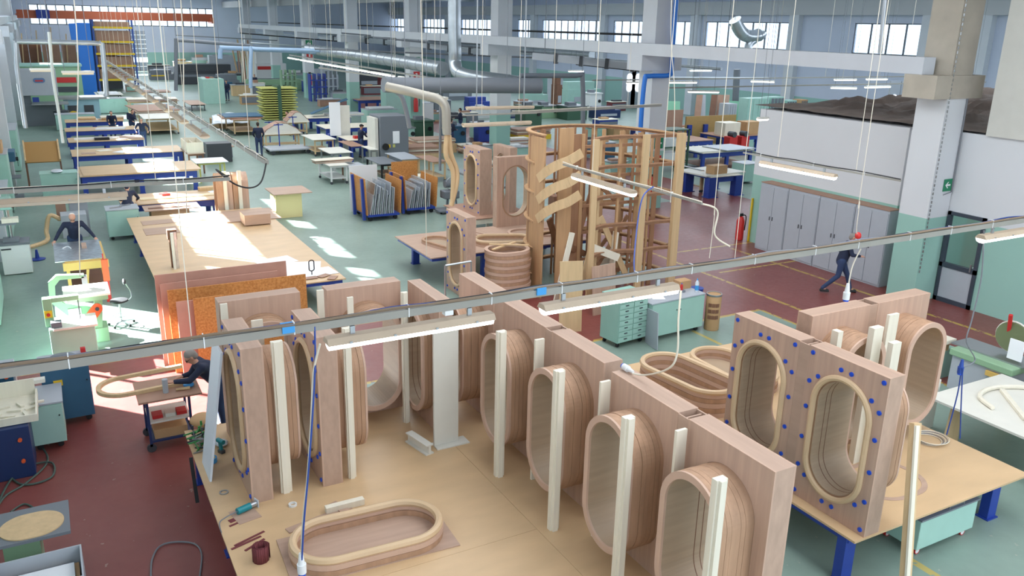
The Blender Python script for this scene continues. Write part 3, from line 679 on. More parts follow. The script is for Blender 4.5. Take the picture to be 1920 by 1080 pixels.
m = MB(); ring(m, lambda a, b, d: (9.95+a, 6.75+b, TZ+d), oval(.62, .5), oval(.54, .42), .001, .006); tag(m.build('thin_oval_strip', OKX), 'thin flat oval strip lying on the right table top', 'strip')
def bottle(p, label, h=.2, r=.035, mt=WHITE, cap=WHITE, band=None, name='glue_bottle', cat='bottle'):
    t = thing(name, p, label, cat)
    f = F(t); f.lathe((0, 0, 0), [(r*.9, 0), (r, .01), (r, h*.68), (r*.4, h*.84), (r*.35, h*.86)]); f.build('body', mt, t, smooth=True)
    f = F(t); f.lathe((0, 0, 0), [(r*.42, h*.86), (r*.3, h*.92), (r*.12, h)]); f.build('cap', cap, t, smooth=True)
    if band: f = F(t); f.lathe((0, 0, 0), [(r*1.015, h*.15), (r*1.015, h*.5)]); f.build('paper_label', band, t, smooth=True)
    return t
bottle((7.55, 11.2, TZ), 'white glue bottle with red label standing behind the big oval tray', h=.3, r=.055, band=RED)
# white bin under the right table
t = thing('wheeled_bin', (10.36, 6.25, 0), 'pale mint wheeled chest with a grey lid under the right table', 'bin')
f = F(t); f.box(-.62, .62, -.3, .34, .12, .58); f.build('body', MINT, t, bevel=.01)
f = F(t); f.box(-.64, .64, -.32, .36, .58, .605); f.build('lid', GREY, t, bevel=.004)
f = F(t); f.tube([(-.02, -.29, .606), (-.02, -.29, .635), (.3, -.29, .635), (.3, -.29, .606)], .01, 6); f.build('lid_handle', STEEL, t)
for sx in (-.5, .5):
    for sy in (-.22, .26):
        f = F(t); f.cyl((sx, sy-.02, .05), (sx, sy+.02, .05), .05, n=16); w_ = f.build('caster_wheel', WHITE, t, smooth=True)
        f = F(t); ring(f, lambda a, b, d: (sx+a, sy+d, .05+b), oval(.052, .052, n=20), oval(.042, .042, n=20), -.022, .022); f.build('tyre', RED, w_)
        f = F(t); f.box(sx-.02, sx+.02, sy-.03, sy+.03, .09, .12); f.build('caster_fork', STEEL, t)
# ================================================================== overhead trunking, lamps, cables
ROOF = 10.6
def lamp(p0, p1, label, lit=True, group=None, w=.13, track=None, off=.12, lod=0):
    p0, p1 = Vector(p0), Vector(p1); c = (p0+p1)/2; d = p1-p0; L = d.length; rz = math.atan2(d.y, d.x)
    t = thing('strip_lamp', c, label, 'lamp', group, rz=rz); h = L/2
    f = F(t); pr = [(-w/2, -.005), (-w/2*.55, .05), (w/2*.55, .05), (w/2, -.005)]
    f.add([(x, a, b) for x in (-h, h) for a, b in pr], [(0, 1, 2, 3), (7, 6, 5, 4), (0, 4, 5, 1), (1, 5, 6, 2), (2, 6, 7, 3), (3, 7, 4, 0)]); f.build('housing', LAMPBODY if lod == 0 else OFFW, t, bevel=.006 if lod == 0 else 0)
    pr = [(-w/2*.96, -.006), (w/2*.96, -.006), (w/2*.75, -.045), (w/2*.3, -.062), (-w/2*.3, -.062), (-w/2*.75, -.045)]
    f = F(t); n = 6; f.add([(x, a, b) for x in (-h+.02, h-.02) for a, b in pr], [(0, 1, 2, 3, 4, 5), (11, 10, 9, 8, 7, 6)]+[(i, n+i, n+(i+1) % n, (i+1) % n) for i in range(n)]); f.build('diffuser', TUBE if lit else TUBEOFF, t)
    if lod == 0:
        for k in range(4):
            x = -h+L*(k+.5)/4
            for s in (-1, 1): f = F(t); f.box(x-.012, x+.012, s*w/2-.003, s*w/2+.004, -.004, .014); f.build('clip', STEEL, t)
        for x in (-h*.7, h*.7): f = F(t); f.box(x-.02, x+.02, -.012, .012, .05, off); f.build('hanger', STEEL, t)
    return t
def trunk(p0, p1, label, w=.05, h=.068, step=1.0, hang=2.4, cables=((0, CABLEG), (.02, CABLEB)), name='cable_trunking', ties=True, cord=.006):
    p0, p1 = Vector(p0), Vector(p1); d = p1-p0; L = d.length; rz = math.atan2(d.y, d.x)
    t = thing(name, p0, label, 'trunking', rz=rz); f = F(t); f.box(0, L, -w/2, w/2, 0, h); f.build('channel', TRUNK, t)
    rs = random.Random(int(L*10))
    for o, mt in cables:
        n = int(L/.5)+1; pts = [(L*i/n, o-.01+rs.uniform(-.008, .008), h+.012+rs.uniform(0, .008)+(rs.uniform(0, .02) if i % 3 == 0 else 0)) for i in range(n+1)]
        f = F(t); f.tube(smooth_path(pts, 3), .006 if mt is CABLEB else .010, 6); f.build('cable', mt, t, smooth=True)
    if ties:
        for i in range(int(L/step)):
            x = L*(i+.4+rs.uniform(-.15, .15))/int(L/step); f = F(t); f.box(x-.004, x+.004, -w/2-.004, w/2+.004, -.004, h+.035); f.build('cable_tie', WHITE, t)
    if hang:
        for i in range(max(2, int(L/hang))):
            x = L*(i+.5)/max(2, int(L/hang)); f = F(t); f.tube([(x, 0, h), (x, 0, ROOF-p0.z-.01)], cord, 5); f.build('suspension_cord', CABLEW, t)
    return t
trunk((-2.0, 6.44, 4.47), (14.6, 6.44, 4.47), 'long cable trunking crossing the whole front of the view above the panels', cables=((-.018, mat('brown_cable', (124, 106, 86), .6)), (.0, CABLEG), (.018, BLACK), (.008, CABLEB), (-.008, MATS['brown_cable'])), hang=5.5, step=.8, cord=.004)
lamp((1.80, 6.42, 4.345), (3.36, 6.42, 4.345), 'lit dusty strip lamp hanging over the middle of the front table', w=.17)
lamp((3.88, 6.42, 4.345), (5.5, 6.42, 4.345), 'lit dusty strip lamp right of the one over the front table, above the mint cabinets', w=.17)
lamp((10.6, 6.42, 4.345), (12.15, 6.42, 4.345), 'lit strip lamp cut off by the right edge of the view', w=.17)
m = MB(); m.box(2.88, 2.96, 6.40, 6.47, 4.43, 4.47+.0); tag(m.build('socket_box', WHITE), 'small white junction box on top of the lamp over the front table', 'box')
for x, lb in ((4.02-.15, 'small blue tie block on the front trunking beside the middle lamp'), (1.5, 'small blue tie block on the front trunking left of the first lamp')):
    m = MB(); m.box(x-.05, x+.05, 6.40, 6.48, 4.49, 4.56); tag(m.build('blue_clip', SKYB), lb, 'clip')
trunk((8.2, 12.95, 4.47), (8.2, 9.15, 4.47), 'thin cable rail running away from us beside the timber tower', w=.03, h=.03, cables=((0, CABLEW),), hang=1.9)
lamp((8.18, 12.55, 4.345), (8.18, 10.75, 4.345), 'lit strip lamp in front of the timber tower', w=.16)
trunk((12.55, 12.9, 4.47), (12.75, 9.3, 4.47), 'thin cable rail in front of the grey lockers', w=.03, h=.03, cables=((0, BLACK),), hang=1.9)
lamp((12.57, 12.4, 4.345), (12.67, 10.6, 4.345), 'lit strip lamp in front of the white wall and lockers', w=.16)
trunk((3.37, 56, 4.47), (3.31, 14.97, 4.47), 'long cable rail running down the left side of the hall over the benches', cables=((0, CABLEW), (.015, BLACK)), hang=2.6, w=.07, h=.07)
for i in range(11):
    y = 20.5+i*3.1; ll = lamp((3.17, y, 4.30), (3.17, y+2.3, 4.30), 'unlit strip lamp on the long left rail, number %s from us' % ['one', 'two', 'three', 'four', 'five', 'six', 'seven', 'eight', 'nine', 'ten', 'eleven'][i], lit=False, group='unlit lamps on the left rail', w=.24, off=.16)
    for yy in (y+.3, y+2.0): f = MB(); f.box(3.15, 3.33, yy-.015, yy+.015, 4.45, 4.469); f.build('bracket', STEEL, ll)
trunk((-1.9, 13.75, 4.47), (2.42, 13.62, 4.47), 'short cable trunking crossing the left edge above the standing man in dark clothes', cables=((0, BLACK), (.015, CABLEW)), hang=1.9, w=.05, h=.05)
lamp((-1.15, 13.70, 4.345), (.93, 13.64, 4.345), 'unlit dusty strip lamp at the left edge of the view', lit=False, w=.2)
# loose cables
def cable(pts, label, mt=CABLEW, r=.01, k=8, name='hanging_cable'):
    m = MB(); m.tube(smooth_path(pts, k), r, 6); return tag(m.build(name, mt, smooth=True), label, 'cable')
cable([(3.31, 15.0, 4.5), PY(490, 340, 14.6), PY(470, 352, 14.4), PY(440, 345, 14.3), PY(405, 318, 14.0), (2.42, 13.64, 4.5)], 'dark double cable drooping between the left rail and the short trunking', BLACK, .014)
cable([PX(600, 645, 1.73)+Vector((0, 0, 0))]+[PY(x, y, 6.44) for x, y in ((588, 700), (583, 800), (576, 900), (568, 980), (565, 1050))], 'cream cable dropping from the front trunking to the socket over the oval ring', CABLEW, .010)
cable([PY(x, y, 6.42) for x, y in ((590, 612), (591, 680), (586, 780), (577, 900), (570, 980), (566, 1050))], 'blue cable twisted beside the cream drop to the hanging socket', CABLEB, .008)
def plug(c, rz, label, body=WHITE, tip=SCREW, vertical=True):
    t = thing('cable_socket', c, label, 'socket', 'hanging cable sockets', rz=rz)
    f = F(t)
    a, b, e = ((0, 0, .11), (0, 0, 0), (0, 0, -.09)) if vertical else ((-.1, 0, 0), (0, 0, 0), (.09, 0, 0))
    f.cyl(a, b, .018, .032, n=14); f.build('cable_gland', body, t, smooth=True); f = F(t); f.cyl(b, e, .042, .04, n=16); f.build('body', body, t, smooth=True)
    f = F(t); e2 = Vector(e)*1.25; f.cyl(e, e2, .034, n=14); f.build('insert', tip, t, smooth=True)
plug(PY(565, 1052, 6.44)-Vector((0, 0, .03)), 0, 'white socket hanging over the lying oval ring')
cable([PY(1277, 545, 6.4), PY(1272, 600, 6.4), PY(1270, 660, 6.4), PY(1255, 690, 6.5), (5.75, 7.1, 3.05), (5.72, 7.32, 2.99)], 'cream cable looping from the second lamp down to the plug on the panel top', CABLEW, .011)
plug((5.75, 7.45, 2.99), R90, 'white and blue socket lying on top of the nearest double panel', vertical=False)
cable([(8.3, 6.44, 4.45), PY(1598, 500, 6.5), PY(1590, 540, 6.5)], 'short cream cable hanging in front of the walking man', CABLEW, .008)
plug(PY(1588, 548, 6.5), 0, 'small white socket hanging beside the walking man legs')
cable([PY(1845, 432, 6.44), PY(1840, 520, 6.44), PY(1822, 600, 6.44), PY(1812, 640, 6.44), PY(1828, 675, 6.44), PY(1803, 690, 6.44)], 'dark cable hanging at the right edge in front of the mint wall', CABLEG, .009)
cable([PY(1803, 690, 6.44), PY(1795, 740, 6.44), PY(1775, 815, 6.5)], 'blue hose leading down from the blue coupling at the right', CABLEB, .009)
cable([PY(1805, 690, 6.40), PY(1802, 760, 6.4), PY(1800, 822, 6.45)], 'second blue hose hanging straight from the blue coupling', CABLEB, .009)
plug(PY(1802, 688, 6.44), 0, 'blue coupling hanging in front of the mitre saw bench', body=CABLEB)
for x0, y0, x1, y1, Y, lb in ((1060, 0, 1105, 560, 9.5, 'blue cable curving down through the timber tower to the front trunking'),):
    cable([PY(1225, 350, 9.5), PY(1205, 370, 9.3), PY(1194, 430, 9.0), PY(1190, 510, 8), (5.2, 6.46, 4.56)], lb, CABLEB, .010)
cable([(8.2, 9.2, 4.48), PY(1345, 395, 9.2), PY(1340, 440, 9.2), PY(1368, 462, 9.2)], 'cream cable pair drooping from the end of the thin rail', CABLEW, .014)
cable([Vector((*PY(1345, 330, 9.5).xy, ROOF-.01)), PY(1345, 330, 9.5), PY(1340, 400, 9.5), PY(1330, 484, 9.5)], 'thin cord hanging over the red floor with a small hook', CABLEW, .006)
cable([Vector((*PY(1618, 328, 9.6).xy, ROOF-.01)), PY(1618, 328, 9.6), PY(1612, 380, 9.6), PY(1606, 430, 9.6), PY(1609, 442, 9.62)], 'thin cream cord hanging with the red ball in front of the lockers', CABLEW, .006)
m = MB(); c = PY(1609, 442, 9.62); m.ell(c, .055, .055, .065); tag(m.build('red_grip', RED, smooth=True), 'red round grip hanging on a cord beside the walking man head', 'grip')
for x, z0, Y, lb in ((345, 400, 16, 'white cord with a small plug hanging over the left benches'), (145, 520, 11, 'long cream cord hanging in front of the man with the metal sheet'), (795, 480, 17, 'cream chain cord hanging by the mid table corner'), (1265, 380, 10, 'cream cord dropping to the thin rail end')):
    cable([Vector((*PY(x-6, 2, Y).xy, ROOF-.01)), PY(x-6, 2, Y), PY(x, z0*.5, Y), PY(x+(5 if x < 900 else -8), z0, Y)], lb, CABLEW, .009 if Y > 12 else .006)
# far rails: lit and unlit lamps
rail1 = [(555, 108, 570, 111), (577, 112, 596, 116), (600, 117, 618, 121), (620, 119, 638, 123), (642, 122, 662, 128), (672, 128, 696, 134), (713, 135, 742, 142), (762, 144, 794, 151)]
nm = ['farthest', 'second farthest', 'third farthest', 'fourth farthest', 'fourth nearest', 'third nearest', 'second nearest', 'nearest']
for i, (a, b, c, d) in enumerate(rail1):
    p, q = G(a, b, 4.35), G(c, d, 4.35); xx = 15.8-.3*(62-(p.y+q.y)/2)/27; ll = lamp((xx, p.y, 4.35), (xx, q.y, 4.35), nm[i]+' lit strip lamp of the long lit row in the middle distance', group='lit strip lamps of the middle rail', lod=1, w=.2)
    f = F(ll); f.box(-.02, .02, -.02, .02, .05, .149); f.build('hanger', GREY, ll)
trunk((15.8, 62, 4.5), (15.5, 35, 4.5), 'cable rail carrying the row of small lit lamps in the middle distance', ties=False, hang=3.4, cord=.009)
trunk((13.0, 45, 4.5), (14.2, 30.3, 4.5), 'white cable rail with one unlit lamp left of the big grey duct', ties=False, hang=3.6, cord=.008)
lamp((12.3, 31.0, 4.3), (12.9, 28.5, 4.3), 'unlit lamp at the near end of the white rail by the grey duct', lit=False, lod=1, w=.22)
others = [(1066, 133, 1094, 133, 'small lit lamp above the far doors, left of the blue pipe pillar'), (1175, 155, 1202, 155, 'lit lamp just left of the blue pipe pillar'), (1255, 154, 1306, 154, 'lit lamp just right of the blue pipe pillar'), (1294, 132, 1334, 132, 'higher small lit lamp right of the blue pipe pillar'), (1290, 171, 1348, 172, 'lowest lit lamp right of the blue pipe pillar'),
    (1408, 152, 1452, 153, 'lit lamp midway between the two big pillars'), (1565, 149, 1605, 149, 'upper left lamp of the four over the brown covering'), (1625, 148, 1663, 148, 'upper right lamp of the four over the brown covering'), (1558, 164, 1606, 165, 'lower left lamp of the four over the brown covering'), (1623, 163, 1668, 162, 'lower right lamp of the four over the brown covering'), (1803, 158, 1828, 158, 'small lit lamp right of the near pillar'), (745, 85, 754, 86, 'tiny lit lamp high beyond the third pillar'), (825, 88, 842, 88, 'small lit lamp beyond the vertical round duct'), (1422, 223, 1438, 222, 'small lit lamp at the corner of the white wall')]
for a, b, c, d, lb in others:
    z = 4.35; p, q = G(a, b, z), G(c, d, z)
    if b < 100: p, q = PY(a, b, 60), PY(c, d, 60)
    t = lamp(p, q, lb, group='lit strip lamps over the right aisle', lod=1, w=.2)
    for s in (-.35, .35):
        f = F(t); L = (q-p).length; f.tube([(s*L, 0, .045), (s*L, 0, ROOF-p.z-.01)], .008, 4); f.build('suspension_rod', GREY, t)
for i, (y, lb) in enumerate(((33.3, 'grey steel rail crossing the right aisle, the farther of two'), (28.4, 'grey steel rail crossing the right aisle, the nearer of two'))):
    trunk((22.5, y, 4.5), (44, y-.4, 4.5), lb, ties=False, hang=4, cables=(), cord=.008, w=.06, h=.06)
trunk((11.9, 21.7, 4.42), (18.0, 22.5, 4.42), 'pale cable rail above the timber tower', ties=False, hang=3, cables=((0, CABLEW),), w=.05, h=.07)
lamp((12.45, 25.9, 4.2), (14.9, 25.6, 4.2), 'unlit dusty lamp behind the two blue-plugged panels, the higher one', lit=False, w=.25, off=6.39)
lamp((10.2, 21.45, 4.2), (12.4, 21.45, 4.2), 'unlit dusty lamp above the mid panels, the lower one', lit=False, w=.2, off=.249)
trunk((10.2, 21.45, 4.45), (12.6, 21.45, 4.45), 'short pale rail over the mid panels', ties=False, hang=1.4, cables=(), w=.04, h=.04)
for a, b, c, d, Y, lb in ((55, 131, 97, 131, 30, 'white strip lamp lit by the sun above the grey bandsaw, left one'), (115, 136, 177, 136, 28, 'white strip lamp above the left machines, right one')):
    p, q = PY(a, b, Y), PY(c, d, Y); t = lamp(p, q, lb, lit=False, lod=1, w=.14, group='white lamps over the left machines')
    f = F(t); L = (q-p).length; f.tube([(-.4*L, 0, .05), (-.4*L, 0, ROOF-p.z)], .008, 4); f.tube([(.4*L, 0, .05), (.4*L, 0, ROOF-p.z)], .008, 4); f.build('suspension_rod', GREY, t)
# ducts
def duct(pts, r, label, mt=GALV, ribs=True, k=5, name='air_duct', cat='duct', n=14, supports=None):
    p = smooth_path(pts, k) if len(pts) > 2 else [Vector(q) for q in pts]; t = thing(name, p[0], label, cat)
    f = MB(); f.tube(p, r, n); f.build('pipe', mt, t, smooth=True)
    if ribs:
        Ls = 0; f = MB(); last = p[0]
        for i in range(1, len(p)):
            seg = p[i]-p[i-1]; L = seg.length; u = seg.normalized(); s = (1.2-(Ls % 1.2)) % 1.2
            while s < L: q = p[i-1]+u*s; f = MB(); f.tube([q-u*.02, q+u*.02], r*1.05, n); f.build('joint_band', mt, t, smooth=True); s += 1.2
            Ls += L
    if not supports and mt is not TAN and name == 'air_duct' and min(q.z for q in p) > .1 and label.find('beyond the pillars') < 0: q = max(p, key=lambda v: v.z); supports = [q] if q.z < 10 else []
    for q in (supports or []):
        f = MB(); f.tube([q, (q[0], q[1], ROOF-.01)], .012, 5); f.build('hanger_rod', GREY, t)
    return t
p = G(853, 130, 4.8)
duct([(17.2, 62, 4.95), (17.4, 50, 4.9), (17.45, 43, 4.85), (17.3, 38.6, 4.8)], .34, 'large round galvanised duct running along the middle pillars', k=2, supports=[(17.2, 60, 5), (17.45, 46, 5.2)])
duct([PY(852, 0, 37), PY(852, 60, 37), PY(853, 100, 37), PY(853, 118, 37), PY(858, 134, 36.6), PY(875, 142, 36), PY(905, 146, 35.5), PY(960, 153, 35), PY(1000, 160, 34.5)], .30, 'shiny round duct coming down from the roof and bending to the right', k=4)
duct([PY(860, 160, 30.5), PY(760, 160, 31), PY(720, 158, 31)], .3, 'dark grey horizontal duct, left section behind the curved hose', GREY, ribs=False, supports=[PY(800, 150, 31)])
duct([PY(860, 160, 30.5), PY(1015, 161, 29.5)], .3, 'dark grey horizontal duct passing in front of the fourth pillar', GREY, ribs=False, supports=[PY(950, 150, 30)])
duct([PY(727, 163, 23), PY(760, 170, 22.6), PY(800, 180, 22.3), PY(822, 186, 22.1), PY(835, 200, 22), PY(837, 230, 22), PY(838, 252, 22)], .13, 'dusty curved extraction pipe arching down to the woodworking machine', mat('dusty_pipe', (164, 160, 150), .45, metal=.4), k=4, supports=[PY(760, 168, 22.6)])
duct([PY(838, 252, 22), PY(836, 290, 22), PY(845, 310, 22), PY(850, 330, 22), PY(848, 380, 22)], .07, 'beige flexible hose hanging from the curved extraction pipe, left one', TAN, ribs=False)
duct([PY(842, 254, 22.05), PY(846, 290, 22.05), PY(856, 318, 22.05), PY(856, 345, 22), PY(846, 386, 22)], .07, 'beige flexible hose hanging from the curved extraction pipe, right one', TAN, ribs=False)
duct([PY(826, 195, 22.5), PY(825, 320, 22.5)], .04, 'thin vertical grey pipe beside the curved extraction pipe', GREY, ribs=False)
duct([PY(735, 168, 24), PY(752, 180, 24), PY(762, 210, 24), PY(768, 240, 24)], .07, 'thin grey hose curving down behind the grey control cabinet', GREY, ribs=False)
duct([PY(330, 170, 62), PY(330, 80, 62), PY(332, 76, 62), PY(360, 77, 62), PY(470, 86, 62)], .12, 'thin grey pipe over the far blue machines', GREY, ribs=False, k=3)
duct([PY(413, 110, 60), PY(414, 92, 60), PY(425, 90, 60), PY(560, 96, 60), PY(640, 100, 58)], .15, 'light blue-grey pipe bending down by the far machines', mat('pale_blue_pipe', (150, 176, 204), .4), ribs=False, k=3)
duct([PY(470, 165, 56), PY(471, 95, 56), PY(480, 92, 56), PY(600, 95, 54)], .12, 'second far pipe bending down beside the wide panel saw', MATS['pale_blue_pipe'], ribs=False, k=3)
duct([PY(25, 78, 28), PY(150, 80, 28), PY(185, 82, 28), PY(192, 88, 28), PY(200, 180, 28)], .07, 'grey extraction pipe crossing the upper left over the machines', GALV, ribs=False, k=4, supports=[PY(60, 77, 28)])
duct([PY(30, 80, 27.5), PY(32, 130, 27.5), PY(42, 200, 27.5), PY(48, 240, 27.5)], .06, 'vertical pipe at the upper left beside the grey bandsaw', GALV, ribs=False, k=3)
duct([PY(92, 60, 20), PY(95, 95, 20), PY(100, 150, 20), PY(110, 210, 20), PY(118, 268, 20)], .03, 'pale slanting pipe hanging over the left machines', mat('pale_pipe', (196, 204, 196), .4), ribs=False, k=3)
duct([PY(1268, 0, 26.0), PY(1262, 80, 26.0), PY(1259, 130, 26.0), PY(1258, 138, 26.0), PY(1250, 142, 26.0), PY(1215, 143, 26.0), PY(1209, 150, 26.0), PY(1203, 210, 26.0), PY(1198, 300, 26.0), PY(1196, 330, 26.0)], .09, 'bright blue pipe running down the second pillar', BRIGHTBLUE, ribs=False, k=4, name='blue_pipe', cat='pipe')
duct([PY(1378, 38, 40), PY(1388, 58, 40), PY(1402, 68, 40), PY(1422, 66, 40), PY(1428, 60, 40)], .38, 'bulging elbow duct in front of the high windows, upper bend', k=3)
duct([PY(1428, 62, 40), PY(1415, 74, 40), PY(1405, 82, 40), PY(1403, 92, 40)], .25, 'lower bend of the elbow duct in front of the high windows', k=3)
duct([PY(1660, 0, 13.5), PY(1650, 100, 13.5)], .05, 'perforated steel strut hanging from the roof left of the near pillar', STEEL, ribs=False, name='steel_strut', cat='strut')
duct([PY(975, 142, 30), PY(1080, 142, 30), PY(1092, 145, 30), PY(1093, 235, 30)], .1, 'thin grey pipe with a down bend behind the timber tower', GREY, ribs=False, k=3)
duct([PY(1800, 158, 24), PY(1795, 185, 24), Vector((PY(1795, 185, 24).x, 24, 0))], .08, 'grey post behind the brown covering, left one', GREY, ribs=False, name='steel_post', cat='post')
duct([PY(1825, 110, 24), PY(1815, 185, 24), Vector((PY(1815, 185, 24).x, 24, 0))], .08, 'grey post behind the brown covering, right one', GREY, ribs=False, name='steel_post', cat='post')
duct([PY(1382, 130, 44), PY(1378, 200, 44), Vector((PY(1378, 200, 44).x, 44, 0))], .22, 'steel stanchion standing against the far right wall', GREY, ribs=False, name='steel_post', cat='post')
# pipes, busbars and cable trays beyond the column row
for x, z, r, y0, y1, mt, lb in ((25.5, 5.3, .06, 28, 118, GALV, 'thin steel pipe running beyond the pillars, lowest'), (27.5, 5.6, .05, 28, 118, CABLEG, 'thin dark pipe running beyond the pillars'), (31, 5.2, .3, 46, 115, GALV, 'round duct running down the right aisle'), (36, 5.4, .22, 50, 115, GREY, 'darker round duct far in the right aisle'), (24.2, 6.6, .05, 30, 118, BLACK, 'dark conduit high beyond the pillars')):
    duct([(x, y0, z), (x, y1, z)], r, lb, mt, ribs=False, n=10, supports=[(x, y0+2, z), (x, (y0+y1)/2, z)])
def busbar(p0, p1, n, label):
    t = thing('busbar_trunking', p0, label, 'trunking'); p0, p1 = Vector(p0), Vector(p1)
    for i in range(n): a = p0.lerp(p1, (i+.02)/n); b = p0.lerp(p1, (i+.93)/n); f = MB(); f.bar(a, b, .22, .3); f.build('segment', LGREY, t); c = p0.lerp(p1, (i+.965)/n); d = (p1-p0).normalized()*.08; f = MB(); f.bar(c-d, c+d, .3, .45); f.build('joint_block', DGREY, t)
    for k in (.1, .5, .9): c = p0.lerp(p1, k); f = MB(); f.tube([c, (c.x, c.y, ROOF-.01)], .02, 5); f.build('hanger_rod', GREY, t)
busbar(PY(998, 105, 34), PY(1238, 130, 30), 5, 'segmented grey busbar hanging left of the blue pipe pillar')
busbar(PY(770, 82, 52), PY(925, 100, 46), 4, 'segmented busbar hanging between the third and fourth pillars')
busbar(PY(600, 70, 75), PY(760, 82, 60), 5, 'segmented busbar far behind the third pillar')
for i, (a, b, c, d, Y) in enumerate([(450, 62, 640, 78, 80), (470, 80, 700, 96, 70), (590, 92, 1000, 108, 50), (700, 70, 1200, 118, 44), (1240, 146, 1440, 146, 40), (1080, 120, 1230, 136, 38), (330, 66, 520, 76, 95), (640, 62, 900, 84, 60)]):
    p, q = PY(a, b, Y), PY(c, d, Y-3); duct([p, q], .05, ['dark cable run', 'steel pipe run', 'thin conduit run', 'grey pipe run', 'wire tray run', 'short conduit run', 'far cable run', 'high pipe run'][i]+' crossing the hall beyond the pillars', [BLACK, GALV, CABLEG, GREY, GALV, BLACK, CABLEG, GREY][i], ribs=False, n=8, supports=[p, q])
# crane bridge at the far left
t = thing('bridge_crane', (9.5, 118, 6.45), 'orange bridge crane spanning the far end of the hall', 'crane')
f = MB(); f.box(-1.5, 20.4, 117.6, 118.3, 6.5, 7.45); f.build('girder', CRANE, t)
for x in (-1.45, 20.2): f = MB(); f.box(x-.15, x+.15, 116.5, 119.4, 6.3 if x > 0 else 6.85, 7.0); f.build('end_carriage', CRANE, t)
f = MB(); f.box(.5, 1.9, 117.0, 117.58, 6.5, 7.5); f.build('hoist_cabinet', BLUE, t)
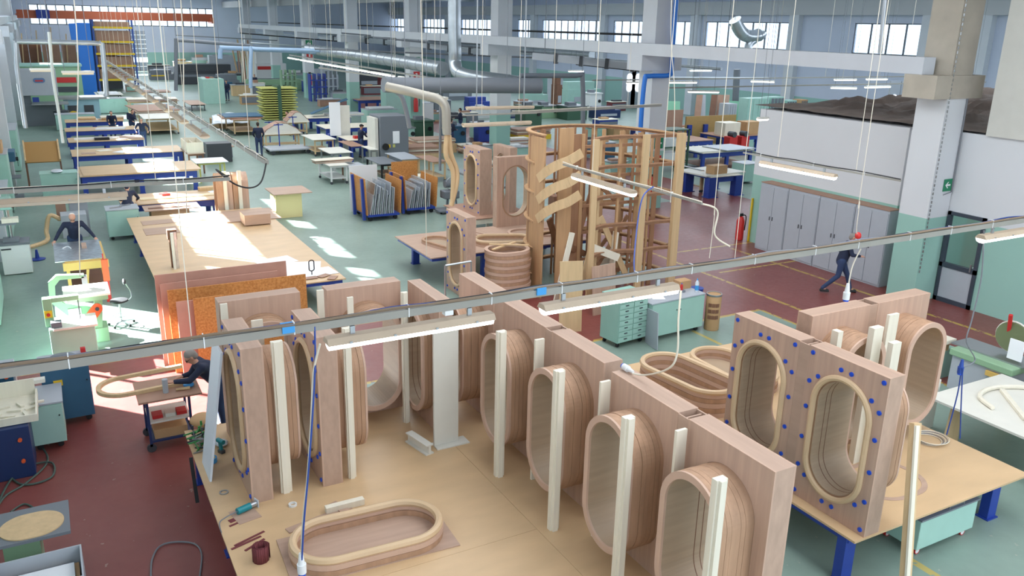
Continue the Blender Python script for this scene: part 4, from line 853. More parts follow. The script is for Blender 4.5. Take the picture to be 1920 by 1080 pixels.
# ================================================================== timber tower
def tower():
    t = thing('timber_tower', (13.2, 18.4, 0), 'tall open tower of curved plywood ribs and posts behind the front panels', 'framework')
    zs = (.5, 1.22, 1.95, 2.72, 3.5, 4.25)
    def pt(x, y, h, w, d, mt=TOWER, z0=0, nm='upright'):
        f = MB(); f.box(x-w/2, x+w/2, y-d/2, y+d/2, z0, z0+h); f.build(nm, mt, t)
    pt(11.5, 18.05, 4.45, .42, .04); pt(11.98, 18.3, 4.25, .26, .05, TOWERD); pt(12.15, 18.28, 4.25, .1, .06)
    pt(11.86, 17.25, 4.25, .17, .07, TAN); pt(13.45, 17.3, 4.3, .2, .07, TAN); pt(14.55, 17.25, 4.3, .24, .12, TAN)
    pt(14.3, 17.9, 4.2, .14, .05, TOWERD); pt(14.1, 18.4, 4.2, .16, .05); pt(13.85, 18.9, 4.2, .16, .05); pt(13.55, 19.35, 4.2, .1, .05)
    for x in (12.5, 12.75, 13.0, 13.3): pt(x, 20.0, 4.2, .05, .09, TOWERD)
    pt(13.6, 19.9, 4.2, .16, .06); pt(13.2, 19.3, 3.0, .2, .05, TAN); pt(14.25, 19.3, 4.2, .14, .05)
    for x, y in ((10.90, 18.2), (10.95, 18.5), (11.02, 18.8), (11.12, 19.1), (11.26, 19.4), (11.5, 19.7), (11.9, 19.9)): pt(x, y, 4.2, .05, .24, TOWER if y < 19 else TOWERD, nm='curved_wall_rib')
    for x, y in ((10.98, 18.55), (11.08, 18.93), (11.22, 19.3)):
        f = MB(); f.bar((x, y-.22, 2.2), (x, y+.18, 2.2), .02, 3.9); f.build('wall_strip', TOWER, t)
    rim = smooth_path([(14.55, 17.5, 0), (14.4, 18.4, 0), (14.0, 19.4, 0), (13.2, 20.05, 0), (12.2, 20.1, 0), (11.4, 19.75, 0), (11.05, 19.1, 0), (11.0, 18.3, 0)], 5)
    frn = smooth_path([(11.85, 17.3, 0), (12.4, 17.55, 0), (13.0, 17.55, 0), (13.5, 17.38, 0), (14.0, 17.4, 0), (14.5, 17.35, 0)], 4)
    for z in zs:
        for path, w in ((rim, .13), (frn, .11)):
            f = MB(); n = len(path); o = []
            for i, q in enumerate(path):
                d = path[min(i+1, n-1)]-path[max(i-1, 0)]; d.z = 0; d.normalize(); s = Vector((-d.y, d.x, 0))*w/2; o.append((q+s, q-s))
            vs = [(*p_.xy, z+dz) for dz in (0, .03) for a in o for p_ in a]
            N2 = 2*n; fs = []
            for i in range(n-1):
                a, b, c, d_ = 2*i, 2*i+1, 2*i+3, 2*i+2; fs += [(a, b, c, d_), (N2+a, N2+d_, N2+c, N2+b), (a, d_, N2+d_, N2+a), (b, N2+b, N2+c, c)]
            fs += [(0, N2, N2+1, 1), (N2-2, N2-1, 2*N2-1, 2*N2-2)]
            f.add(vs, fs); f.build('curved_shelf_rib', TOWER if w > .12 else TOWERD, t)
            f = MB()
            for i in range(0, n-1): f.bar((*path[i].xy, z-.03), (*path[i+1].xy, z-.03), .03, .07)
            f.build('rail', TOWERD, t)
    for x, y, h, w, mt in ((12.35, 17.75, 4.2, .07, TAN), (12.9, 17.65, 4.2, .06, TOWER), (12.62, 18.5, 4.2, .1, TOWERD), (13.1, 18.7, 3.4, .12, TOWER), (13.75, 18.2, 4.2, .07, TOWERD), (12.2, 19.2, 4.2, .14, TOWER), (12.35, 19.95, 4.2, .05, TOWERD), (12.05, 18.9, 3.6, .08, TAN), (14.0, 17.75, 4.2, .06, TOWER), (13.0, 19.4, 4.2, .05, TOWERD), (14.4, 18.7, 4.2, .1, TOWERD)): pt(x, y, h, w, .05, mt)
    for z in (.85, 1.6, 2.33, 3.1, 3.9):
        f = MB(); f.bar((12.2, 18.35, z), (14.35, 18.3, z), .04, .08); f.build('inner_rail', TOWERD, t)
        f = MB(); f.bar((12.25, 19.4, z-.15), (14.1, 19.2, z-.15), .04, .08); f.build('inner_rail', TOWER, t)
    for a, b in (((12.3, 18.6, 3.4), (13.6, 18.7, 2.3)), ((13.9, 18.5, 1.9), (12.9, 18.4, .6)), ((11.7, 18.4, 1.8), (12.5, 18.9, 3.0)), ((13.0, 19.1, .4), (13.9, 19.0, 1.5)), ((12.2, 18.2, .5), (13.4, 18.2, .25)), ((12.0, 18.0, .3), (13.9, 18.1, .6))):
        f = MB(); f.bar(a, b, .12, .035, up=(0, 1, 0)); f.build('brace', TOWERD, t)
    # three curved slats in front of the left side
    for k, z in enumerate((2.55, 3.05, 3.6)):
        f = MB(); c = [(10.78, 18.2, z-.42), (10.85, 17.9, z-.18), (11.05, 17.7, z), (11.3, 17.55, z+.12), (11.62, 17.5, z+.3)]; c = smooth_path(c, 4)
        for i in range(len(c)-1): f.bar(c[i], c[i+1], .02, .24)
        f.build('curved_slat', TAN, t)
    for a, b, mt in (((12.5, 17.9, 2.1), (11.75, 17.5, .2), TAN), ((12.55, 17.9, 2.1), (13.5, 17.7, .2), TAN), ((12.9, 18.8, 2.7), (11.8, 18.2, .8), TOWERD), ((11.4, 18.6, 2.0), (12.2, 19.2, .7), TOWERD), ((14.0, 19.2, 1.0), (13.2, 18.2, .3), TOWERD), ((12.1, 17.6, 1.4), (12.9, 17.45, 1.05), PINE), ((12.95, 17.7, 1.7), (12.85, 17.7, .3), PINE), ((12.0, 18.7, .55), (13.7, 18.9, .55), PINE), ((11.6, 18.0, 1.4), (12.6, 18.6, .9), TOWERD)):
        f = MB(); f.bar(a, b, .17, .04, up=(0, 1, 0)) if mt is not PINE else f.bar(a, b, .05, .2); f.build('brace', mt, t)
    f = MB(); f.box(11.9, 12.25, 19.2, 19.5, 1.98, 2.45); f.build('crosspiece', BROWNV, t)
tower()
board('leaning_post', (10.75, 17.15, .02), (.14, .05, 2.0), 'pale timber leaning against the left of the timber tower', PINE, rot=(0, math.radians(13), 0))
board('leaning_sheet', (10.95, 16.7, 0), (.5, .03, 1.3), 'pinkish plywood sheet standing in front of the tower foot', OKOUME, rot=(math.radians(-6), 0, 0))
board('leaning_sheet', (11.75, 16.35, 0), (.75, .03, 1.25), 'brown plywood sheet standing behind the mint drawer unit', OKOUME, rot=(math.radians(-6), 0, .1))
board('leaning_sheet', (10.25, 15.6, 0), (.55, .03, 1.7), 'curved-cut pale plywood sheet standing at the left of the tower foot', TAN, rot=(math.radians(-5), 0, -.3))
# loose parts on the floor inside and before the tower
rs = random.Random(11)
for i, lb in enumerate(['pale box of offcuts stacked inside the timber tower foot, top one', 'pale box of offcuts inside the timber tower foot, middle one', 'pale box of offcuts inside the timber tower foot, bottom one']):
    m = MB(); m.box(11.9, 12.25, 16.85, 17.15, .0+.28*(2-i), .27+.28*(2-i)); tag(m.build('offcut_box', OFFW, bevel=.005), lb, 'box')
# drawer unit and mint cabinets
def drawer_unit(loc, rz, label, w=.7, d=.55, h=1.05, rows=5, cols=1, legs=True, right=None, name='drawer_unit'):
    t = thing(name, loc, label, 'cabinet', rz=rz); f = F(t); b = .12
    f.box(-w/2, w/2, -d/2, d/2, b, h); f.build('body', MINTD, t, bevel=.004)
    cw = w/cols
    for c in range(cols):
        for r in range(rows):
            z0 = b+.02+(h-b-.03)*r/rows; z1 = b+(h-b-.03)*(r+1)/rows
            f = F(t); f.box(-w/2+c*cw+.012, -w/2+(c+1)*cw-.012, -d/2-.02, -d/2, z0, z1); q = f.build('drawer', MINT, t, bevel=.003)
            f = F(t); x = -w/2+(c+.5)*cw; f.box(x-.045, x+.045, -d/2-.032, -d/2-.02, z1-.05, z1-.03); f.build('handle', DGREY, q)
    for sx in (-1, 1):
        for sy in (-1, 1): f = F(t); x, y = sx*(w/2-.08), sy*(d/2-.08); f.cyl((x, y-.02, .045), (x, y+.02, .045), .045, n=12); f.box(x-.025, x+.025, y-.03, y+.03, .08, .12); f.build('caster', BLACK, t)
    return t
drawer_unit((11.0, 14.55, 0), .12, 'mint wheeled drawer unit with many small drawers before the tower', w=.86, d=.6, h=1.2, rows=8, cols=2)
def door_cabinet(loc, rz, label, w=1.2, d=.6, h=.85, n=2, mt=None, top=LGREY, casters=True, mt2=None, name='tool_cabinet', cat='cabinet', group=None, ovh=.02):
    t = thing(name, loc, label, cat, group, rz=rz); b = .12 if casters else .03; mt = mt or MINT
    f = F(t); f.box(-w/2, w/2, -d/2, d/2, b, h-.03); f.build('body', mt2 or mt, t, bevel=.004)
    for k in range(n):
        x0 = -w/2+w*k/n+.008; x1 = -w/2+w*(k+1)/n-.008; f = F(t); f.box(x0, x1, -d/2-.018, -d/2, b+.01, h-.05); q = f.build('door', mt, t, bevel=.003)
        f = F(t); xx = x1-.05 if k % 2 == 0 else x0+.05; f.cyl((xx, -d/2-.035, h*.72), (xx, -d/2-.018, h*.72), .012, n=10); f.build('knob', BLACK, q)
    f = F(t); f.box(-w/2-ovh, w/2+ovh, -d/2-ovh, d/2+ovh, h-.03, h); f.build('worktop', top, t, bevel=.004)
    if casters:
        for sx in (-1, 1):
            for sy in (-1, 1): f = F(t); x, y = sx*(w/2-.1), sy*(d/2-.1); f.cyl((x, y-.02, .05), (x, y+.02, .05), .05, n=12); f.box(x-.03, x+.03, y-.03, y+.03, .08, .12); f.build('caster', BLACK, t)
    return t
door_cabinet((12.3, 14.55, 0), .07, 'wide mint two-door cabinet with a cluttered top before the tower', w=1.65, d=.62, h=.95, top=LGREY)
board('leaning_sheet', (11.4, 13.98, 0), (.62, .02, .85), 'grey sheet leaning against the left side of the wide mint cabinet', LGREY, rot=(0, math.radians(6), math.radians(78)))
def clutter(c, w, d, label_fmt, n, seed, z):
    rs = random.Random(seed); out = []
    kinds = [('small_box', CARD), ('tin', RED), ('rag', BROWNV), ('paper_sheet', PAPER), ('plastic_pot', WHITE), ('tool_box', DBROWN), ('jar', STEEL), ('glove', GREY)]
    for i in range(n):
        k, mt = kinds[(i+seed) % len(kinds)]; x = c[0]-w/2+w*(i+.5)/n; y = c[1]+rs.uniform(-d/3, d/3); m = MB()
        m.T = Matrix.Translation((x, y, z)) @ Matrix.Rotation(rs.uniform(-.5, .5), 4, 'Z')
        if k in ('tin', 'plastic_pot', 'jar'): m.lathe((0, 0, 0), [(.05, 0), (.055, .01), (.055, .09), (.048, .1)], 14); o = m.build(k, mt, smooth=True)
        elif k == 'paper_sheet': m.box(-.15, .15, -.11, .11, 0, .003); o = m.build(k, mt)
        elif k in ('rag', 'glove'): m.ell((0, 0, .02), .11, .08, .03, 10, 6); o = m.build(k, mt, smooth=True)
        else: m.box(-.12, .12, -.07, .07, 0, .1); o = m.build(k, mt, bevel=.004)
        tag(o, label_fmt % (['red', 'brown', 'white', 'small', 'grey', 'pale', 'round', 'dark'][i % 8]+' '+k.replace('_', ' ')) if '%' in label_fmt else label_fmt, k.replace('_', ' '), None)
clutter((12.2, 14.6), 1.2, .4, '%s on the wide mint cabinet before the tower', 6, 2, .95)
m = MB(); m.box(12.75, 13.1, 14.75, 15.0, .95, 1.15); tag(m.build('card_box', CARD, bevel=.004), 'open pale wooden box at the back right of the wide mint cabinet', 'box')
bottle((13.02, 14.45, .95), 'clear water bottle with a blue label on the wide mint cabinet', h=.34, r=.045, mt=PLASTIC, cap=SKYB, band=SKYB, name='water_bottle')
bottle((12.7, 14.62, .95), 'small red and blue spray can on the wide mint cabinet', h=.22, r=.035, mt=RED, cap=SCREW, name='spray_can', cat='can')
t = thing('paper_barrel', (13.45, 14.3, 0), 'tall brown cardboard drum with printed blocks beside the mint cabinet', 'drum')
f = F(t); f.lathe((0, 0, 0), [(.17, 0), (.18, .02), (.18, .86), (.17, .88)], 24); f.build('body', CARD, t, smooth=True)
f = F(t)
for a in (-.5, .0, .5):
    for z in (.3, .45, .6): f = F(t); f.T = f.T @ Matrix.Rotation(a-.6, 4, 'Z'); f.box(-.05, .03, -.187, -.17, z, z+.09); f.build('printed_block', DBROWN, t)
f = F(t); ring(f, lambda a, b, d: (a, b, d), oval(.185, .185, n=32), oval(.165, .165, n=32), .86, .9); f.build('rim', STEEL, t)
m = MB(); m.lathe((13.33, 14.78, 0), [(.13, 0), (.15, .9), (.16, .92)], 20); tag(m.build('waste_bin', BLUE, smooth=True), 'tall blue bin between the mint cabinet and the cardboard drum', 'bin')
# mid table with oval panels
sheet_table('assembly_table', 8.7, 13.9, 20.3, 23.0, 'blue-legged table with lying oval trays beyond the front panels', [(8.7, 11.4, 20.3, 23.0), (11.4, 13.9, 20.3, 23.0)], [(9.2, 22.6), (10.5, 20.6), (13.6, 20.6), (13.6, 22.6)], top=OKX, z=.8)
sheet_table('low_table', 12.0, 14.2, 24.3, 26.8, 'low pale pine table carrying the two farther blue-plugged panels', [(12.0, 14.2, 24.3, 26.8)], [], z=.75, top=BROWNV, apron=False)
for x, y in ((12.1, 24.5), (14.1, 24.5), (12.1, 26.6), (14.1, 26.6), (13.1, 25.5)): m = MB(); m.box(x-.05, x+.05, y-.05, y+.05, 0, .719); m.build('leg', PINE, bpy.data.objects['low_table'])
m = MB(); m.box(12.0, 14.2, 24.33, 24.37, .55, .719); m.build('side_rail', PINE, bpy.data.objects['low_table'])
panel((9.05, 19.4, 0.0), -R90, 'single blue-plugged oval panel standing in front of the mid table', n=1, tunnel=.02, lining=False, H=2.2, T=.27, hole=(.40, .86))
panel((12.42, 25.4, .75), -R90, 'farther blue-plugged oval panel, left of the pair behind the mid table', n=1, tunnel=.02, lining=False, T=.45, hole=(.40, .86))
panel((13.55, 25.4, .75), -R90, 'farther oval panel standing right behind the blue-plugged one', n=1, tunnel=.02, lining=False, dots=False, hole=(.40, .86))
panel((12.7, 22.78, .8), 0, 'square panel with a broad oval opening facing us on the mid table', n=1, tunnel=.01, lining=False, dots=False, T=.26, hw=1.35, hole=(.5, .85))
tray((9.65, 21.4, .801), .42, .85, .3, 'oval tray at the left end of the mid table', layers=2, z=.12, bead=False)
tray((11.3, 20.9, .801), .5, .9, 1.2, 'oval tray with a pale bead in the middle of the mid table', layers=2, z=.12)
tray((12.9, 21.6, .801), .5, 1.0, 1.3, 'oval ring lying at the right end of the mid table', layers=1, z=.06, floor=False, bead=False)
board('ply_strip', (11.0, 22.2, .801), (.9, .08, .02), 'narrow plywood strip lying across the mid table', OKX, rot=(0, 0, 1.9))
board('ply_strip', (11.25, 22.2, .801), (.9, .06, .02), 'second narrow strip lying parallel across the mid table', OKX, rot=(0, 0, 2.05))
t = thing('ring_stack', (10.25, 18.75, 0), 'tall stack of laminated oval rings standing before the mid table', 'stack')
for k in range(13):
    j = rs.uniform(-.02, .02); f = F(t); ring(f, lambda a, b, d: (a+j, b-j, d), oval(.62+j/2, .5), oval(.52, .40), .12+k*.09, .12+k*.09+.085); f.build('laminated_ring', PLYEDGE if k % 2 else RIM, t)
f = F(t); f.box(-.5, .5, -.4, .4, 0, .115); f.build('pallet', DBROWN, t)
f = F(t); f.bar((-.5, -.1, 1.33), (.4, .35, 1.33), .08, .03); f.build('cross_strip', TAN, t); f = F(t); f.bar((-.4, .3, 1.365), (.5, -.2, 1.365), .08, .03); f.build('cross_strip', TAN, t)
t = thing('tube_stand', (7.15, 12.0, 0), 'grey tube stand behind the front table beside the single far panel', 'stand')
f = MB(); q = PY(835, 498, 14.2); a = PY(835, 590, 14.2); f.tube([(a.x, 14.2, 0), (q.x, 14.2, q.z)], .02, 8); f.build('upright', STEEL, t)
f = MB(); b = PY(883, 490, 14.2); f.tube([q, b], .02, 8); f.tube([b, (b.x, 14.2, 0)], .02, 8); f.build('crossbar', STEEL, t)
# ================================================================== left side and middle distance
def blue_bench(xl, yl, xr, yr, depth, label, z=.85, top=BIRCH, legs=3, group='blue-legged workbenches', name='workbench', shelf=False, legw=.18):
    p, q = G(xl, yl, z), G(xr, yr, z); x0, x1, y0 = p.x, q.x, (p.y+q.y)/2; y1 = y0+depth
    n = max(2, legs); L = [(x0+.15+(x1-x0-.3)*i/(n-1), y) for i in range(n) for y in (y0+.14, y1-.14)]
    t = sheet_table(name, x0, x1, y0, y1, label, [(x0, x1, y0, y1)], L, z=z, top=top, group=group, legw=legw)
    if shelf: f = MB(); f.box(x0+.15, x1-.15, y0+.2, y1-.2, .24, .27); f.build('lower_shelf', BROWNV, t)
    f = MB(); f.box(x0+.2, x1-.2, y0+.08, y0+.13, z-.26, z-.135); f.build('front_rail', BLUE, t)
    return t, (x0, x1, y0, y1)
def wood_trolley(xl, yl, xr, yr, depth, label, z=.85, top=OFFW, mt=TAN, shelf=True, name='wooden_trolley', group='wooden trolleys', wheels=True, cat='trolley', th=.025):
    p, q = G(xl, yl, z), G(xr, yr, z); x0, x1, y0 = p.x, q.x, (p.y+q.y)/2; y1 = y0+depth; cx, cy = (x0+x1)/2, (y0+y1)/2
    t = thing(name, (cx, cy, 0), label, cat, group); f = MB(); f.box(x0, x1, y0, y1, z-th, z); f.build('top_board', top, t)
    e = min(.18, (x1-x0)*.12); b = .12 if wheels else 0
    for x in (x0+e, x1-e):
        for y in (y0+e, y1-e):
            f = MB(); f.box(x-.035, x+.035, y-.035, y+.035, b, z-th-.001); f.build('leg', mt, t)
            if wheels: f = MB(); f.cyl((x, y-.02, .06), (x, y+.02, .06), .06, n=12); f.build('wheel', DGREY, t, smooth=True)
    f = MB(); f.box(x0+e, x1-e, y0+e-.02, y0+e+.02, z-th-.09, z-th-.002).box(x0+e, x1-e, y1-e-.02, y1-e+.02, z-th-.09, z-th-.002); f.build('rail', mt, t)
    if shelf: f = MB(); f.box(x0+e-.03, x1-e+.03, y0+e-.03, y1-e+.03, .24, .27); f.build('lower_shelf', mt, t)
    return t, (x0, x1, y0, y1)
def lay(name, x0, x1, y0, y1, z, h, mt, label, cat='board', rz=0, group=None, bev=0):
    m = MB(); m.T = Matrix.Translation(((x0+x1)/2, (y0+y1)/2, z)) @ Matrix.Rotation(rz, 4, 'Z'); a, b = (x1-x0)/2, (y1-y0)/2
    m.box(-a, a, -b, b, .001, h); return tag(m.build(name, mt, bevel=bev), label, cat, group)
def sheets(cx, cy, w, d, z, n, mts, fmt, seed=0, group=None, cat='sheet', h=.02):
    rs = random.Random(seed); ords = ['bottom', 'second', 'third', 'fourth', 'fifth', 'sixth', 'top']
    for i in range(n):
        k = ords[i] if i < n-1 else 'top'
        lay('ply_sheet', cx-w/2+rs.uniform(-.08, .08), cx+w/2+rs.uniform(-.08, .08), cy-d/2+rs.uniform(-.06, .06), cy+d/2+rs.uniform(-.06, .06), z+i*(h+.001), h, mts[i % len(mts)], fmt % k, cat, rs.uniform(-.12, .12), group)
# big sunlit table behind the panels
t = sheet_table('assembly_table', 1.85, 6.1, 19.6, 28.9, 'huge sunlit birch-topped table left of centre with blue legs', [(1.85, 6.1, 19.6, 24.2), (1.85, 6.1, 24.2, 28.9)], [(2.1, 21.5), (2.1, 22.6), (2.1, 26.8), (5.8, 20), (5.8, 24.2), (5.8, 28.6), (2.1, 28.6)], legw=.22)
lay('okoume_sheet', 2.2, 4.7, 27.6, 28.2, TZ, .012, OKX, 'long brown sheet with a drawn oval at the back of the sunlit table', rz=.02)
lay('okoume_sheet', 2.15, 3.1, 26.2, 27.1, TZ, .012, OKX, 'small brown sheet with a drawn oval at the back left of the sunlit table')
lay('okoume_sheet', 4.6, 6.3, 26.9, 28.6, TZ, .03, OKX, 'pink sheet overhanging the right back corner of the sunlit table')
lay('plywood_box', 5.0, 5.8, 26.2, 26.9, TZ+.031, .32, OKX, 'pink plywood box on the right back corner of the sunlit table', 'box', bev=.005)
for i, (x, y, r, lb) in enumerate([(4.9, 21.9, .2, 'curled white drawing sheet on the right part of the sunlit table'), (5.4, 21.2, -.3, 'white drawing sheet with blue lines near the sunlit table corner'), (5.55, 20.4, .1, 'white plan sheet hanging over the right edge of the sunlit table'), (5.0, 20.6, .4, 'crossing white plan sheet near the front of the sunlit table')]):
    lay('drawing_sheet', x-.5, x+.5, y-.35, y+.35, TZ+.003*i+.002, .002, PAPER, lb, 'paper', r)
for i, (x, y, lb) in enumerate([(5.3, 19.95, 'small brown veneer sample, leftmost of three at the table corner'), (5.65, 20.0, 'small brown veneer sample, middle of three at the table corner'), (5.8, 19.75, 'small brown veneer sample, rightmost at the table corner')]): lay('veneer_sample', x-.16, x+.16, y-.1, y+.1, TZ+.014, .01, BROWNV, lb, 'sample', .5*i)
t = thing('profile_clamp', (2.45, 22.2, TZ), 'pair of tall white profiles clamped upright on the sunlit table', 'profile')
for x, y in ((2.42, 22.2), (2.5, 22.28)): f = MB(); f.box(x-.035, x+.03, y-.05, y+.05, TZ, TZ+.95); f.build('profile', ALU if x > 2.45 else OFFW, t)
f = MB(); f.box(2.33, 2.55, 22.3, 22.5, TZ+.75, TZ+1.0).box(2.36, 2.52, 22.35, 22.45, TZ, TZ+.75); f.build('clamp_block', DBROWN, t)
t = thing('ring_bundle', (5.2, 29.6, 0), 'upright laminated oval rings strapped with pale battens behind the sunlit table', 'rings')
for k in range(4):
    y = 28.95+k*.3; f = MB(); x0 = 4.75+k*.27
    ring(f, lambda a, b, d: (x0+d, 29.6+a*.8, .952+b), oval(.42, .95), oval(.34, .87), 0, .235); f.build('laminated_ring', OKOUME if k % 2 else PLYEDGE, t)
for x in (5.02, 5.5): f = MB(); f.box(x-.06, x+.06, 29.19, 29.25, .1, 2.0); f.build('batten', PINE, t)
t = thing('black_handle_scissors', G(584, 498, 1.0), 'black looped handle tool standing at the corner of the sunlit table', 'tool'); o = WM[t.name].translation
f = F(t); f.tube([(a*1.3, 0, b) for a, b in oval(.05, .14, n=24)], .014, 6, closed=True); f.build('loop_handle', BLACK, t, smooth=True); f = F(t); f.cyl((0, 0, -.24), (0, 0, -.13), .012, n=8); f.build('shaft', BLACK, t)
# OSB and plywood sheets leaning between the tables
def lean(px0, py0, px1, py1, Y, mt, label, th=.03, tilt=.04):
    a, b = PY(px0, py0, Y), PY(px1, py1, Y); m = MB(); zt = (a.z+b.z)/2
    m.add([(a.x, Y, zt), (b.x, Y, zt), (b.x, Y+th, zt), (a.x, Y+th, zt), (a.x, Y-tilt*zt, 0), (b.x, Y-tilt*zt, 0), (b.x, Y+th-tilt*zt, 0), (a.x, Y+th-tilt*zt, 0)], [(0, 1, 2, 3), (4, 7, 6, 5), (0, 4, 5, 1), (1, 5, 6, 2), (2, 6, 7, 3), (3, 7, 4, 0)])
    return tag(m.build('standing_sheet', mt), label, 'sheet', 'sheets standing on edge')
OK2 = mat('pink_okoume_sheet', (196, 148, 130), .6, var=.06)
lean(289, 516, 536, 490, 17.5, OK2, 'pink plywood sheet at the back of the standing sheets'); lean(300, 536, 520, 505, 17.32, OK2, 'second pink sheet just in front of the backmost one')
lean(313, 543, 573, 516, 17.1, OSB, 'large orange OSB sheet standing among the pink sheets'); lean(330, 567, 380, 560, 16.85, OK2, 'narrow pink sheet with white edge in front of the large OSB sheet')
lean(362, 562, 420, 552, 16.7, OSB, 'narrower OSB sheet standing at the right front of the group')
# trolley with arc frame and the drawers
t = thing('tool_trolley', (1.2, 13.9, 0), 'blue steel trolley carrying a sheet and an oval arc beside the working man', 'trolley')
f = MB(); f.box(.72, 1.7, 13.62, 14.55, .93, .96); f.build('top_board', BROWNV, t)
for x in (.85, 1.5):
    for y in (13.75, 14.4):
        f = MB(); f.box(x-.02, x+.02, y-.02, y+.02, .1, .93); f.build('leg', NAVY, t)
        f = MB(); f.cyl((x, y-.02, .075), (x, y+.02, .075), .075, n=16); f.build('wheel', DGREY, t, smooth=True)
for z in (.16, .5): f = MB(); f.box(.85, 1.5, 13.75, 14.4, z, z+.03); f.build('shelf', NAVY if z < .3 else OFFW, t)
for k, (x, mt, lb) in enumerate([(1.0, RED, 'red pack on the upper shelf of the blue trolley'), (1.2, OFFW, 'white pack in the middle of the trolley shelf'), (1.38, RED, 'smaller red pack at the right of the trolley shelf')]): lay('small_pack', x-.08, x+.08, 13.85, 14.05, .531, .06, mt, lb, 'pack')
lay('drawer_tray', .92, 1.44, 13.8, 14.3, .19, .16, CARD, 'brown tray of tools on the low shelf of the trolley', 'tray')
t = thing('oval_arc', (1.15, 14.45, .961), 'half oval wooden arc lying on the trolley and sticking out to the left', 'arc', rz=math.radians(6))
f = F(t); o_ = oval(1.0, .42, n=80); i_ = oval(.93, .35, n=80); k0 = 21; k1 = 62
for k in range(k0, k1):
    a, b, c, d = o_[k], o_[k+1], i_[k+1], i_[k]; f.add([(*a, 0), (*b, 0), (*c, 0), (*d, 0), (*a, .06), (*b, .06), (*c, .06), (*d, .06)], [(0, 1, 2, 3), (4, 7, 6, 5), (0, 4, 5, 1), (1, 5, 6, 2), (2, 6, 7, 3), (3, 7, 4, 0)])
f.box(-.585, .45, .35, .42, 0, .06).box(-.585, .35, -.42, -.35, 0, .06); f.build('arc_body', TAN, t)
p = G(395, 718, .97); m = MB(); m.ell((p.x-.35, p.y+.02, 1.0), .09, .09, .04); tag(m.build('cleaning_cloth', SKYB, smooth=True), 'blue cleaning cloth on the trolley top in front of the man', 'cloth')
p = G(330, 732, .97); m = MB(); m.cyl((p.x, p.y, .985), (p.x+.22, p.y-.02, .985), .02, .03, n=10); tag(m.build('hand_brush', TAN, smooth=True), 'small wooden brush lying on the trolley top', 'brush')
# petrol blue cabinet, navy machine, left shelf bench
t = door_cabinet((-.28, 15.75, 0), .03, 'petrol-blue wheeled cabinet with a light grey top and a yellow label', w=.75, d=.65, h=1.12, n=1, mt=BLUED, top=LGREY)
f = F(t); f.box(-.2, -.06, -.36, -.344, .78, .88); f.build('yellow_label', YEL, t); f = F(t); f.lathe((0, .08, 1.12), [(.24, 0), (.2, .03), (.05, .04)], 20); f.build('round_plate', GREY, t, smooth=True)
f = F(t); f.box(.3, .38, .2, .28, 1.12, 1.2); f.build('red_switch', RED, t)
t = thing('navy_machine', (-1.2, 14.1, 0), 'navy steel cabinet machine with orange knobs at the left edge', 'machine')
f = MB(); f.box(-1.7, -.84, 13.75, 14.5, 0, .86); f.build('cabinet_body', NAVY, t, bevel=.008)
for z in (.3, .66): f = MB(); f.cyl((-.98, 13.74, z), (-.98, 13.70, z), .03, n=12); f.build('orange_knob', ORANGE, t, smooth=True)
t = thing('offcut_bench', (-.95, 14.4, .87), 'pale shallow wooden tray bench full of offcuts at the left edge', 'bench')
f = F(t); f.box(-.8, .25, -.55, .55, .0, .03).box(-.8, .25, -.55, -.52, .03, .12).box(.22, .25, -.52, .52, .03, .12).box(-.8, .22, .52, .55, .03, .3); f.build('tray_body', PINE, t)
f = F(t); f.box(-.8, .38, .56, .7, .18, .24); f.build('fence', OFFW, t)
for i in range(9):
    m = MB(); a = rs.uniform(0, 3); m.T = Matrix.Translation((-1.35+i*.08, 14.1+(i % 3)*.2, .902+.0*i)) @ Matrix.Rotation(a, 4, 'Z'); m.box(-.1, .1, -.025, .025, 0, .03)
    o = tag(m.build('wood_offcut', PINE), 'small pale wood offcut in the shallow tray bench', 'offcut', 'offcuts in the tray bench')
t = door_cabinet((-.62, 14.95, 0), 0, 'mint cupboard between the navy machine and the petrol-blue cabinet', w=.5, d=.8, h=.85, n=1)
t = thing('control_box', (-1.32, 15.75, 0), 'navy control box with orange buttons above the tray bench', 'control box')
f = MB(); f.box(-1.6, -1.02, 15.6, 15.95, 0, 1.2); f.build('cabinet_body', LGREY, t, bevel=.01); f = MB(); f.box(-1.58, -1.05, 15.56, 15.6, .85, 1.17); f.build('front_panel', BLUED, t)
for x in (-1.3, -1.15): f = MB(); f.cyl((x, 15.56, 1.02), (x, 15.53, 1.02), .03, n=10); f.build('button', ORANGE, t)
t = thing('sanding_machine', (-.8, 12.2, 0), 'grey machine table with a pale round plate at the lower left edge', 'machine')
p = G(128, 940, .8); f = MB(); f.box(p.x-1.1, p.x, p.y-.75, p.y+.05, .76, .8); f.build('machine_table', GREY, t); f = MB(); f.prism([(p.x-.42+a, p.y-.42+b) for a, b in oval(.36, .3)], .8, .815); f.build('round_plate', TAN, t); f = MB(); f.box(p.x-.75, p.x-.35, p.y-.6, p.y-.1, 0, .759); f.build('pedestal', MACHG, t)
p = G(152, 1020, .7); t = thing('paper_crate', (p.x-.5, p.y-.3, 0), 'white-rimmed crate with paper at the bottom left corner', 'crate'); f = MB(); x0, x1, y0, y1 = p.x-.9, p.x, p.y-.7, p.y
f.box(x0, x1, y0, y1, .0, .03).box(x0, x0+.02, y0, y1, .03, .7).box(x1-.02, x1, y0, y1, .03, .7).box(x0+.02, x1-.02, y1-.02, y1, .03, .7).box(x0+.02, x1-.02, y0, y0+.02, .03, .7); f.build('crate_body', LGREY, t)
lay('paper_bundle', x0+.1, x1-.1, y0+.1, y1-.12, .5, .05, PAPER, 'white papers inside the crate at the bottom left corner', 'paper'); lay('packing_block', x0+.05, x1-.05, y0+.05, y1-.05, .031, .46, CARD, 'brown packing block under the papers in the corner crate', 'block')
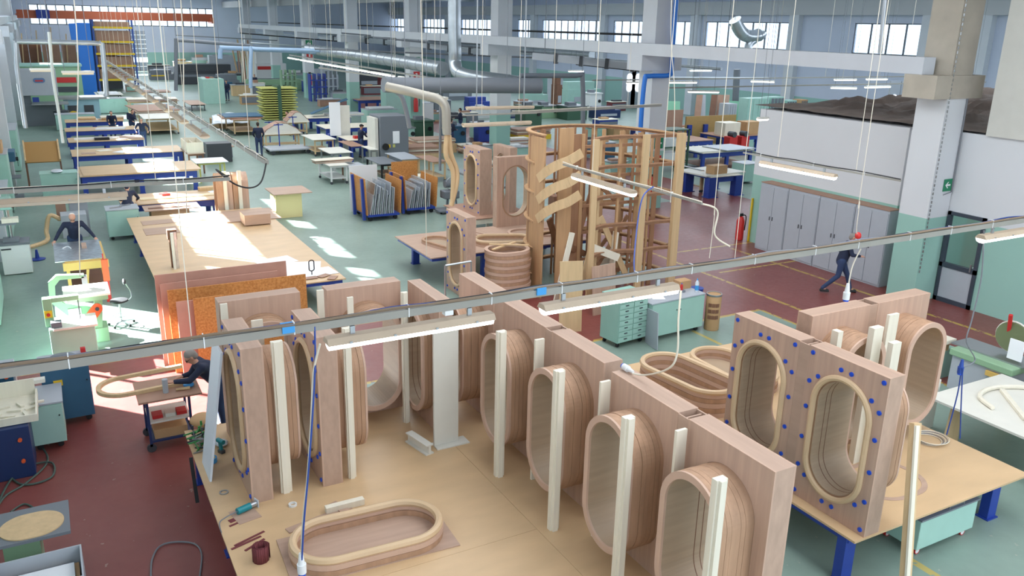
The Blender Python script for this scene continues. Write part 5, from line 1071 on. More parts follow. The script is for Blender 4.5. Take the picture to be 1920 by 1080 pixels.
# green C-frame fretsaw machine with orange guard and white table
def cframe():
    t = thing('scroll_saw', (.1, 20.1, 0), 'large pale green C-frame scroll saw with orange belt guard', 'machine')
    f = MB(); y0, y1 = 20.0, 20.14
    def XZ(px, py): v = PY(px, py, 20.05); return (v.x, v.z)
    outer = [(157, 514), (105, 516), (90, 531), (93, 565), (128, 592), (122, 610), (103, 634), (101, 650), (185, 650), (192, 578), (160, 572), (148, 572), (118, 567), (104, 556), (103, 535), (112, 524), (157, 520)]
    f.prism([XZ(*q) for q in outer], y0, y1, 'y'); f.build('c_frame', MACHG, t)
    f = MB(); a = PY(118, 552, 19.8); b = PY(205, 545, 19.8); f.box(a.x, b.x, 19.45, 20.35, a.z-.03, a.z+.02); f.build('saw_table', OFFW, t, bevel=.006)
    f = MB(); f.box(a.x+.05, b.x-.05, 19.5, 20.3, a.z-.14, a.z-.03); f.build('table_frame', MACHG, t)
    f = MB(); c0 = PY(182, 578, 19.4); c1 = PY(160, 608, 19.4); f.prism([(c0.x+.11*math.cos(v), c0.z+.11*math.sin(v)) for v in [i*.28-.6 for i in range(12)]]+[(c1.x+.11*math.cos(v), c1.z+.11*math.sin(v)) for v in [i*.28+2.5 for i in range(12)]], 19.36, 19.42, 'y'); f.build('orange_belt_guard', ORANGE, t)
    f = MB(); f.cyl((c0.x, 19.36, c0.z), (c0.x, 19.33, c0.z), .04, n=12); f.build('hub', DGREY, t)
    f = MB(); f.box(c1.x-.1, b.x-.12, 19.55, 20.2, 0, .32); f.build('base', MACHG, t, bevel=.01)
    f = MB(); f.bar((c0.x-.02, 19.7, .3), (c0.x+.06, 19.7, a.z-.1), .16, .2); f.build('column', MACHG, t)
    f = MB(); q = PY(143, 583, 19.98); f.box(q.x-.16, q.x+.1, 19.97, 19.99, q.z-.07, q.z+.06); f.build('rating_plate', PAPER, t)
    f = MB(); q = PY(158, 525, 20.07); f.box(q.x-.05, q.x+.06, 20.0, 20.14, q.z-.08, q.z+.1); f.cyl((q.x, 20.07, q.z-.08), (q.x, 20.07, a.z+.03), .008, n=6); f.build('blade_holder', STEEL, t)
cframe()
t = thing('band_saw', (.0, 18.9, 0), 'small pale green bench saw with a white table in front of the scroll saw', 'machine')
f = MB(); f.box(-.5, .35, 18.6, 19.2, 0, .75); f.build('base', MINT, t, bevel=.02); f = MB(); f.box(-.42, .4, 18.45, 19.25, .75, .8); f.build('saw_table', OFFW, t, bevel=.01)
f = MB(); f.box(-.55, -.38, 18.8, 19.0, .75, 1.35).box(-.38, .12, 18.82, 18.98, 1.25, 1.35); f.build('arm', MACHG, t, bevel=.01); f = MB(); f.cyl((.1, 18.9, 1.25), (.1, 18.9, .8), .012, n=8); f.build('blade', DGREY, t)
f = MB(); f.cyl((-.47, 18.8, 1.02), (-.47, 18.75, 1.02), .035, n=12); f.build('red_button', RED, t); f = MB(); f.box(-.54, -.4, 18.78, 18.8, .95, 1.1); f.build('yellow_plate', YEL, t)
lay('small_vice', -.45, -.25, 18.5, 18.7, .8, .12, GREY, 'grey vice on the corner of the small saw table', 'vice', bev=.01)
# swivel stool
t = thing('swivel_stool', (.95, 20.55, 0), 'black seated swivel stool with a curved backrest arm beside the scroll saw', 'stool')
for k in range(5):
    a = k*2*math.pi/5+.3; f = F(t); f.bar((0, 0, .1), (.28*math.cos(a), .28*math.sin(a), .07), .035, .03); f.build('foot', STEEL, t); f = F(t); f.cyl((.28*math.cos(a), .28*math.sin(a)-.015, .03), (.28*math.cos(a), .28*math.sin(a)+.015, .03), .03, n=10); f.build('caster', BLACK, t)
f = F(t); f.cyl((0, 0, .1), (0, 0, .56), .022, n=12); f.build('column', STEEL, t, smooth=True); f = F(t); f.lathe((0, 0, .56), [(.17, 0), (.2, .025), (.19, .06), (.1, .075)], 24); f.build('seat', BLACK, t, smooth=True)
f = F(t); f.tube([(.16*math.cos(i*.4), .16*math.sin(i*.4), .24) for i in range(16)], .01, 6, closed=True); f.build('foot_ring', STEEL, t, smooth=True)
f = F(t); f.tube(smooth_path([(.12, .05, .56), (.26, .1, .6), (.27, .12, .75), (.2, .14, .92), (.18, .14, .98)], 4), .012, 6); f.build('back_arm', STEEL, t, smooth=True); f = F(t); f.ell((.16, .13, 1.0), .04, .12, .07); f.build('backrest', BLACK, t, smooth=True)
# man's stand: wooden trestle with the aluminium sheet
t = thing('wooden_trestle', (.35, 24.0, 0), 'yellow wooden trestle table holding the bright metal sheet', 'trestle')
f = MB(); f.box(-.1, .95, 23.2, 23.3, .72, .92); f.build('front_rail', mat('yellow_pine', (214, 176, 96), .5), t)
for x in (.0, .85):
    for y in (23.35, 25.2): f = MB(); f.bar((x, y, 0), (x, y, .9), .08, .08); f.build('leg', MATS['yellow_pine'], t)
f = MB(); f.bar((.35, 23.25, .05), (.45, 23.25, .72), .14, .06); f.build('centre_post', MATS['yellow_pine'], t)
f = MB(); f.box(-.05, .9, 23.3, 25.3, .9, .93); f.build('top_frame', MATS['yellow_pine'], t); f = MB(); f.box(.05, .8, 23.4, 25.1, .25, .28); f.build('lower_shelf', DBROWN, t)
m = MB(); m.box(-.27, .85, 23.35, 25.45, .931, .95); o = tag(m.build('metal_sheet', ALU, bevel=.004), 'shiny scratched aluminium sheet held by the grey-haired man', 'sheet')
m = MB(); m.box(.4, .52, 24.55, 25.0, .951, 1.0); tag(m.build('sanding_block', OKX), 'pink wooden block lying on the aluminium sheet', 'block')
m = MB(); m.tube(smooth_path([(-.05, 24.7, .965), (.05, 24.85, .965), (.12, 24.75, .965), (.14, 24.6, .965)], 5), .013, 6); tag(m.build('work_goggles', WHITE, smooth=True), 'white curved handle tool lying at the left on the aluminium sheet', 'tool')
m = MB(); p = PY(172, 500, 22.6); m.box(.75, .9, 22.5, 22.62, .55, 1.1); o = m.build('orange_clamp', ORANGE); tag(o, 'orange upright clamp standing in front of the aluminium sheet trestle', 'clamp'); f = MB(); f.box(.77, .88, 22.5, 22.62, 0, .549); f.build('red_foot', RED, o); f = MB(); f.cyl((.8, 22.56, 1.1), (.8, 22.56, 1.25), .012, n=8); f.build('handle', RED, o)
# white dishwasher-like cabinet with column drill
t = thing('white_cabinet', (-1.2, 26.4, 0), 'white low cabinet with a dark top under the mint column drill', 'cabinet')
f = MB(); f.box(-1.56, -.86, 26.1, 26.75, .02, .84); f.build('body', WHITE, t, bevel=.01); f = MB(); f.box(-1.58, -.84, 26.08, 26.77, .84, .9); f.build('worktop', GREY, t); f = MB(); f.box(-1.54, -1.3, 26.085, 26.1, .72, .76); f.build('handle_slot', DGREY, t)
def drill(x, y, z, label, head=MINT, h=1.1, s=1.0, table=True):
    t = thing('drill_press', (x, y, z), label, 'drill', 'drill presses'); f = F(t); f.box(-.2*s, .2*s, -.25*s, .25*s, 0, .06); f.build('base', GREY, t, bevel=.01)
    f = F(t); f.cyl((0, .12*s, .06), (0, .12*s, h-.02), .05*s, n=14); f.build('column', STEEL, t, smooth=True)
    f = F(t); f.box(-.14*s, .14*s, -.4*s, .3*s, h-.02, h+.24*s); f.build('head', head, t, bevel=.03); f = F(t); f.cyl((0, -.28*s, h-.02), (0, -.28*s, h-.24*s), .035*s, .02*s, n=12); f.build('spindle', STEEL, t, smooth=True)
    f = F(t); f.cyl((.14*s, -.2*s, h+.05), (.2*s, -.2*s, h+.05), .05*s, n=12)
    for k in range(3): a = k*2.1; f.cyl((.18*s, -.2*s, h+.05), (.18*s, -.2*s+.2*s*math.cos(a), h+.05+.2*s*math.sin(a)), .01, n=6)
    f.build('feed_lever', BLACK, t)
    if table: f = F(t); f.box(-.2*s, .2*s, -.42*s, .06*s, h*.55, h*.55+.05); f.build('drill_table', GREY, t)
    return t
drill(-1.28, 26.45, .9, 'mint headed column drill standing on the white cabinet at the left', MINTD, h=.95)
lay('wood_block', -1.42, -1.02, 26.05, 26.35, 1.474, .12, PINE, 'pinkish white block clamped on the column drill table', 'block')
m = MB(); q = (-.75, 27.6, 0); m.lathe(q, [(.2, 0), (.22, .02), (.06, .05), (.03, .3)], 18); tag(m.build('pedal_stand', BLUE, smooth=True), 'small blue round foot stand on the floor by the column drill', 'stand')
drill(-1.45, 38.0, 0, 'navy column drill standing at the left wall by the sloping brown tray', BLUED, h=1.5, s=1.5)
# left wall cabinets
door_cabinet((-1.68, 36, 0), -R90, 'tall mint cabinet at the left wall with a brown box on top', w=1.6, d=.5, h=2.1, n=2, casters=False); lay('brown_box', -1.95, -1.55, 35.4, 36.6, 2.101, .35, CARD, 'brown box on top of the tall mint wall cabinet', 'box')
door_cabinet((-1.66, 31.5, 0), -R90, 'mint wall cabinet behind the column drill', w=2.2, d=.5, h=1.6, n=2, casters=False)
door_cabinet((-1.72, 22.8, 0), -R90, 'low mint cabinet at the left wall beside the scroll saw', w=2.4, d=.4, h=.9, n=2, casters=False)
door_cabinet((-1.6, 46, 0), -R90, 'mint cupboard at the left wall before the grey bandsaw', w=3.0, d=.6, h=1.9, n=3, casters=False)
t = thing('sloping_tray', (-.35, 40.5, 0), 'brown sloping display tray on legs with a metal rim at the left wall', 'stand')
f = MB(); f.bar((-.35, 40.2, 1.0), (-.35, 41.0, 1.75), 1.25, .05); f.build('tray_board', mat('ochre_board', (168, 128, 74), .6), t)
for x in (-.98, .3): f = MB(); f.bar((x, 40.2, 1.05), (x, 41.0, 1.8), .06, .14); f.build('side_board', TAN, t); f = MB(); f.bar((x, 40.3, 0), (x, 40.3, 1.1), .06, .06); f.bar((x, 40.95, 0), (x, 40.95, 1.6), .06, .06); f.build('leg', DBROWN, t)
door_cabinet((.15, 37.8, 0), 0, 'mint box cabinet with a white crumpled part on it by the first bench rows', w=1.3, d=.8, h=.95, n=1, casters=False, top=MINT)
m = MB(); m.ell((.1, 37.7, 1.002), .22, .4, .05, 12, 6); tag(m.build('white_bag', PLASTIC), 'white plastic piece lying on the mint box cabinet by the bench rows', 'bag')
door_cabinet((1.78, 29.5, 0), 0, 'mint wheeled cabinet with tools on its grey top behind the metal sheet man', w=.95, d=.75, h=1.0, n=1, top=LGREY)
for i, (x, y, a, lb) in enumerate([(1.6, 29.4, .3, 'steel hand tool lying on the grey cabinet top, left one'), (1.9, 29.65, .5, 'steel hand tool lying on the grey cabinet top, right one')]): lay('hand_tool', x-.18, x+.18, y-.03, y+.03, 1.0, .04, STEEL, lb, 'tool', a)
t = thing('plywood_crate', (3.2, 29.85, 0), 'brown plywood box with an overhanging top board before the first bench', 'box'); f = MB(); f.box(2.65, 3.85, 29.5, 30.2, 0, .8); f.build('body', CARD, t, bevel=.005); f = MB(); f.box(2.45, 4.2, 29.35, 30.25, .8, .83); f.build('top_board', OKX, t)
lay('veneer_strip', 2.6, 3.9, 29.6, 29.8, .831, .02, DBROWN, 'dark strip on the overhanging top board before the first bench')
t = thing('small_machine', (.35, 30.5, 0), 'small white-topped planer with hoses behind the metal sheet man', 'machine')
f = MB(); f.box(.0, .75, 30.0, 30.7, 0, .75); f.build('cabinet_body', LGREY, t, bevel=.01); f = MB(); f.box(-.15, .9, 30.9, 32.1, 1.0, 1.05); f.build('machine_table', CAST, t); f = MB(); f.box(-.1, .2, 30.95, 31.8, .4, .98); f.build('drawer_body', BROWNV, t); f = MB(); f.box(.3, .85, 31.0, 31.9, 0, .99); f.build('side_body', LGREY, t)
f = MB(); f.tube(smooth_path([(.0, 30.2, .6), (-.3, 30.2, .75), (-.45, 30.1, .3), (-.5, 29.6, .06), (-1.2, 28.8, .06)], 6), .07, 8); f.build('hose', TAN, t, smooth=True)
# bench rows on the left
b, e = blue_bench(228, 386, 412, 372, 1.9, 'first blue bench from us on the left, with the bending man at it', legs=2)
lay('red_pouch', 3.2, 3.5, 31.5, 31.8, .85, .1, RED, 'red tool on the first left bench', 'tool', .3); lay('wood_plane', 4.6, 5.2, 32.1, 32.4, .85, .12, TAN, 'brown wooden tool on the first left bench', 'tool', .1)
lay('paper_sheets', 4.9, 5.7, 31.4, 32.0, .85, .01, PAPER, 'white papers at the right end of the first left bench', 'paper', .2)
lay('work_sheet', 2.5, 5.9, 31.1, 31.5, .85, .03, PINEX, 'long pale batten along the front of the first left bench')
b, e = blue_bench(150, 332, 372, 318, 2.6, 'second blue bench from us carrying one large sunlit sheet', legs=3)
lay('ply_sheet', e[0]+.1, e[1]+.1, e[2]+.05, e[3]-.1, .85, .025, BIRCH, 'large sunlit plywood sheet covering the second left bench', 'sheet', .02)
b, e = blue_bench(135, 293, 345, 283, 2.2, 'third blue bench from us, cluttered with patterns on the left', legs=3)
for i in range(5): lay('pattern_piece', e[0]+.4+i*.7, e[0]+1.0+i*.7, e[2]+.4+(i % 2)*.7, e[2]+.9+(i % 2)*.7, .85, .02, [OKX, PINE, PAPER, BROWNV, PAPER][i], ['brown pattern piece at the left of the third left bench', 'pale pattern piece second on the third left bench', 'white pattern sheet mid third left bench', 'brown veneer pattern on the third left bench', 'white sunlit sheet at the right of the third left bench'][i], 'pattern', .4*i)
b, e = blue_bench(128, 266, 272, 262, 1.8, 'fourth blue bench from us, with long white strips', legs=3)
lay('white_strip', e[0]+.3, e[0]+2.4, e[2]+.7, e[2]+1.0, .85, .08, WHITE, 'long white profile on the fourth left bench', 'profile'); lay('black_tray', e[0]+1.2, e[0]+1.9, e[2]+.3, e[2]+.6, .85, .12, BLACK, 'black tray on the fourth left bench', 'tray'); lay('ply_sheet', e[0]+2.3, e[1]-.05, e[2]+.2, e[3]-.1, .85, .03, OKX, 'brown sheet at the right of the fourth left bench', 'sheet', .1)
b, e = blue_bench(122, 247, 268, 241, 1.7, 'fifth blue bench from us where the bespectacled worker leans', legs=3)
lay('white_strip', e[0]+1.6, e[0]+3.1, e[2]+.5, e[2]+.8, .85, .07, WHITE, 'white profile on the fifth left bench, rear one', 'profile'); lay('white_strip', e[0]+1.5, e[0]+3.0, e[2]+.1, e[2]+.35, .85, .07, WHITE, 'white profile on the fifth left bench, front one', 'profile')
b, e = blue_bench(122, 230, 232, 226, 1.7, 'sixth blue bench from us with stacked boards and two workers', legs=3)
sheets(e[0]+1.2, e[2]+.9, 1.1, .9, .85, 3, [PINE, CARD, TAN], '%s board of the small pile on the sixth left bench', 5, h=.06); sheets(e[0]+2.6, e[2]+.9, 1.2, .9, .85, 3, [TAN, CARD, PINE], '%s board of the larger pile on the sixth left bench', 6, h=.07)
door_cabinet((1.6, 60.5, 0), 0, 'mint low cabinet before the far left machines', w=2.2, d=1, h=1.0, n=2, casters=False)
# sunlit trolley with long boards and white crate table
t, e = wood_trolley(268, 222, 340, 222, 5.0, 'long wooden trolley with sunlit white boards beside the bench rows', z=1.0, top=OFFW)
sheets((e[0]+e[1])/2+.1, e[3]+.5, 2.6, 4.2, 1.01, 4, [BROWNV, PINE, OKX, BROWNV], '%s brown board piled on the long sunlit trolley', 9, h=.04)
t, e = wood_trolley(240, 192, 335, 188, 2, 'sunlit trolley of stacked panels behind the leaning workers', z=1.1, top=BROWNV); sheets((e[0]+e[1])/2, (e[2]+e[3])/2, 3.4, 1.6, 1.101, 3, [OFFW, BROWNV, PINE], '%s sunlit panel on the farther stacked trolley', 19, h=.05)
t, e = wood_trolley(349, 288, 386, 288, 2.0, 'brown workbench carrying the open pale plywood box', z=.95, top=OKX, wheels=False, mt=DBROWN, shelf=False)
t = thing('open_crate', ((e[0]+e[1])/2, (e[2]+e[3])/2, .951), 'open pale plywood box standing on the brown workbench', 'crate'); a, b_ = (e[1]-e[0])/2-.05, .95
f = F(t); f.box(-a, a, -b_, b_, 0, .02).box(-a, -a+.02, -b_, b_, .02, .5).box(a-.02, a, -b_, b_, .02, .5).box(-a+.02, a-.02, b_-.02, b_, .02, .5).box(-a+.02, a-.02, -b_, -b_+.02, .02, .5).box(-.01, .01, -b_+.02, b_-.02, .02, .4); f.build('box_body', PINE, t)
t, e = wood_trolley(366, 305, 430, 304, 1.4, 'narrow table with a white sheet beside the strapped rings', z=.9, top=PAPER, mt=YELG, wheels=False, shelf=False)
q_ = G(390, 306, 0); lay('dark_cupboard', q_.x, q_.x+1.2, q_.y, q_.y+.9, 0, .95, DGREY, 'dark grey cupboard behind the open plywood box', 'cupboard', bev=.01); lay('long_plank', q_.x-.3, q_.x+1.6, q_.y+1.4, q_.y+2.1, .55, .03, BROWNV, 'brown plank bridging low trestles by the dark cupboard'); lay('plank_support', q_.x-.2, q_.x+1.5, q_.y+1.5, q_.y+2.0, 0, .545, GREY, 'grey support under the brown plank by the dark cupboard', 'support')
t = thing('pale_cabinet', (7.35, 30.6, 0), 'pale yellow cabinet with a veneer top right of the strapped rings', 'cabinet'); f = MB(); f.box(6.9, 7.85, 30.2, 31.0, 0, .9); f.build('body', mat('pale_yellow', (226, 214, 156), .5), t, bevel=.005); f = MB(); f.box(6.8, 8.2, 30.0, 31.4, .9, .93); f.build('top_board', OKX, t)
# grey bandsaw cabinet with logo, machines behind
t = thing('grey_bandsaw', (-.3, 63, 0), 'grey upright saw cabinet with a red and blue oval badge at the left wall', 'machine')
f = MB(); f.box(-1.2, .9, 62.8, 64.0, 1.95, 3.6); f.build('upper_body', LGREY, t, bevel=.02); f = MB(); f.box(-1.2, 1.0, 63.0, 64.2, 0, 1.4); f.build('lower_body', GREY, t, bevel=.02); f = MB(); f.box(-.7, 1.4, 62.2, 64.0, 1.4, 1.48); f.build('saw_table', CAST, t)
f = MB(); f.box(-1.2, -.7, 63.1, 64.0, 1.4, 1.95); f.build('neck', GREY, t); f = MB(); f.prism([(-.1+a, 2.9+b) for a, b in oval(.34, .15, n=24)], 62.77, 62.8, 'y'); f.build('oval_badge', mat('badge_blue', (90, 120, 160), .4), t); f = MB(); f.box(-.32, .12, 62.75, 62.77, 2.84, 2.92); f.build('badge_stripe', RED, t)
f = MB(); f.box(-.62, -.25, 62.7, 62.79, 1.55, 1.85); f.build('blue_guard', BLUE, t)
m = MB(); m.lathe((.9, 61.5, 0), [(.4, 0), (.45, 1.05), (.47, 1.1)], 18); tag(m.build('black_bin', DGREY, smooth=True), 'dark ribbed bin beside the grey upright saw', 'bin')
m = MB(); ring(m, lambda a, b, d: (1.6+a, 62+d, .5+b), oval(.35, .5, n=32), oval(.24, .4, n=32), 0, .1); tag(m.build('coiled_hose', YEL), 'yellow coiled hose beside the dark bin', 'hose')
t = thing('green_planer', (.6, 75, 0), 'large pale green planing machine behind the grey upright saw', 'machine'); f = MB(); f.box(-1.5, 2.8, 74, 76.5, 0, 3.2); f.build('body', MACHG, t, bevel=.03); f = MB(); f.box(-1.6, 2.9, 73.9, 76.6, 3.2, 3.35); f.build('cover', MINT, t); f = MB(); f.box(.2, 2.4, 73.95, 74, 2.0, 2.4); f.build('red_panel', RED, t); f = MB(); f.box(.2, 2.4, 73.95, 74, 1.3, 1.7); f.build('dark_panel', DGREY, t)
t = thing('light_blue_machine', (2.3, 66.5, 0), 'light blue machine with a long bed behind the bench rows', 'machine'); f = MB(); f.box(1.2, 3.4, 66, 67.4, 0, 1.4); f.build('body', mat('machine_light_blue', (150, 186, 200), .45), t, bevel=.02); f = MB(); f.box(.9, 3.9, 65.8, 67.6, 1.4, 1.55); f.build('bed', CAST, t)
for x in (1.7, 2.7): f = MB(); f.box(x-.3, x+.3, 65.95, 66, .5, 1.0); f.build('dark_panel', DGREY, t)
door_cabinet((4.6, 70.5, 0), 0, 'mint workbench cabinet by the blue wrapped posts', w=2.6, d=1.2, h=1.1, n=2, casters=False)
t, e = wood_trolley(180, 178, 232, 178, 3, 'trolley with sunlit white sheets by the yellow racking', z=1.0, top=OFFW, mt=DGREY)
m = MB(); m.box(e[0]+.2, e[1]-.3, e[2]+.3, e[3]-.4, 1.002, 1.08); tag(m.build('sheet_pack', PAPER), 'pack of white sheets on the trolley by the yellow racking', 'sheets')
# brown panels stored upright at far left
for i, (x0, x1, z, mt, lb) in enumerate([(-1.4, .4, 3.2, DBROWN, 'dark upright veneer panel, leftmost at the far left store'), (.5, 2.0, 3.4, BROWNV, 'brown upright panel, second at the far left store'), (2.1, 3.4, 3.4, BROWNV, 'brown upright panel, third at the far left store'), (3.5, 4.3, 3.0, ORANGE, 'orange-brown upright panel in the far left store'), (4.4, 7.0, 3.7, BROWNV, 'widest brown upright panel at the right of the far left store')]):
    lay('stored_sheet', x0, x1, 95, 95.15, 1.2, z, mt, lb, 'panel', group='upright panels at the far left')
lay('store_base', -1.6, 7.2, 94.5, 95.7, 0, 1.2, GREY, 'grey low base carrying the upright panels at the far left', 'base')
for i in range(7): m = MB(); x = -1.3+i*1.25; m.bar((x, 94.6, 1.2), (x+.25, 94.85, 5.2+.3*(i % 3)), .1, .1); tag(m.build('stored_batten', TAN), 'tall thin batten leaning at the far left store', 'batten', 'battens leaning at the far left store')
# blue wrapped posts and yellow racking
for i, (xa, ya, xb, yb, w, lb) in enumerate([(135, 44, 141, 78, .55, 'narrow blue wrapped column hanging behind the bigger blue one'), (154, 43, 170, 178, 1.15, 'wide bright blue wrapped column by the yellow racking')]):
    a, b_ = PY(xa, ya, 84), PY(xb, yb, 84); m = MB(); m.bar((a.x, 84, a.z), (b_.x, 84, max(b_.z, 0)), w, .5); o = tag(m.build('blue_column', BRIGHTBLUE, bevel=.05), lb, 'column'); o['group'] = 'blue wrapped columns'
m = MB(); m.box(3.1, 3.6, 84.05, 84.4, 0, 5.6); tag(m.build('column_support', GREY), 'grey post carrying the narrow blue column', 'post')
t = thing('pallet_rack', (6.6, 92, 0), 'tall storage rack with yellow beams and brown sheet goods near the roller door', 'rack')
for x in (4.9, 8.3):
    for y in (91, 94): f = MB(); f.box(x-.08, x+.08, y-.08, y+.08, 0, 6.6); f.build('upright', mat('rack_blue', (50, 80, 150), .5), t)
for z in (1.0, 2.3, 3.4, 4.5, 5.8):
    for yy in (90.9, 94): f = MB(); f.box(4.9, 8.3, yy, yy+.15, z, z+.18); f.build('cross_beam', YEL, t)
for i, z in enumerate((1.18, 2.48, 3.58, 4.68, 5.98)): lay('sheet_stack', 5.1, 8.1, 91.2, 93.8, z, [.9, .75, .8, .9, .45][i], BROWNV, 'stack of brown sheets on the %s level of the yellow racking' % ['lowest', 'second', 'third', 'fourth', 'top'][i], 'stack')
# mint cube, trolleys and covered heap in the centre-left distance
lay('mint_cabinet', 11.9, 13.6, 75.6, 78.4, 0, 2.05, MINT, 'tall mint cube cabinet standing alone in the far aisle', 'cabinet', bev=.01)
for i in range(4): lay('small_part', 12.0+i*.35, 12.25+i*.35, 76.5, 77.2, 2.051, .1, [WHITE, RED, BROWNV, DGREY][i], ['white', 'red', 'brown', 'dark'][i]+' item on top of the mint cube cabinet', 'part')
lay('flat_board', 8.2, 10.9, 88.5, 91, .0, .1, BROWNV, 'flat brown board lying on the floor of the far aisle')
t, e = wood_trolley(355, 196, 388, 196, 4, 'low trolley of pink boards left of the covered heap', z=.5, top=OKX, mt=DGREY, shelf=False)
m = MB(); vs = []; fs = []; c = G(440, 222, 0)
for j in range(17):
    for i in range(25): x = 9.3+i*.10+j*.06; y = 57+j*.35; vs.append((x, y, .45+.35*math.sin(i/24*math.pi)*math.sin(j/16*math.pi)+.12*noise.noise(Vector((x*2, y, 0)))))
for j in range(16):
    for i in range(24): a = j*25+i; fs.append((a, a+1, a+26, a+25))
m.add(vs, fs); o = m.build('dust_sheet', PLASTIC, smooth=True); md = o.modifiers.new('s', 'SOLIDIFY'); md.thickness = .03; tag(o, 'whitish plastic sheet draped over a low heap in the centre-left distance', 'cover')
lay('covered_heap', 9.9, 11.8, 58, 61.5, 0, .36, CARD, 'low brown heap of boards under the plastic sheet', 'heap')
t, e = wood_trolley(432, 224, 492, 224, 3, 'wooden trolley with bent brown boards beside the standing man', z=1.0, top=BROWNV); sheets((e[0]+e[1])/2, (e[2]+e[3])/2, 2.4, 2.2, 1.001, 3, [BROWNV, OKX, BLUED], '%s bent sheet on the trolley behind the standing man', 31, h=.05)
# arched formwork trolleys
def arch(xl, yl, xr, yr, label, h=.7, z=.85):
    t, e = wood_trolley(xl, yl, xr, yr, 1.1, label, z=z, top=PINE, name='arched_formwork', cat='formwork', group='arched formwork trolleys')
    n = 12; w = e[1]-e[0]
    for y in (e[2]+.1, e[3]-.15):
        f = MB(); pts = [(e[0]+w*i/n, z+.001+h*math.sin(math.pi*(.06+.88*i/n))-h*.17) for i in range(n+1)]; f.prism(pts+[(e[1], z+.001), (e[0], z+.001)], y, y+.04, 'y'); f.build('arch_rib', OFFW, t)
    f = MB()
    for i in range(n): f.add([(pts[i][0], e[2]+.1, pts[i][1]+.01), (pts[i+1][0], e[2]+.1, pts[i+1][1]+.01), (pts[i+1][0], e[3], pts[i+1][1]+.01), (pts[i][0], e[3], pts[i][1]+.01)], [(0, 1, 2, 3)])
    o = f.build('curved_sheet', BROWNV, t); o.modifiers.new('s', 'SOLIDIFY').thickness = .03
    return t, e
arch(492, 252, 568, 250, 'arched formwork trolley beside the standing man, nearest of two'); arch(535, 228, 585, 230, 'arched formwork trolley partly behind the nearer arch')
for x, y, h in ((525, 284, 1.5), (507, 270, 1.3), (551, 262, 1.4)):
    p = G(x, y, 0); m = MB(); m.bar((p.x, p.y, 0), (p.x, p.y, h), .05, .05).bar((p.x-.25, p.y, h-.05), (p.x+.25, p.y, h-.05), .05, .05); tag(m.build('bar_clamp', BLUE), 'blue bar clamp standing at the %s of the arched formwork' % ('front' if y > 280 else ('left' if x < 510 else 'right')), 'clamp')
t = thing('low_dolly', G(550, 288, 0), 'low grey flat dolly on wheels in the open aisle', 'dolly'); f = F(t); f.box(-1.3, .95, -.3, 1.3, .22, .3); f.build('deck', LGREY, t, bevel=.01)
for x in (-1.1, .8):
    for y in (-.15, 1.1): f = F(t); f.cyl((x, y-.04, .11), (x, y+.04, .11), .11, n=12); f.build('wheel', DGREY, t, smooth=True)
wood_trolley(585, 262, 632, 261, 2.4, 'square wooden table on wheels with a white top in the open aisle', z=.9, top=OFFW)
wood_trolley(612, 285, 668, 288, 2.0, 'pale topped trestle table, nearest of the small tables in mid aisle', z=.85, top=OFFW, mt=STEEL, group='small aisle tables', name='small_table', cat='table', wheels=False, shelf=False); wood_trolley(652, 272, 690, 276, 2.2, 'small table with a brown top behind the pale trestle table', z=.85, top=BROWNV, mt=BLUE, group='small aisle tables', name='small_table', cat='table', wheels=False, shelf=False); wood_trolley(692, 280, 712, 281, 1.4, 'small table with a white sheet at the grey control cabinet', z=.85, top=OFFW, mt=STEEL, group='small aisle tables', name='small_table', cat='table', wheels=False, shelf=False)
t, e = wood_trolley(611, 308, 662, 312, 2.0, 'white steel trolley piled with pink veneer strips', z=.85, top=OFFW, mt=WHITE); sheets((e[0]+e[1])/2, (e[2]+e[3])/2, 1.7, .5, .851, 5, [OKX, PINE, OKX, BROWNV, PINE], '%s veneer strip of the pile on the white trolley', 41, h=.03)
wood_trolley(662, 318, 712, 322, 2.4, 'low grey-brown table in front of the grey control cabinet', z=.75, top=LGREY, mt=BROWNV, wheels=False, name='low_bench', cat='bench', group=None, shelf=False); wood_trolley(705, 305, 760, 309, 2.2, 'dark topped low table beside the grey control cabinet', z=.75, top=GREY, mt=BLACK, wheels=False, name='low_bench', cat='bench', group=None, shelf=False)
# sheet racks
def rack(x0, y0, w, label, d=1.0, h=1.45, n=11, left=OSB, seed=1):
    t = thing('sheet_rack', (x0+w/2, y0+d/2, 0), label, 'rack', 'sheet racks'); f = MB(); f.box(x0, x0+w, y0, y0+d*1.6, .16, .24); f.build('base', BLUE, t)
    for xx in (x0+.12, x0+w-.12):
        for yy in (y0+.12, y0+d*1.4): f = MB(); f.cyl((xx, yy-.03, .08), (xx, yy+.03, .08), .08, n=12); f.build('caster', BLACK, t)
    f = MB(); f.bar((x0-.03, y0+d*.75, .24), (x0-.10, y0+d*.75, h+.12), .03, d*1.6, up=(0, 1, 0)); f.build('end_board', left, t)
    for yy in (y0+.15, y0+d*1.2): f = MB(); f.bar((x0-.1, yy, .05), (x0-.15, yy, h+.1), .1, .12, up=(0, 1, 0)); f.build('upright', BLUE, t)
    f = MB(); f.bar((x0+w+.02, y0+d*.75, .24), (x0+w+.08, y0+d*.75, h+.0), .03, d*1.6, up=(0, 1, 0)); f.build('side_board', OSB, t)
    rs = random.Random(seed)
    for i in range(n):
        f = MB(); x = x0+.1+(w-.25)*i/n; hh = h*rs.uniform(.72, .98)-(.15 if i % 3 == 0 else 0); a = .1+.2*(1-i/n)
        f.bar((x, y0+d*.7, .241), (x+a*.5, y0+d*.7, hh), .035, d*1.35, up=(0, 1, 0)); o = f.build('panel_sheet', ALU if i % 2 else LGREY, t); 
    return t
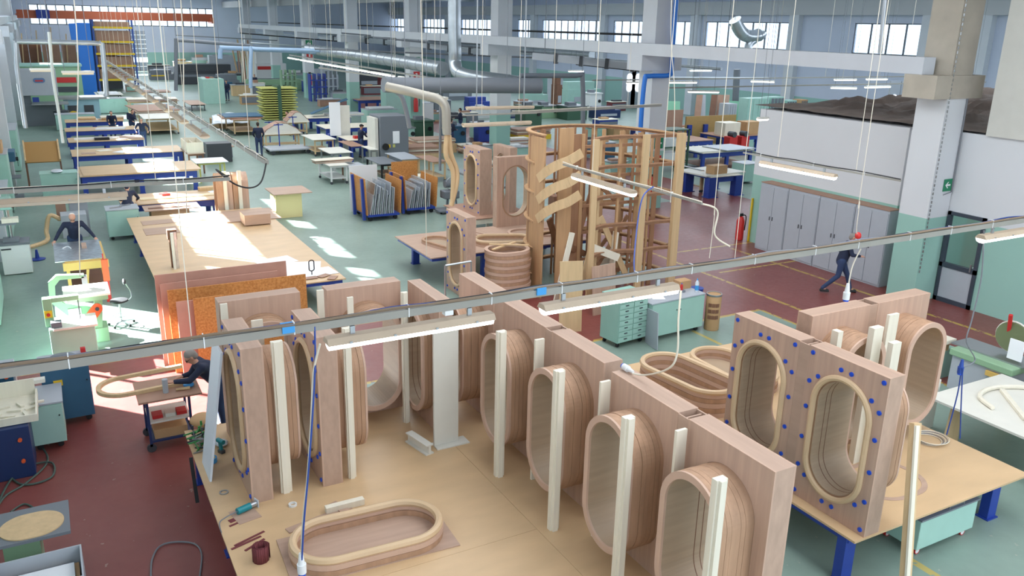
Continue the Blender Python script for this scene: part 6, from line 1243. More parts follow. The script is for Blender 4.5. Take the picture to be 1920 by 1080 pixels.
rack(9.75, 28.4, 1.2, 'rolling rack with OSB end board and blue posts, full of grey panels, left one', n=13); rack(11.45, 28.9, 1.15, 'rolling rack of grey panels with an OSB back, right of the first rack', n=11, left=OSB, seed=4, h=1.35)
lay('leaning_white_sheet', 9.7, 10.8, 30.25, 30.28, 0, 1.75, WHITE, 'tall white sheet standing behind the left rolling rack', 'sheet'); lay('leaning_osb_sheet', 11.6, 12.7, 30.85, 30.88, 0, 1.7, OSB, 'OSB sheet standing at the back of the right rolling rack', 'sheet')
# machines and cabinets in the middle distance
t = thing('grey_control_cabinet', (15.3, 40.6, 0), 'large grey control cabinet with a white notice in the middle distance', 'cabinet'); f = MB(); f.box(14.5, 16.0, 40.0, 41.6, 0, 2.45); f.build('body', GREY, t, bevel=.02); f = MB(); f.box(15.15, 15.5, 39.97, 40.0, 1.1, 1.7); f.build('notice', PAPER, t); f = MB(); f.box(14.3, 14.46, 40.2, 41.4, 0, 2.35); f.build('side_post', OFFW, t)
f = MB(); f.cyl((14.75, 39.98, .95), (14.75, 39.9, .95), .17, n=18); f.build('handwheel', BLACK, t, smooth=True)
for x, mt in ((14.95, YEL), (15.2, YELG)): f = MB(); f.box(x-.06, x+.06, 39.97, 40.0, .9, 1.05); f.build('warning_mark', mt, t)
t = thing('vertical_board', (14.2, 45.5, 0), 'tall white curved board standing on a blue stand before the long blue bench', 'board'); f = MB(); f.box(13.55, 14.15, 45.3, 45.36, .9, 2.7); f.build('sheet', PAPER, t); f = MB(); f.box(14.2, 14.75, 45.5, 45.6, 0, 2.5); f.build('back_board', OFFW, t); f = MB(); f.box(13.5, 13.8, 45.4, 45.7, 0, 1.0); f.build('stand', BLUE, t)
b, e = blue_bench(562, 222, 660, 219, 2.0, 'long blue bench with the bending worker in the middle distance', z=.9, legs=4, top=PINE); sheets(e[0]+3.2, e[2]+1.0, 2.4, 1.2, .9, 3, [LGREY, PINE, WHITE], '%s curved sheet on the long middle bench', 51, h=.05)
m = MB(); m.add([(e[1]-2.6, e[2]+.4, 1.1), (e[1]-.1, e[2]+.4, 2.0), (e[1]+.1, e[2]+1.4, 2.0), (e[1]-2.4, e[2]+1.4, 1.1)], [(0, 1, 2, 3)]); o = m.build('blue_sheet', BLUED); o.modifiers.new('s', 'SOLIDIFY').thickness = .03; tag(o, 'upturned blue sheet on the long middle bench', 'sheet')
b, e = blue_bench(608, 240, 715, 238, 2.2, 'blue bench behind the man holding a paper sheet', z=.9, legs=4, top=PINE); b, e = blue_bench(650, 262, 715, 262, 2.0, 'short blue bench right of the tall white board', z=.9, legs=3, top=PINE)
lay('red_tool', e[0]+.5, e[0]+.9, e[2]+.5, e[2]+.8, .9, .14, RED, 'red tool on the blue bench behind the man with paper', 'tool')
t = thing('plastic_pallet_stack', (14.9, 62.5, 0), 'tall stack of yellow-green plastic trays in the middle distance', 'stack')
for i in range(14): f = MB(); w = 1.15+.12*(i % 2); f.box(14.9-w, 14.9+w, 62-.2, 63.6, .05+i*.165, .05+i*.165+.07); f.build('tray', YELG, t)
f = MB(); f.box(14.75, 15.0, 61.75, 63.4, 0, 2.4); f.build('strap', DKGREEN, t)
for i, (x, y, w, h, mt, lb) in enumerate([(523, 170, 6.5, 1.1, MACHG, 'green and grey long roller press in the far middle'), (510, 150, 3.6, 3.2, WHITE, 'large white edge-banding machine with red stripe'), (430, 168, 2.2, 1.5, GREY, 'grey wheeled machine right of the mint cube'), (390, 158, 6.5, 2.1, DGREY, 'long dark partition screen in the far aisle'), (330, 145, 2.2, 1.2, LGREY, 'low light grey machine before the far left wall'), (357, 150, 2.4, 1.3, RED, 'red and grey pallet machine in the far aisle'), (305, 150, 2.6, 1.1, GREY, 'grey machine on wheels by the roller door'), (420, 140, 3.6, 2.4, LGREY, 'light grey arch machine at the far wall')]):
    p = G(x, y, 0); t = thing('far_machine', p, lb, 'machine'); f = F(t); f.box(-w/2, w/2, 0, 1.6, 0, h*.6); f.build('base', mt, t, bevel=.03); f = F(t); f.box(-w/2*.92, w/2*.8, .2, 1.4, h*.6, h); f.build('upper_body', mt if mt != RED else GREY, t, bevel=.03)
    f = F(t); f.box(-w/2*.9, w/2*.3, -.03, 0, h*.38, h*.5); f.build('front_panel', [DGREY, RED, BLUED, GREY, WHITE, GREY, YEL, STEEL][i], t); f = F(t); f.cyl((-w*.3, .8, h), (w*.25, .8, h), .09, n=10); f.build('roller', STEEL, t)
for i in range(9):
    p = G(448+i*3.4, 150+(i % 3)*2, 0); m = MB(); m.bar(p, p+Vector((.35*((i % 3)-1), .6, 3.4+.4*(i % 4))), .18, .06); tag(m.build('stored_plank', [TAN, BROWNV, PINE][i % 3]), 'tall plank leaning in the far middle timber store', 'plank', 'planks in the far timber store')
for i, (x, y, h, mt, lb) in enumerate([(600, 190, 1.5, BLUE, 'blue frame rack left of the third pillar'), (622, 178, 1.9, LGREY, 'grey curved shell standing beyond the third pillar'), (545, 175, 1.4, MACHG, 'green gear box at the end of the roller press')]):
    p = G(x, y, 0); t = thing('rack_frame' if i == 0 else 'machine_part', p, lb, 'rack' if i == 0 else 'machine')
    for k in range(4): f = F(t); f.box(-.8+k*.45, -.7+k*.45, 0, .8, 0, h*1.6); f.build('upright', mt, t)
    for k in range(3): f = F(t); f.box(-.8, .75, -.02, .04, h*.4*(k+1), h*.4*(k+1)+.1); f.build('crossbar', mt, t)
b, e = blue_bench(672, 188, 745, 186, 3, 'brown-topped table with blue scissor legs beyond the third pillar', z=1.0, top=BROWNV, legs=3)
door_cabinet(G(712, 235, 0), 0, 'mint machine cabinet with rollers right of the third pillar', w=2.2, d=1.4, h=1.15, n=2, casters=False); q_ = G(712, 235, 0)
for k in range(3): m = MB(); m.cyl((q_.x-.9, q_.y-.4+k*.35, 1.222), (q_.x+.9, q_.y-.4+k*.35, 1.222), .07, n=10); tag(m.build('feed_roller', WHITE, smooth=True), ['nearest', 'middle', 'rearmost'][k]+' white roller lying on the mint machine cabinet', 'roller', 'rollers on the mint machine')
door_cabinet(G(742, 214, 0), 0, 'tall mint cabinet with a black dial behind the roller machine', w=2.0, d=1.2, h=1.9, n=1, casters=False); door_cabinet(G(790, 232, 0), 0, 'white square cabinet beside the fourth pillar', w=1.4, d=1.2, h=1.5, n=1, mt=WHITE, casters=False)
for i, (x, y, w, d, h, mt, lb) in enumerate([(795, 262, 1.3, 1.2, 1.1, DKGREEN, 'dark green machine with gears near the curved pipe'), (768, 266, .7, .9, .8, MINT, 'mint box in front of the dark green machine'), (1000, 235, 1.4, 1.5, 1.3, DKGREEN, 'dark green machine box behind the timber tower'), (1030, 222, 1.6, 1.5, .9, MACHG, 'green machine bed far behind the timber tower'), (858, 268, 1.15, 1.2, .95, BLUED, 'blue-grey machine base with engine parts right of the pipe'), (908, 266, .8, .7, 1.0, BLUE, 'blue crate by the black drill group'), (1045, 196, 1.1, 1.0, 2.4, LGREY, 'tall grey cabinet far behind the tower'), (1082, 225, 1.8, 1.5, 1.0, DKGREEN, 'dark green bench far behind the tower'), (1116, 210, 1.2, 1.2, 1.5, WHITE, 'white machine before the far doors')]):
    p = G(x, y, 0); t = thing('workshop_machine', p, lb, 'machine'); f = F(t); f.box(-w/2, w/2, 0, d, 0, h); f.build('body', mt, t, bevel=.02); f = F(t); f.box(-w/2*1.1, w/2*1.1, -.1, d+.1, h, h+.08); f.build('machine_table', CAST if i % 2 else mt, t); f = F(t); f.cyl((w*.3, -.08, h*.6), (w*.3, 0, h*.6), .13, n=14); f.build('handwheel', BLACK, t); f = F(t); f.box(-w*.3, w*.1, d*.3, d*.7, h+.08, h+.3); f.build('fence', GREY, t)
drill(G(940, 262, 0).x, G(940, 262, 0).y, 0, 'group of black headed drills before the fourth pillar', DGREY, h=1.4, s=1.6)
door_cabinet(G(945, 265, 0)+Vector((0, 2, 0)), 0, 'mint workbench under the black drills', w=2.4, d=.9, h=1.0, n=2, casters=False)
for j, (x, y, n, lb) in enumerate([(788, 300, 5, '%s pink board of the pile right of the control cabinet'), (1003, 262, 5, '%s brown board on the yellow pallet left of the tower'), (820, 288, 4, '%s reddish board on the low rack by the extraction hoses')]):
    p = G(x, y, 0); lay('pallet', p.x-1.2, p.x+1.2, p.y, p.y+1.6, 0, .3 if j != 2 else .5, TAN if j != 1 else YEL, ['wooden pallet under the pink boards by the control cabinet', 'yellow pallet under brown boards left of the tower', 'low wooden rack under reddish boards by the hoses'][j], 'pallet'); sheets(p.x, p.y+.8, 2.4, 1.4, .301 if j != 2 else .501, n, [OKX, BROWNV, PINE], lb, 60+j, h=.07)
wood_trolley(745, 296, 800, 300, 2.2, 'wooden trestle table with white sheet right of the control cabinet', z=.9, top=LGREY, mt=TAN); wood_trolley(800, 300, 850, 306, 2.0, 'wooden shelf trolley of red-brown parts behind the racks', z=.95, top=BROWNV, mt=TAN)
t = thing('grinder_stand', G(848, 400, 0), 'grey double grinder on a pedestal stand right of the sheet racks', 'machine')
f = F(t); f.box(-.55, .5, -.1, .6, .08, .14); f.build('base', GREY, t, bevel=.02); f = F(t); f.bar((-.2, .1, .14), (-.12, .15, .75), .05, .05).bar((.25, .1, .14), (.18, .15, .75), .05, .05).bar((0, .45, .14), (0, .35, .75), .05, .05); f.build('frame', GREY, t); f = F(t); f.box(-.3, .32, 0, .5, .55, .85); f.build('tank', GREY, t, bevel=.04)
f = F(t); f.cyl((-.2, .25, 1.1), (.25, .25, 1.1), .15, n=16); f.build('motor', GREY, t, smooth=True); f = F(t); f.tube([(.05+.24*math.cos(i*.35), .15, 1.12+.24*math.sin(i*.35)) for i in range(18)], .014, 6, closed=True); f.build('ring_guard', STEEL, t, smooth=True)
for x in (-.45, .4): f = F(t); f.cyl((x, .0, .04), (x, .05, .04), .04, n=10); f.build('caster', BLACK, t)
t = thing('long_bed_saw', (12.2, 29.6, 0), 'long grey metal saw bed with black leg behind the blue-plugged panels', 'machine'); a, b_ = G(848, 316, .9), G(955, 350, .9); f = MB(); f.bar((a.x, a.y, .88), (b_.x, b_.y, .88), .5, .08); f.build('bed', CAST, t); f = MB(); f.bar((a.x+.1, a.y-.1, 0), (a.x+.1, a.y-.1, .84), .14, .14); f.build('leg', BLACK, t); f = MB(); f.bar((b_.x, b_.y, 0), (b_.x, b_.y, .84), .14, .14); f.build('leg', BLACK, t)
m = MB(); p = G(895, 350, .0); m.box(p.x-.15, p.x+.35, p.y, p.y+.05, .5, 1.1); tag(m.build('yellow_guard', YELG), 'yellow-green guard seen through the blue-plugged panel', 'guard'); m = MB(); m.box(p.x-.1, p.x+.3, p.y+.06, p.y+.5, 0, .9); tag(m.build('guard_base', GREY), 'grey base behind the yellow-green guard', 'base')
# loose boards, pallets and parts between the far machines
FILL = [(735, 330, 1.0, .2, OKX), (790, 352, .8, .5, GREY), (880, 288, .9, .5, OKX), (905, 300, 1.1, .9, LGREY), (930, 318, .8, .35, CAST), (975, 300, 1.0, .8, MINT), (975, 275, 1.2, .5, WHITE), (1140, 245, 1.6, .9, BLUE), (1165, 262, 1.3, .9, CARD), (1120, 262, 1.2, .9, MINT), (1105, 292, 1.2, 1.0, LGREY), (1140, 300, .9, 1.1, BLUED), (1160, 330, 1.0, .8, MINT), (1210, 262, 1.3, .8, BLUE), (1226, 282, 1.0, .7, DKGREEN), (1192, 322, 1.0, .9, MINT),
    (880, 232, 1.4, .9, BLUED), (905, 222, 1.2, 1.0, WHITE), (860, 242, 1.2, 1.1, DGREY), (955, 222, 1.6, .9, NAVY), (985, 212, 1.4, 1.1, OKX), (1060, 218, 1.6, .8, MINT), (1160, 208, 1.5, .9, MAROON), (830, 210, 1.5, 1.1, GREY), (815, 228, 1.2, .8, TAN), (470, 196, 1.5, .9, CARD), (455, 180, 1.8, 1.2, TAN), (440, 160, 1.6, 1.5, DGREY), (486, 184, 1.2, 1.6, WHITE), (620, 200, 1.8, .7, BROWNV), (640, 190, 1.6, 1.0, LGREY), (700, 178, 2.0, 1.0, MAROON), (590, 172, 2.2, 1.3, BLUE), (560, 160, 2.0, 1.6, LGREY), (300, 142, 2.5, 1.5, DGREY), (345, 138, 2.2, 1.8, TAN), (380, 134, 2.5, 2.2, LGREY), (405, 135, 2.0, 1.6, BROWNV), (470, 140, 3.0, 2.0, GREY), (250, 172, 1.2, .7, BROWNV), (1290, 262, 1.2, .9, CARD), (1345, 245, 1.4, .8, WHITE), (1250, 240, 1.3, 1.0, OFFW)]
NMS = {id(BROWNV): 'brown', id(OKX): 'pinkish', id(GREY): 'mid grey', id(LGREY): 'light grey', id(CAST): 'steel grey', id(MINT): 'mint', id(WHITE): 'white', id(BLUE): 'royal blue', id(CARD): 'cardboard brown', id(BLUED): 'petrol blue', id(DKGREEN): 'dark green', id(DGREY): 'dark grey', id(NAVY): 'navy', id(MAROON): 'maroon', id(TAN): 'tan', id(OFFW): 'off-white'}
def where(x, y):
    a = 'at the far left aisle' if x < 420 else 'near the far machines' if x < 540 else 'around the long blue benches' if x < 700 else 'by the extraction pipe' if x < 850 else 'behind the mid oval panels' if x < 1000 else 'behind the timber tower' if x < 1245 else 'in the right aisle'
    return a
cnt = {}
for i, (x, y, w, h, mt) in enumerate(FILL):
    p = G(x, y, 0); t = 'storage_unit' if h > .6 else 'board_pile'; k = (NMS[id(mt)], where(x, y), t); cnt[k] = cnt.get(k, 0)+1
    lb = '%s %s standing %s%s' % (k[0], 'storage unit' if h > .6 else 'low pile of boards', k[1], ', %s of its kind' % ('', '', 'second', 'third', 'fourth')[cnt[k]] if cnt[k] > 1 else '')
    o = thing(t, (p.x, p.y+.4, 0), lb, 'unit' if h > .6 else 'pile'); rr = random.Random(i)
    if h > .6:
        f = F(o); f.box(-w/2, w/2, -.4, .4, 0, h*.82); f.build('body', mt, o, bevel=.01); f = F(o); f.box(-w/2-.05, w/2+.05, -.45, .45, h*.82+.001, h*.82+.05); f.build('worktop', [CAST, PINE, LGREY][i % 3], o)
        f = F(o); f.box(-w/2+.05, w/2-.05, -.42, -.4, h*.15, h*.68); f.build('door', [MINTD, GREY, mt][i % 3], o)
        f = F(o); f.box(-w*.3, w*rr.uniform(0, .3), -.2, .2, h*.82+.051, h); f.build('top_item', [BROWNV, WHITE, DGREY, CARD][i % 4], o)
    else:
        n = max(2, int(h/.06))
        for q in range(n): f = F(o); dx = rr.uniform(-.1, .1); f.box(-w/2+dx, w/2+dx, -.35, .35, q*h/n, (q+1)*h/n-.006); f.build('plank', [mt, PINE, BROWNV][q % 3], o)
# ================================================================== right aisle
b, e = blue_bench(1290, 322, 1440, 338, 1.8, 'blue bench with a white sheet, nearest in the right aisle', z=.9, legs=2, top=PINE, legw=.45)
lay('white_sheet', e[0]-.3, e[0]+2.2, e[2]+.2, e[2]+2.0, .9, .06, OFFW, 'large white sheet on the nearest bench of the right aisle', 'sheet', .1); lay('card_box', e[1]-1.5, e[1]-.7, e[2]+.2, e[2]+.7, .9, .42, CARD, 'brown cardboard box on the nearest bench of the right aisle', 'box', .1, bev=.005)
t, e2 = wood_trolley(1286, 312, 1352, 326, 1.6, 'wooden trolley with stacked grey sheets in front of the nearest right bench', z=1.0, top=LGREY, mt=TAN); 
door_cabinet(G(1408, 345, 0)+Vector((.1, .5, 0)), 0, 'white wheeled cabinet at the end of the nearest right bench', w=1.0, d=.9, h=.95, n=1, mt=MINT); lay('card_box', 24.3, 25.0, 28.6, 29.2, 0, .5, CARD, 'brown boxes on the floor under the nearest right bench', 'box', bev=.005)
b, e = blue_bench(1302, 284, 1432, 284, 2.2, 'second blue bench of the right aisle with a long white sheet', z=.95, legs=3, top=PINE, shelf=True); lay('white_sheet', e[0]-.2, e[1]-1.2, e[2]+.1, e[3]-.3, .95, .06, OFFW, 'long white sheet on the second right bench', 'sheet', .02); lay('grey_board', e[1]-2.2, e[1]-.1, e[2]-.2, e[3]-.6, 1.02, .04, LGREY, 'grey board overhanging the second right bench', 'board', .06)
b, e = blue_bench(1268, 264, 1350, 264, 2.0, 'third blue bench of the right aisle, left part', z=.95, legs=3, top=BROWNV); b, e = blue_bench(1352, 256, 1432, 254, 2.2, 'blue bench of the right aisle carrying the open wooden boxes', z=.95, legs=3, top=BROWNV)
for i, (x, lb) in enumerate([(0, 'pale open wooden box on the right aisle bench, left one'), (1.7, 'pale open wooden box on the right aisle bench, right one')]): lay('wooden_box', e[0]+.3+x, e[0]+1.5+x, e[2]+.3, e[2]+1.2, .95, .75, CARD if i else PINE, lb, 'box', bev=.01)
t = thing('ochre_board_stand', (31.4, 40, 0), 'ochre board wall with two blue posts in the right aisle', 'stand'); a, b_ = PY(1285, 245, 40), PY(1378, 245, 40); zt = PY(1330, 217, 40).z; f = MB(); f.box(a.x, b_.x, 40, 40.08, .1, zt); f.build('board', mat('ochre_panel', (168, 138, 84), .6, var=.06), t)
for x in (1294, 1324): p = PY(x, 230, 39.9); f = MB(); f.box(p.x-.15, p.x+.15, 39.85, 39.98, 0, zt-.5); f.build('upright', BLUE, t)
lay('veneer_sheet', a.x-2.2, a.x-.1, 40.2, 40.26, 0, zt+.4, BROWNV, 'grey-brown veneer panel left of the ochre board wall', 'panel'); lay('mint_box', b_.x-.6, b_.x+.4, 38.7, 39.4, .0, 1.3, MINT, 'mint box at the foot of the ochre board wall', 'box'); lay('grey_crate', b_.x+.2, b_.x+1.2, 41.4, 42.0, 0, 1.1, NAVY, 'dark blue crate right of the ochre board wall', 'crate')
for i, (x, y, x2, w, mt, lb) in enumerate([(1262, 225, 1262, .9, mat('mint_board', (130, 190, 160), .6), 'green board leaning on the far right wall, leftmost'), (1306, 222, 1312, .4, BROWNV, 'brown plank leaning at the far right wall, first of five'), (1320, 222, 1318, .35, LGREY, 'grey plank leaning at the far right wall, second of five'), (1333, 222, 1340, .4, DBROWN, 'dark plank leaning at the far right wall, third of five'), (1346, 222, 1352, .4, BROWNV, 'brown plank leaning at the far right wall, fourth of five'), (1359, 222, 1364, .3, OKX, 'pink plank leaning at the far right wall, last of five'), (1382, 222, 1382, 1.1, MATS['mint_board'], 'green board leaning behind the leaning planks')]):
    p = PY(x, y, 42+i*.05); q = PY(x2, 178 if w < .8 else 190, 42.9+i*.05); m = MB(); m.bar((p.x, p.y, 0), (q.x, q.y, q.z), w, .08); tag(m.build('leaning_plank', mt), lb, 'plank')
for i, (x, y, w, h, mt, lb) in enumerate([(1420, 215, 1.9, 2.7, MINT, 'tall mint cupboard row behind the right benches'), (1372, 215, .8, 2.4, LGREY, 'grey shelf frame beside the mint cupboards'), (1457, 200, 1.2, 2.0, MINT, 'mint pigeonhole shelf above the brown covering'), (1484, 200, .9, 1.3, MINT, 'low mint shelf beside the pigeonhole shelf'), (1508, 198, .6, 1.2, CARD, 'brown carton at the end of the mint shelves'), (1262, 228, 1.4, 1.0, MACHG, 'green machine bed by the second pillar')]):
    p = PY(x, y, 41); t = thing('storage_cupboard', (p.x, 41, 0), lb, 'cupboard'); hh = max(h, PY(x, y-(h*9), 41).z) if i in (2, 3, 4) else h
    f = F(t); f.box(-w/2, w/2, 0, .8, 0, hh); f.build('body', mt, t, bevel=.01)
    for k in range(4): f = F(t); f.box(-w/2+w*k/4+.04, -w/2+w*(k+1)/4-.04, -.03, 0, hh*.45, hh-.08); f.build('door', mt if i in (0, 1) else GREY, t)
for i, (x, y, lb) in enumerate([(1380, 222, 'red machine part by the grey shelf frame'), (1402, 224, 'red grinder left of the mint cupboards')]):
    p = PY(x, y, 36); m = MB(); m.box(p.x-.3, p.x+.3, 36, 36.5, 0, 1.1); o = tag(m.build('red_machine', RED, bevel=.03), lb, 'machine'); f = MB(); f.cyl((p.x, 35.95, 1.22), (p.x, 36.4, 1.22), .16, n=14); f.build('motor', DGREY, o)
b, e = blue_bench(1375, 236, 1440, 240, 1.6, 'farther mint-framed bench before the mint cupboards', z=1.0, legs=2, top=LGREY)
t = thing('green_rack', (27.5, 33.5, 0), 'dark green steel rack with white boxes at the corner of the white wall', 'rack')
for x in (26.7, 28.3):
    for y in (33, 34): f = MB(); f.box(x-.04, x+.04, y-.04, y+.04, 0, 2.1); f.build('upright', DKGREEN, t)
for z in (.5, 1.2, 2.05): f = MB(); f.box(26.66, 28.34, 32.96, 34.04, z, z+.05); f.build('shelf', DKGREEN, t)
for i, z in enumerate((.551, 1.251)): lay('white_box', 26.9, 27.9, 33.1, 33.8, z, .4, WHITE, 'white box on the %s shelf of the green rack' % ('lower', 'middle')[i], 'box')
def extinguisher(p, label, s=1.0):
    t = thing('fire_extinguisher', p, label, 'extinguisher', 'fire extinguishers'); f = F(t); f.lathe((0, 0, 0), [(.07*s, 0), (.085*s, .02), (.085*s, .42*s), (.05*s, .5*s), (.025*s, .52*s)], 16); f.build('cylinder', RED, t, smooth=True)
    f = F(t); f.box(-.06*s, .05*s, -.02, .02, .52*s, .58*s); f.build('handle', BLACK, t); f = F(t); f.tube(smooth_path([(.03, 0, .54*s), (.14*s, 0, .5*s), (.13*s, 0, .2*s)], 5), .012*s, 6); f.build('hose', BLACK, t, smooth=True)
extinguisher((20.42, 20.78, 0), 'red fire extinguisher at the corner end of the white wall', 1.6); extinguisher((20.6, 26.05, .6), 'red fire extinguisher low on the blue-pipe pillar', 1.4); extinguisher((21.85, 53.215, 1.2), 'red fire extinguisher on the third pillar', 1.8); extinguisher((21.9, 78.9, 1.2), 'red fire extinguisher on a distant pillar', 2.0)
lay('yellow_hook', 20.53, 20.59, 20.45, 20.5, 0, 1.5, YEL, 'yellow upright post beside the extinguisher at the white wall corner', 'post')
# mitre saw bench, far right
t = thing('mitre_bench', (15.9, 9.0, 0), 'long pale roller bench with mint cupboards under the mitre saw', 'bench')
for a, b_ in ((9.75, 11.4), (6.2, 8.05)): f = MB(); f.box(15.55, 15.95, a, b_, .82, .9); f.build('bench_top', PINE, t); f = MB(); f.box(15.6, 15.9, a+.1, b_-.1, .62, .66).box(15.6, 15.9, a+.1, a+.14, .66, .82).box(15.6, 15.9, b_-.14, b_-.1, .66, .82); f.build('open_shelf', TAN, t); f = MB(); f.box(15.6, 16.2, a+.1, b_-.1, 0, .62); f.build('cupboard', MINT, t)
t = thing('mitre_saw', (15.9, 8.9, 0), 'grey-green mitre saw with a red handle on a grey cabinet', 'saw')
f = MB(); f.box(15.5, 16.3, 8.3, 9.5, 0, .72); f.build('cabinet_body', LGREY, t, bevel=.01); f = MB(); f.box(15.45, 16.35, 8.25, 9.55, .72, .86); f.build('saw_base', MACHG, t, bevel=.02); f = MB(); f.box(15.7, 16.3, 8.2, 9.7, .86, .89); f.build('saw_table', STEEL, t)
f = MB(); f.prism([(8.75+.33*math.cos(i*.26), 1.25+.30*math.sin(i*.26)) for i in range(24)], 16.1, 16.2, 'x'); f.build('blade_guard', mat('olive_green', (108, 118, 84), .5), t); f = MB(); f.tube([(16.15, 8.75+.34*math.cos(i*.26), 1.25+.31*math.sin(i*.26)) for i in range(24)], .02, 6, closed=True); f.build('guard_rim', OFFW, t, smooth=True)
f = MB(); f.bar((16.15, 8.85, 1.3), (16.0, 8.8, 1.72), .07, .06); f.build('red_handle', RED, t, bevel=.01); f = MB(); f.box(16.3, 16.55, 8.2, 8.5, 1.0, 1.4); f.build('motor', BLACK, t, bevel=.03); f = MB(); f.box(15.75, 15.78, 8.3, 8.58, .95, 1.35); f.build('white_plate', PAPER, t); f = MB(); f.box(15.44, 15.49, 8.4, 8.75, .58, .68); f.build('wood_handle', mat('yellow_pine', (214, 176, 96)), t)
f = MB(); f.cyl((15.85, 8.3, 1.3), (15.85, 8.2, 1.32), .03, n=10); f.build('red_knob', RED, t)
# white table with frame, far right front
t = thing('white_table', (14.4, 7.2, 0), 'pale table on a ply trestle with a curved white frame at the right edge', 'table')
f = MB(); f.box(13.0, 15.2, 5.9, 8.3, .78, .82); f.build('top_board', OFFW, t)
for x, y in ((13.3, 7.9), (13.3, 6.1), (14.9, 7.9), (14.9, 6.1)): f = MB(); f.prism([(x-.2, 0), (x+.2, 0), (x+.12, .78), (x-.12, .78)], y-.02, y+.02, 'y'); f.build('ply_leg', TAN, t)
t = thing('curved_frame', (14.1, 7.3, .82), 'curved white window frame with crossed battens lying on the pale table', 'frame'); f = F(t)
f.tube(smooth_path([(-.6, .1, .04), (-.35, .5, .04), (.2, .62, .04), (.8, .35, .04), (1.1, -.2, .04)], 6), .04, 6); f.build('curved_rail', PINE, t); f = F(t); f.bar((-.6, -.5, .03), (.9, -.2, .03), .1, .05).bar((-.5, -.4, .031), (.3, .5, .031), .08, .05); f.build('batten', PINE, t)
lay('pale_sheet', 13.0, 13.6, 8.45, 8.5, .0, .95, OFFW, 'white board edge standing behind the pale table', 'board')
# far doors with round windows at the east end wall
t = thing('far_door', (40, 66, 0), 'pair of grey far doors with rounded bright windows', 'door')
for k, (x, y) in enumerate(((1180, 200), (1196, 200))):
    p = PY(x, 155, 62); f = MB(); f.box(p.x-.7, p.x+.7, 62, 62.1, 0, p.z+1.2); f.build('door_leaf', LGREY, t); f = MB(); f.prism([(p.x+a, p.z+b) for a, b in oval(.28, .8, n=24)], 61.95, 62.0, 'y'); f.build('rounded_window', mat('bright_window', (240, 246, 255), .3, emit=1.6), t)
t = thing('far_door', (43, 34, 0), 'second pair of far doors with small bright windows behind the covering', 'door')
for k, x in enumerate((1676, 1696)):
    p = PY(x, 184, 34); f = MB(); f.box(p.x-.45, p.x+.45, 34, 34.1, 0, p.z+1.0); f.build('door_leaf', LGREY, t); f = MB(); f.prism([(p.x+a, p.z+b) for a, b in oval(.2, .22, n=24)], 33.95, 34.0, 'y'); f.build('rounded_window', MATS['bright_window'], t)
for i, (x, y, w, z, mt, lb) in enumerate([(1005, 202, 2.4, 1.6, MINT, 'mint cupboards far behind the fourth pillar'), (1095, 200, 3.6, 2.2, MINT, 'long mint partition before the far doors'), (1048, 206, .5, 3.0, DBROWN, 'dark curved board leaning before the mint partition'), (900, 210, 2, 1.2, BLUE, 'blue cabinets group beyond the fourth pillar'), (1140, 222, 2.4, .9, NAVY, 'navy bench before the far doors'), (700, 165, 4.5, 1.9, DGREY, 'dark machine row under the long duct'), (760, 170, 5.5, 1.4, MAROON, 'maroon machine row under the long duct'), (858, 188, 3.0, 1.9, GREY, 'grey machine row behind the vertical duct'), (610, 165, 3.0, 2.0, LGREY, 'light machine beyond the second distant pillar')]):
    p = G(x, y, 0); t = thing('far_unit', p, lb, 'unit'); f = F(t); f.box(-w/2, w/2, 0, 1, 0, z*.7); f.build('body', mt, t, bevel=.02); f = F(t); f.box(-w/2, w*.3, .1, .9, z*.7, z); f.build('top_body', mt, t, bevel=.02); f = F(t); f.box(-w*.3, w*.35, -.03, 0, z*.2, z*.4); f.build('front_panel', LGREY, t)
# ================================================================== people
def tcap(m, a, b, ra, rb, n=12):
    a, b = Vector(a), Vector(b); d = (b-a).normalized(); pts = []; rr = []
    for k in range(4): q = math.pi/2*(1-k/4); pts.append(a-d*ra*math.sin(q)); rr.append(max(ra*math.cos(q), .002))
    pts += [a, b]; rr += [ra, rb]
    for k in range(1, 5): q = math.pi/2*k/4; pts.append(b+d*rb*math.sin(q)); rr.append(max(rb*math.cos(q), .002))
    m.tube(pts, rr, n)
def fuse(m, name, mt, parent, vox):
    inv = WM[parent.name].inverted(); me = bpy.data.meshes.new(name); me.from_pydata([tuple(inv @ v) for v in m.v], [], m.f); me.update()
    bm = bmesh.new(); bm.from_mesh(me); bmesh.ops.recalc_face_normals(bm, faces=bm.faces); bm.to_mesh(me); bm.free()
    me.materials.append(mt); o = bpy.data.objects.new(name, me); COL.objects.link(o); o.parent = parent; WM[o.name] = WM[parent.name].copy()
    r = o.modifiers.new('remesh', 'REMESH'); r.mode = 'VOXEL'; r.voxel_size = vox; r.use_smooth_shade = True
    s = o.modifiers.new('smooth', 'SMOOTH'); s.factor = .5; s.iterations = 4
    return o
def hand(m, w, e, curl=.6):
    w, e = Vector(w), Vector(e); d = (w-e).normalized(); up = Vector((0, 0, 1))
    s = d.cross(up); s = s.normalized() if s.length > .1 else Vector((1, 0, 0)); nrm = s.cross(d).normalized()
    c = w+d*.045; tcap(m, w, w+d*.075, .027, .032, 8); tcap(m, w+s*.015, w+d*.08+s*.02, .022, .022, 8); tcap(m, w-s*.015, w+d*.08-s*.02, .022, .022, 8)
    for k, L in enumerate((.068, .078, .072, .056)):
        b = w+d*.09+s*(.03-.02*k); q = b+d*L*.5-nrm*.012*curl; r = q+(d*(1-curl)-nrm*curl).normalized()*L*.5
        tcap(m, b, q, .0095, .009, 6); tcap(m, q, r, .009, .0075, 6)
    b = w+d*.03+s*.035; q = b+(d*.6+s*.7).normalized()*.04; tcap(m, b, q, .012, .011, 6); tcap(m, q, q+d*.035-nrm*.01, .011, .009, 6)
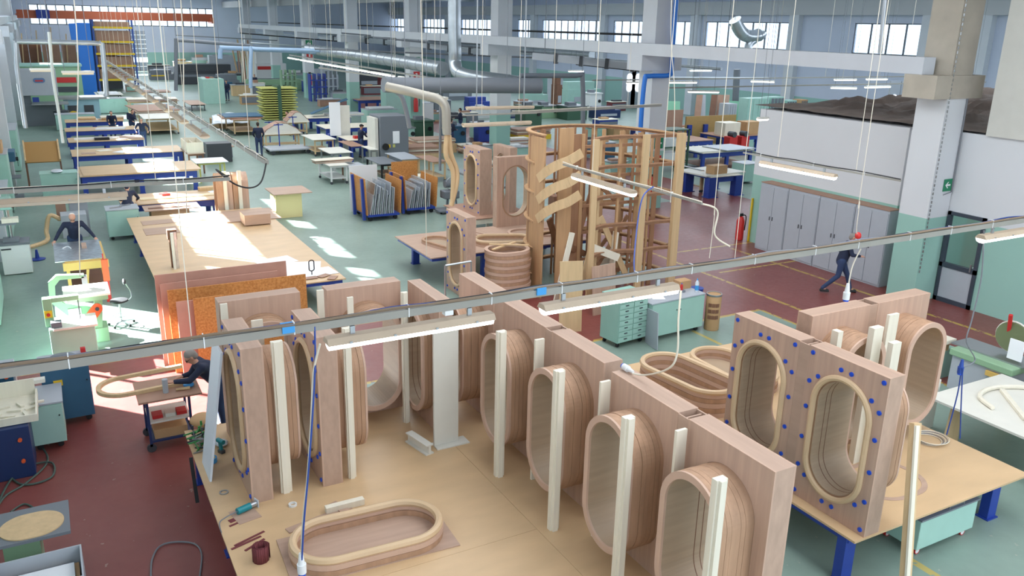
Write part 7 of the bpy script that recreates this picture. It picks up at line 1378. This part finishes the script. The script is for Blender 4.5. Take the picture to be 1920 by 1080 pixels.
def person(loc, rz, label, J=None, top=NAVYCL, legs=JEANS, hair=HAIRG, s=1.0, vox=.014, bald=False, shoes=BLACK, look=(0, 1, 0), glasses=False, cap=False, lower=True):
    t = thing('person', loc, label, 'person', rz=rz); T = WM[t.name] @ Matrix.Scale(s, 4)
    D = dict(pel=(0, 0, .96), che=(0, .01, 1.30), nek=(0, .01, 1.48), hed=(0, .04, 1.64), sl=(-.19, 0, 1.42), sr=(.19, 0, 1.42), el=(-.25, .02, 1.14), er=(.25, .02, 1.14), wl=(-.25, .12, .90), wr=(.25, .12, .90),
             hl=(-.095, 0, .93), hr=(.095, 0, .93), kl=(-.11, .02, .50), kr=(.11, .02, .50), al=(-.11, -.02, .09), ar=(.11, -.02, .09))
    D.update(J or {}); V = {k: Vector(v) for k, v in D.items()}; L = Vector(look).normalized()
    def B(): m = MB(); m.T = T.copy(); return m
    m = B()      # continuous body: head with face, neck, torso, limbs, hands
    h = V['hed']; R = L.cross(Vector((0, 0, 1))); R = R.normalized() if R.length > .1 else Vector((1, 0, 0)); U = R.cross(L).normalized()
    tcap(m, V['nek']-Vector((0, 0, .04)), h-U*.05, .058, .052); tcap(m, h+U*.035-L*.018, h+U*.028+L*.02, .082, .078, 16); tcap(m, h-U*.02+L*.015, h-U*.07+L*.045, .068, .045, 14)
    tcap(m, h+U*.015+L*.09, h-U*.022+L*.112, .010, .016, 8)                                    # nose
    for q in (-1, 1):
        tcap(m, h+R*q*.078+U*.02-L*.01, h+R*q*.082-U*.025-L*.005, .014, .011, 6)               # ears
        tcap(m, h+R*q*.05+U*.03+L*.078, h+R*q*.015+U*.03+L*.09, .009, .009, 6)                 # brow
    tcap(m, h-R*.02-U*.052+L*.088, h+R*.02-U*.052+L*.088, .009, .009, 6)                       # lips
    tcap(m, V['che'], V['nek']-Vector((0, 0, .05)), .12, .06); tcap(m, V['pel'], V['che'], .12, .13, 16)
    for q in 'lr':
        tcap(m, V['nek']-Vector((0, 0, .08)), V['s'+q], .045, .045); tcap(m, V['s'+q], V['e'+q], .047, .037); tcap(m, V['e'+q], V['w'+q], .037, .026); hand(m, V['w'+q], V['e'+q])
        tcap(m, V['h'+q], V['k'+q], .078, .05); tcap(m, V['k'+q], V['a'+q], .05, .035); tcap(m, V['a'+q], V['a'+q]+Vector((0, .1, -.04)), .035, .03)
    body = fuse(m, 'body', SKIN, t, vox)
    m = B()      # jacket
    tcap(m, V['pel']+Vector((0, 0, .0)), V['che'], .148, .158, 18); tcap(m, V['che'], V['nek']-Vector((0, 0, .04)), .15, .075, 14)
    for q in 'lr':
        x = V['s'+q]; tcap(m, V['che']+(x-V['che'])*.55, x, .10, .07); tcap(m, V['nek']-Vector((0, 0, .07)), x, .074, .07); tcap(m, x, V['e'+q], .066, .054); tcap(m, V['e'+q], V['e'+q].lerp(V['w'+q], .92), .054, .042)
    fuse(m, 'jacket', top, t, vox*1.3)
    if lower:
        m = B()
        for q in 'lr': tcap(m, V['h'+q]+Vector((0, 0, .02)), V['k'+q], .105, .07); tcap(m, V['k'+q], V['a'+q]+Vector((0, 0, .02)), .07, .055)
        tcap(m, V['pel']-Vector((.03, 0, .03)), V['pel']-Vector((-.03, 0, .03)), .14, .14, 16); fuse(m, 'trousers', legs, t, vox*1.3)
        for q in 'lr':
            m = B(); a = V['a'+q]; tcap(m, a+Vector((0, -.03, -.045)), a+Vector((0, .14, -.05)), .047, .04); m.box(a.x-.045, a.x+.045, a.y-.07, a.y+.18, a.z-.09, a.z-.06); fuse(m, 'shoe', shoes, t, vox)
    if cap: m = B(); tcap(m, h+U*.055-L*.02, h+U*.06+L*.02, .09, .085, 14); m.T = m.T; tcap(m, h+U*.05+L*.06, h+U*.045+L*.13, .05, .04, 10); fuse(m, 'cap', BLACK, t, vox)
    else:
        m = B(); k = .5 if bald else 1
        tcap(m, h+U*.03*k-L*.045, h+U*(.05 if not bald else .0)-L*.01-U*(.02 if bald else 0), .082, .087 if not bald else .07, 14); tcap(m, h-U*.02-L*.05, h+U*.03-L*.04, .07, .08, 12); fuse(m, 'hair', hair, t, vox)
    for q in (-1, 1): m = B(); c = h+R*q*.032+U*.012+L*.087; m.ell(c, .011, .011, .009, 8, 6); m.build('eye', mat('eye_dark', (40, 34, 32), .3), t, smooth=True)
    if glasses:
        m = B()
        for q in (-1, 1): c = h+R*q*.034+U*.012+L*.1; m.tube([c+R*.026*math.cos(i*.52)+U*.018*math.sin(i*.52) for i in range(12)], .0035, 5, closed=True); m.tube([c+R*q*.026, h+R*q*.082+U*.015-L*.02], .0035, 5)
        m.build('glasses', BLACK, t)
    return t
# walking man by the lockers, facing left in the view (-y side, +y is local forward)
person((18.68, 15.05, 0), math.radians(-129), 'person walking past the grey lockers in dark jacket and jeans with a white collar',
    dict(pel=(0, 0, .92), che=(0, .10, 1.25), nek=(0, .16, 1.43), hed=(0, .22, 1.58), sl=(-.19, .13, 1.38), sr=(.19, .12, 1.38), el=(-.26, -.02, 1.14), er=(.27, .2, 1.15), wl=(-.22, .12, .98), wr=(.2, .42, 1.12),
         kl=(-.1, .22, .50), al=(-.1, .34, .10), kr=(.1, -.06, .50), ar=(.1, -.42, .12), hl=(-.095, .02, .90), hr=(.095, .0, .90)), vox=.013, legs=JEANS, look=(0, 1, -.5))
# grey-haired man at the metal sheet, facing us
person((.28, 25.95, 0), math.pi, 'person with white hair in a navy sweater gripping the shiny metal sheet',
    dict(che=(0, .12, 1.27), nek=(0, .2, 1.44), hed=(0, .28, 1.58), sl=(-.21, .16, 1.38), sr=(.21, .16, 1.38), el=(-.38, .2, 1.15), er=(.38, .2, 1.15), wl=(-.50, .38, .98), wr=(.50, .38, .98)), hair=mat('white_hair', (222, 216, 208), .8), bald=True, glasses=True, look=(0, .6, -.8), vox=.014)
# craftsman at the trolley, profile facing left
person((2.05, 14.05, 0), math.radians(90), 'person with grey hair and glasses reaching over the trolley beside the leftmost panel',
    dict(pel=(0, 0, .93), che=(0, .2, 1.2), nek=(0, .33, 1.34), hed=(0, .42, 1.45), sl=(-.19, .28, 1.30), sr=(.19, .28, 1.30), el=(-.22, .50, 1.12), er=(.22, .42, 1.06), wl=(-.16, .74, 1.12), wr=(.18, .56, 1.06)), glasses=True, look=(0, .75, -.65), vox=.012)
m = MB(); m.cyl((1.17, 13.88, .962), (1.17, 13.88, 1.2), .045, n=16); tag(m.build('spray_can', LGREY, smooth=True), 'pale cylinder held upright by the man at the trolley', 'can')
# bending man at the first bench, seen from behind
person((2.02, 30.2, 0), math.radians(-8), 'person in a dark hooded jacket bending over the first left bench, seen from behind',
    dict(pel=(0, -.12, .92), che=(0, .18, 1.18), nek=(0, .38, 1.30), hed=(0, .5, 1.38), sl=(-.2, .32, 1.28), sr=(.2, .32, 1.28), el=(-.32, .42, 1.06), er=(.32, .42, 1.06), wl=(-.22, .62, .95), wr=(.26, .66, .95)), hair=NAVYCL, look=(0, .5, -.9), vox=.02)
# man walking away in the aisle
person((9.7, 45.4, 0), math.radians(-12), 'person in black jacket and jeans standing with his back to us in the open aisle', dict(el=(-.27, .06, 1.14), er=(.27, .06, 1.14), wl=(-.2, .2, .98), wr=(.2, .2, .98)), hair=HAIRD, vox=.022)
for (x, y, rz, lb, J, kw) in [
    (3.35, 55.0, 180, 'person in dark clothes leaning on the sixth left bench, left of the pair', dict(che=(0, .15, 1.25), nek=(0, .25, 1.40), hed=(0, .32, 1.52), sl=(-.2, .2, 1.33), sr=(.2, .2, 1.33), el=(-.25, .3, 1.1), er=(.25, .3, 1.1), wl=(-.18, .5, .97), wr=(.18, .5, .97)), dict(hair=HAIRD)),
    (4.45, 55.3, 200, 'person in dark printed top, right of the pair at the sixth left bench', dict(che=(0, .1, 1.25), nek=(0, .18, 1.42), hed=(0, .26, 1.54), wl=(-.1, .42, 1.05), wr=(.12, .42, 1.0)), dict(hair=HAIRD)),
    (4.55, 50.5, 175, 'person with glasses and dark jacket leaning on the fifth left bench', dict(che=(0, .15, 1.25), nek=(0, .25, 1.40), hed=(0, .32, 1.52), sl=(-.2, .2, 1.33), sr=(.2, .2, 1.33), el=(-.35, .3, 1.1), er=(.35, .3, 1.1), wl=(-.3, .5, .97), wr=(.3, .5, .97)), dict(hair=HAIRG, glasses=True)),
    (14.15, 54.6, 100, 'person in black bending over the long middle bench', dict(pel=(0, -.1, .95), che=(0, .3, 1.15), nek=(0, .5, 1.2), hed=(0, .64, 1.24), sl=(-.19, .42, 1.2), sr=(.19, .42, 1.2), el=(-.2, .55, .98), er=(.2, .55, .98), wl=(-.15, .8, .96), wr=(.15, .8, .96)), dict(hair=HAIRD)),
    (14.45, 42.9, -80, 'person wearing a dark cap and jacket holding up a brown paper sheet', dict(el=(-.24, .2, 1.15), er=(.24, .2, 1.15), wl=(-.18, .45, 1.22), wr=(.18, .45, 1.05), hed=(0, .06, 1.63)), dict(cap=True)),
    (20.2, 44.0, -60, 'person in black overalls beside the red striped cloth, left of two far figures', dict(wl=(-.1, .4, 1.1), wr=(.1, .4, 1.1)), dict(hair=HAIRD)),
    (23.4, 49.5, 60, 'person in dark clothes, right of two far figures near the curved pipe', dict(wl=(-.1, .4, 1.1), wr=(.1, .4, 1.1)), dict(hair=HAIRD)),
    (18.5, 86.5, 150, 'tiny person in black among the far machines near the dark screens', {}, dict(hair=HAIRD)),
    (14.3, 78.4, 150, 'tiny person in dark clothes just right of the mint cube cabinet', {}, dict(hair=HAIRD))]:
    person((x, y, 0), math.radians(rz), lb, J, vox=.026, **kw)
m = MB(); m.bar((14.98, 42.75, .95), (15.1, 43.0, 2.0), .9, .01, up=(1, 0, 0)); tag(m.build('paper_pattern', CARD), 'brown paper pattern held up by the man with the cap', 'paper')
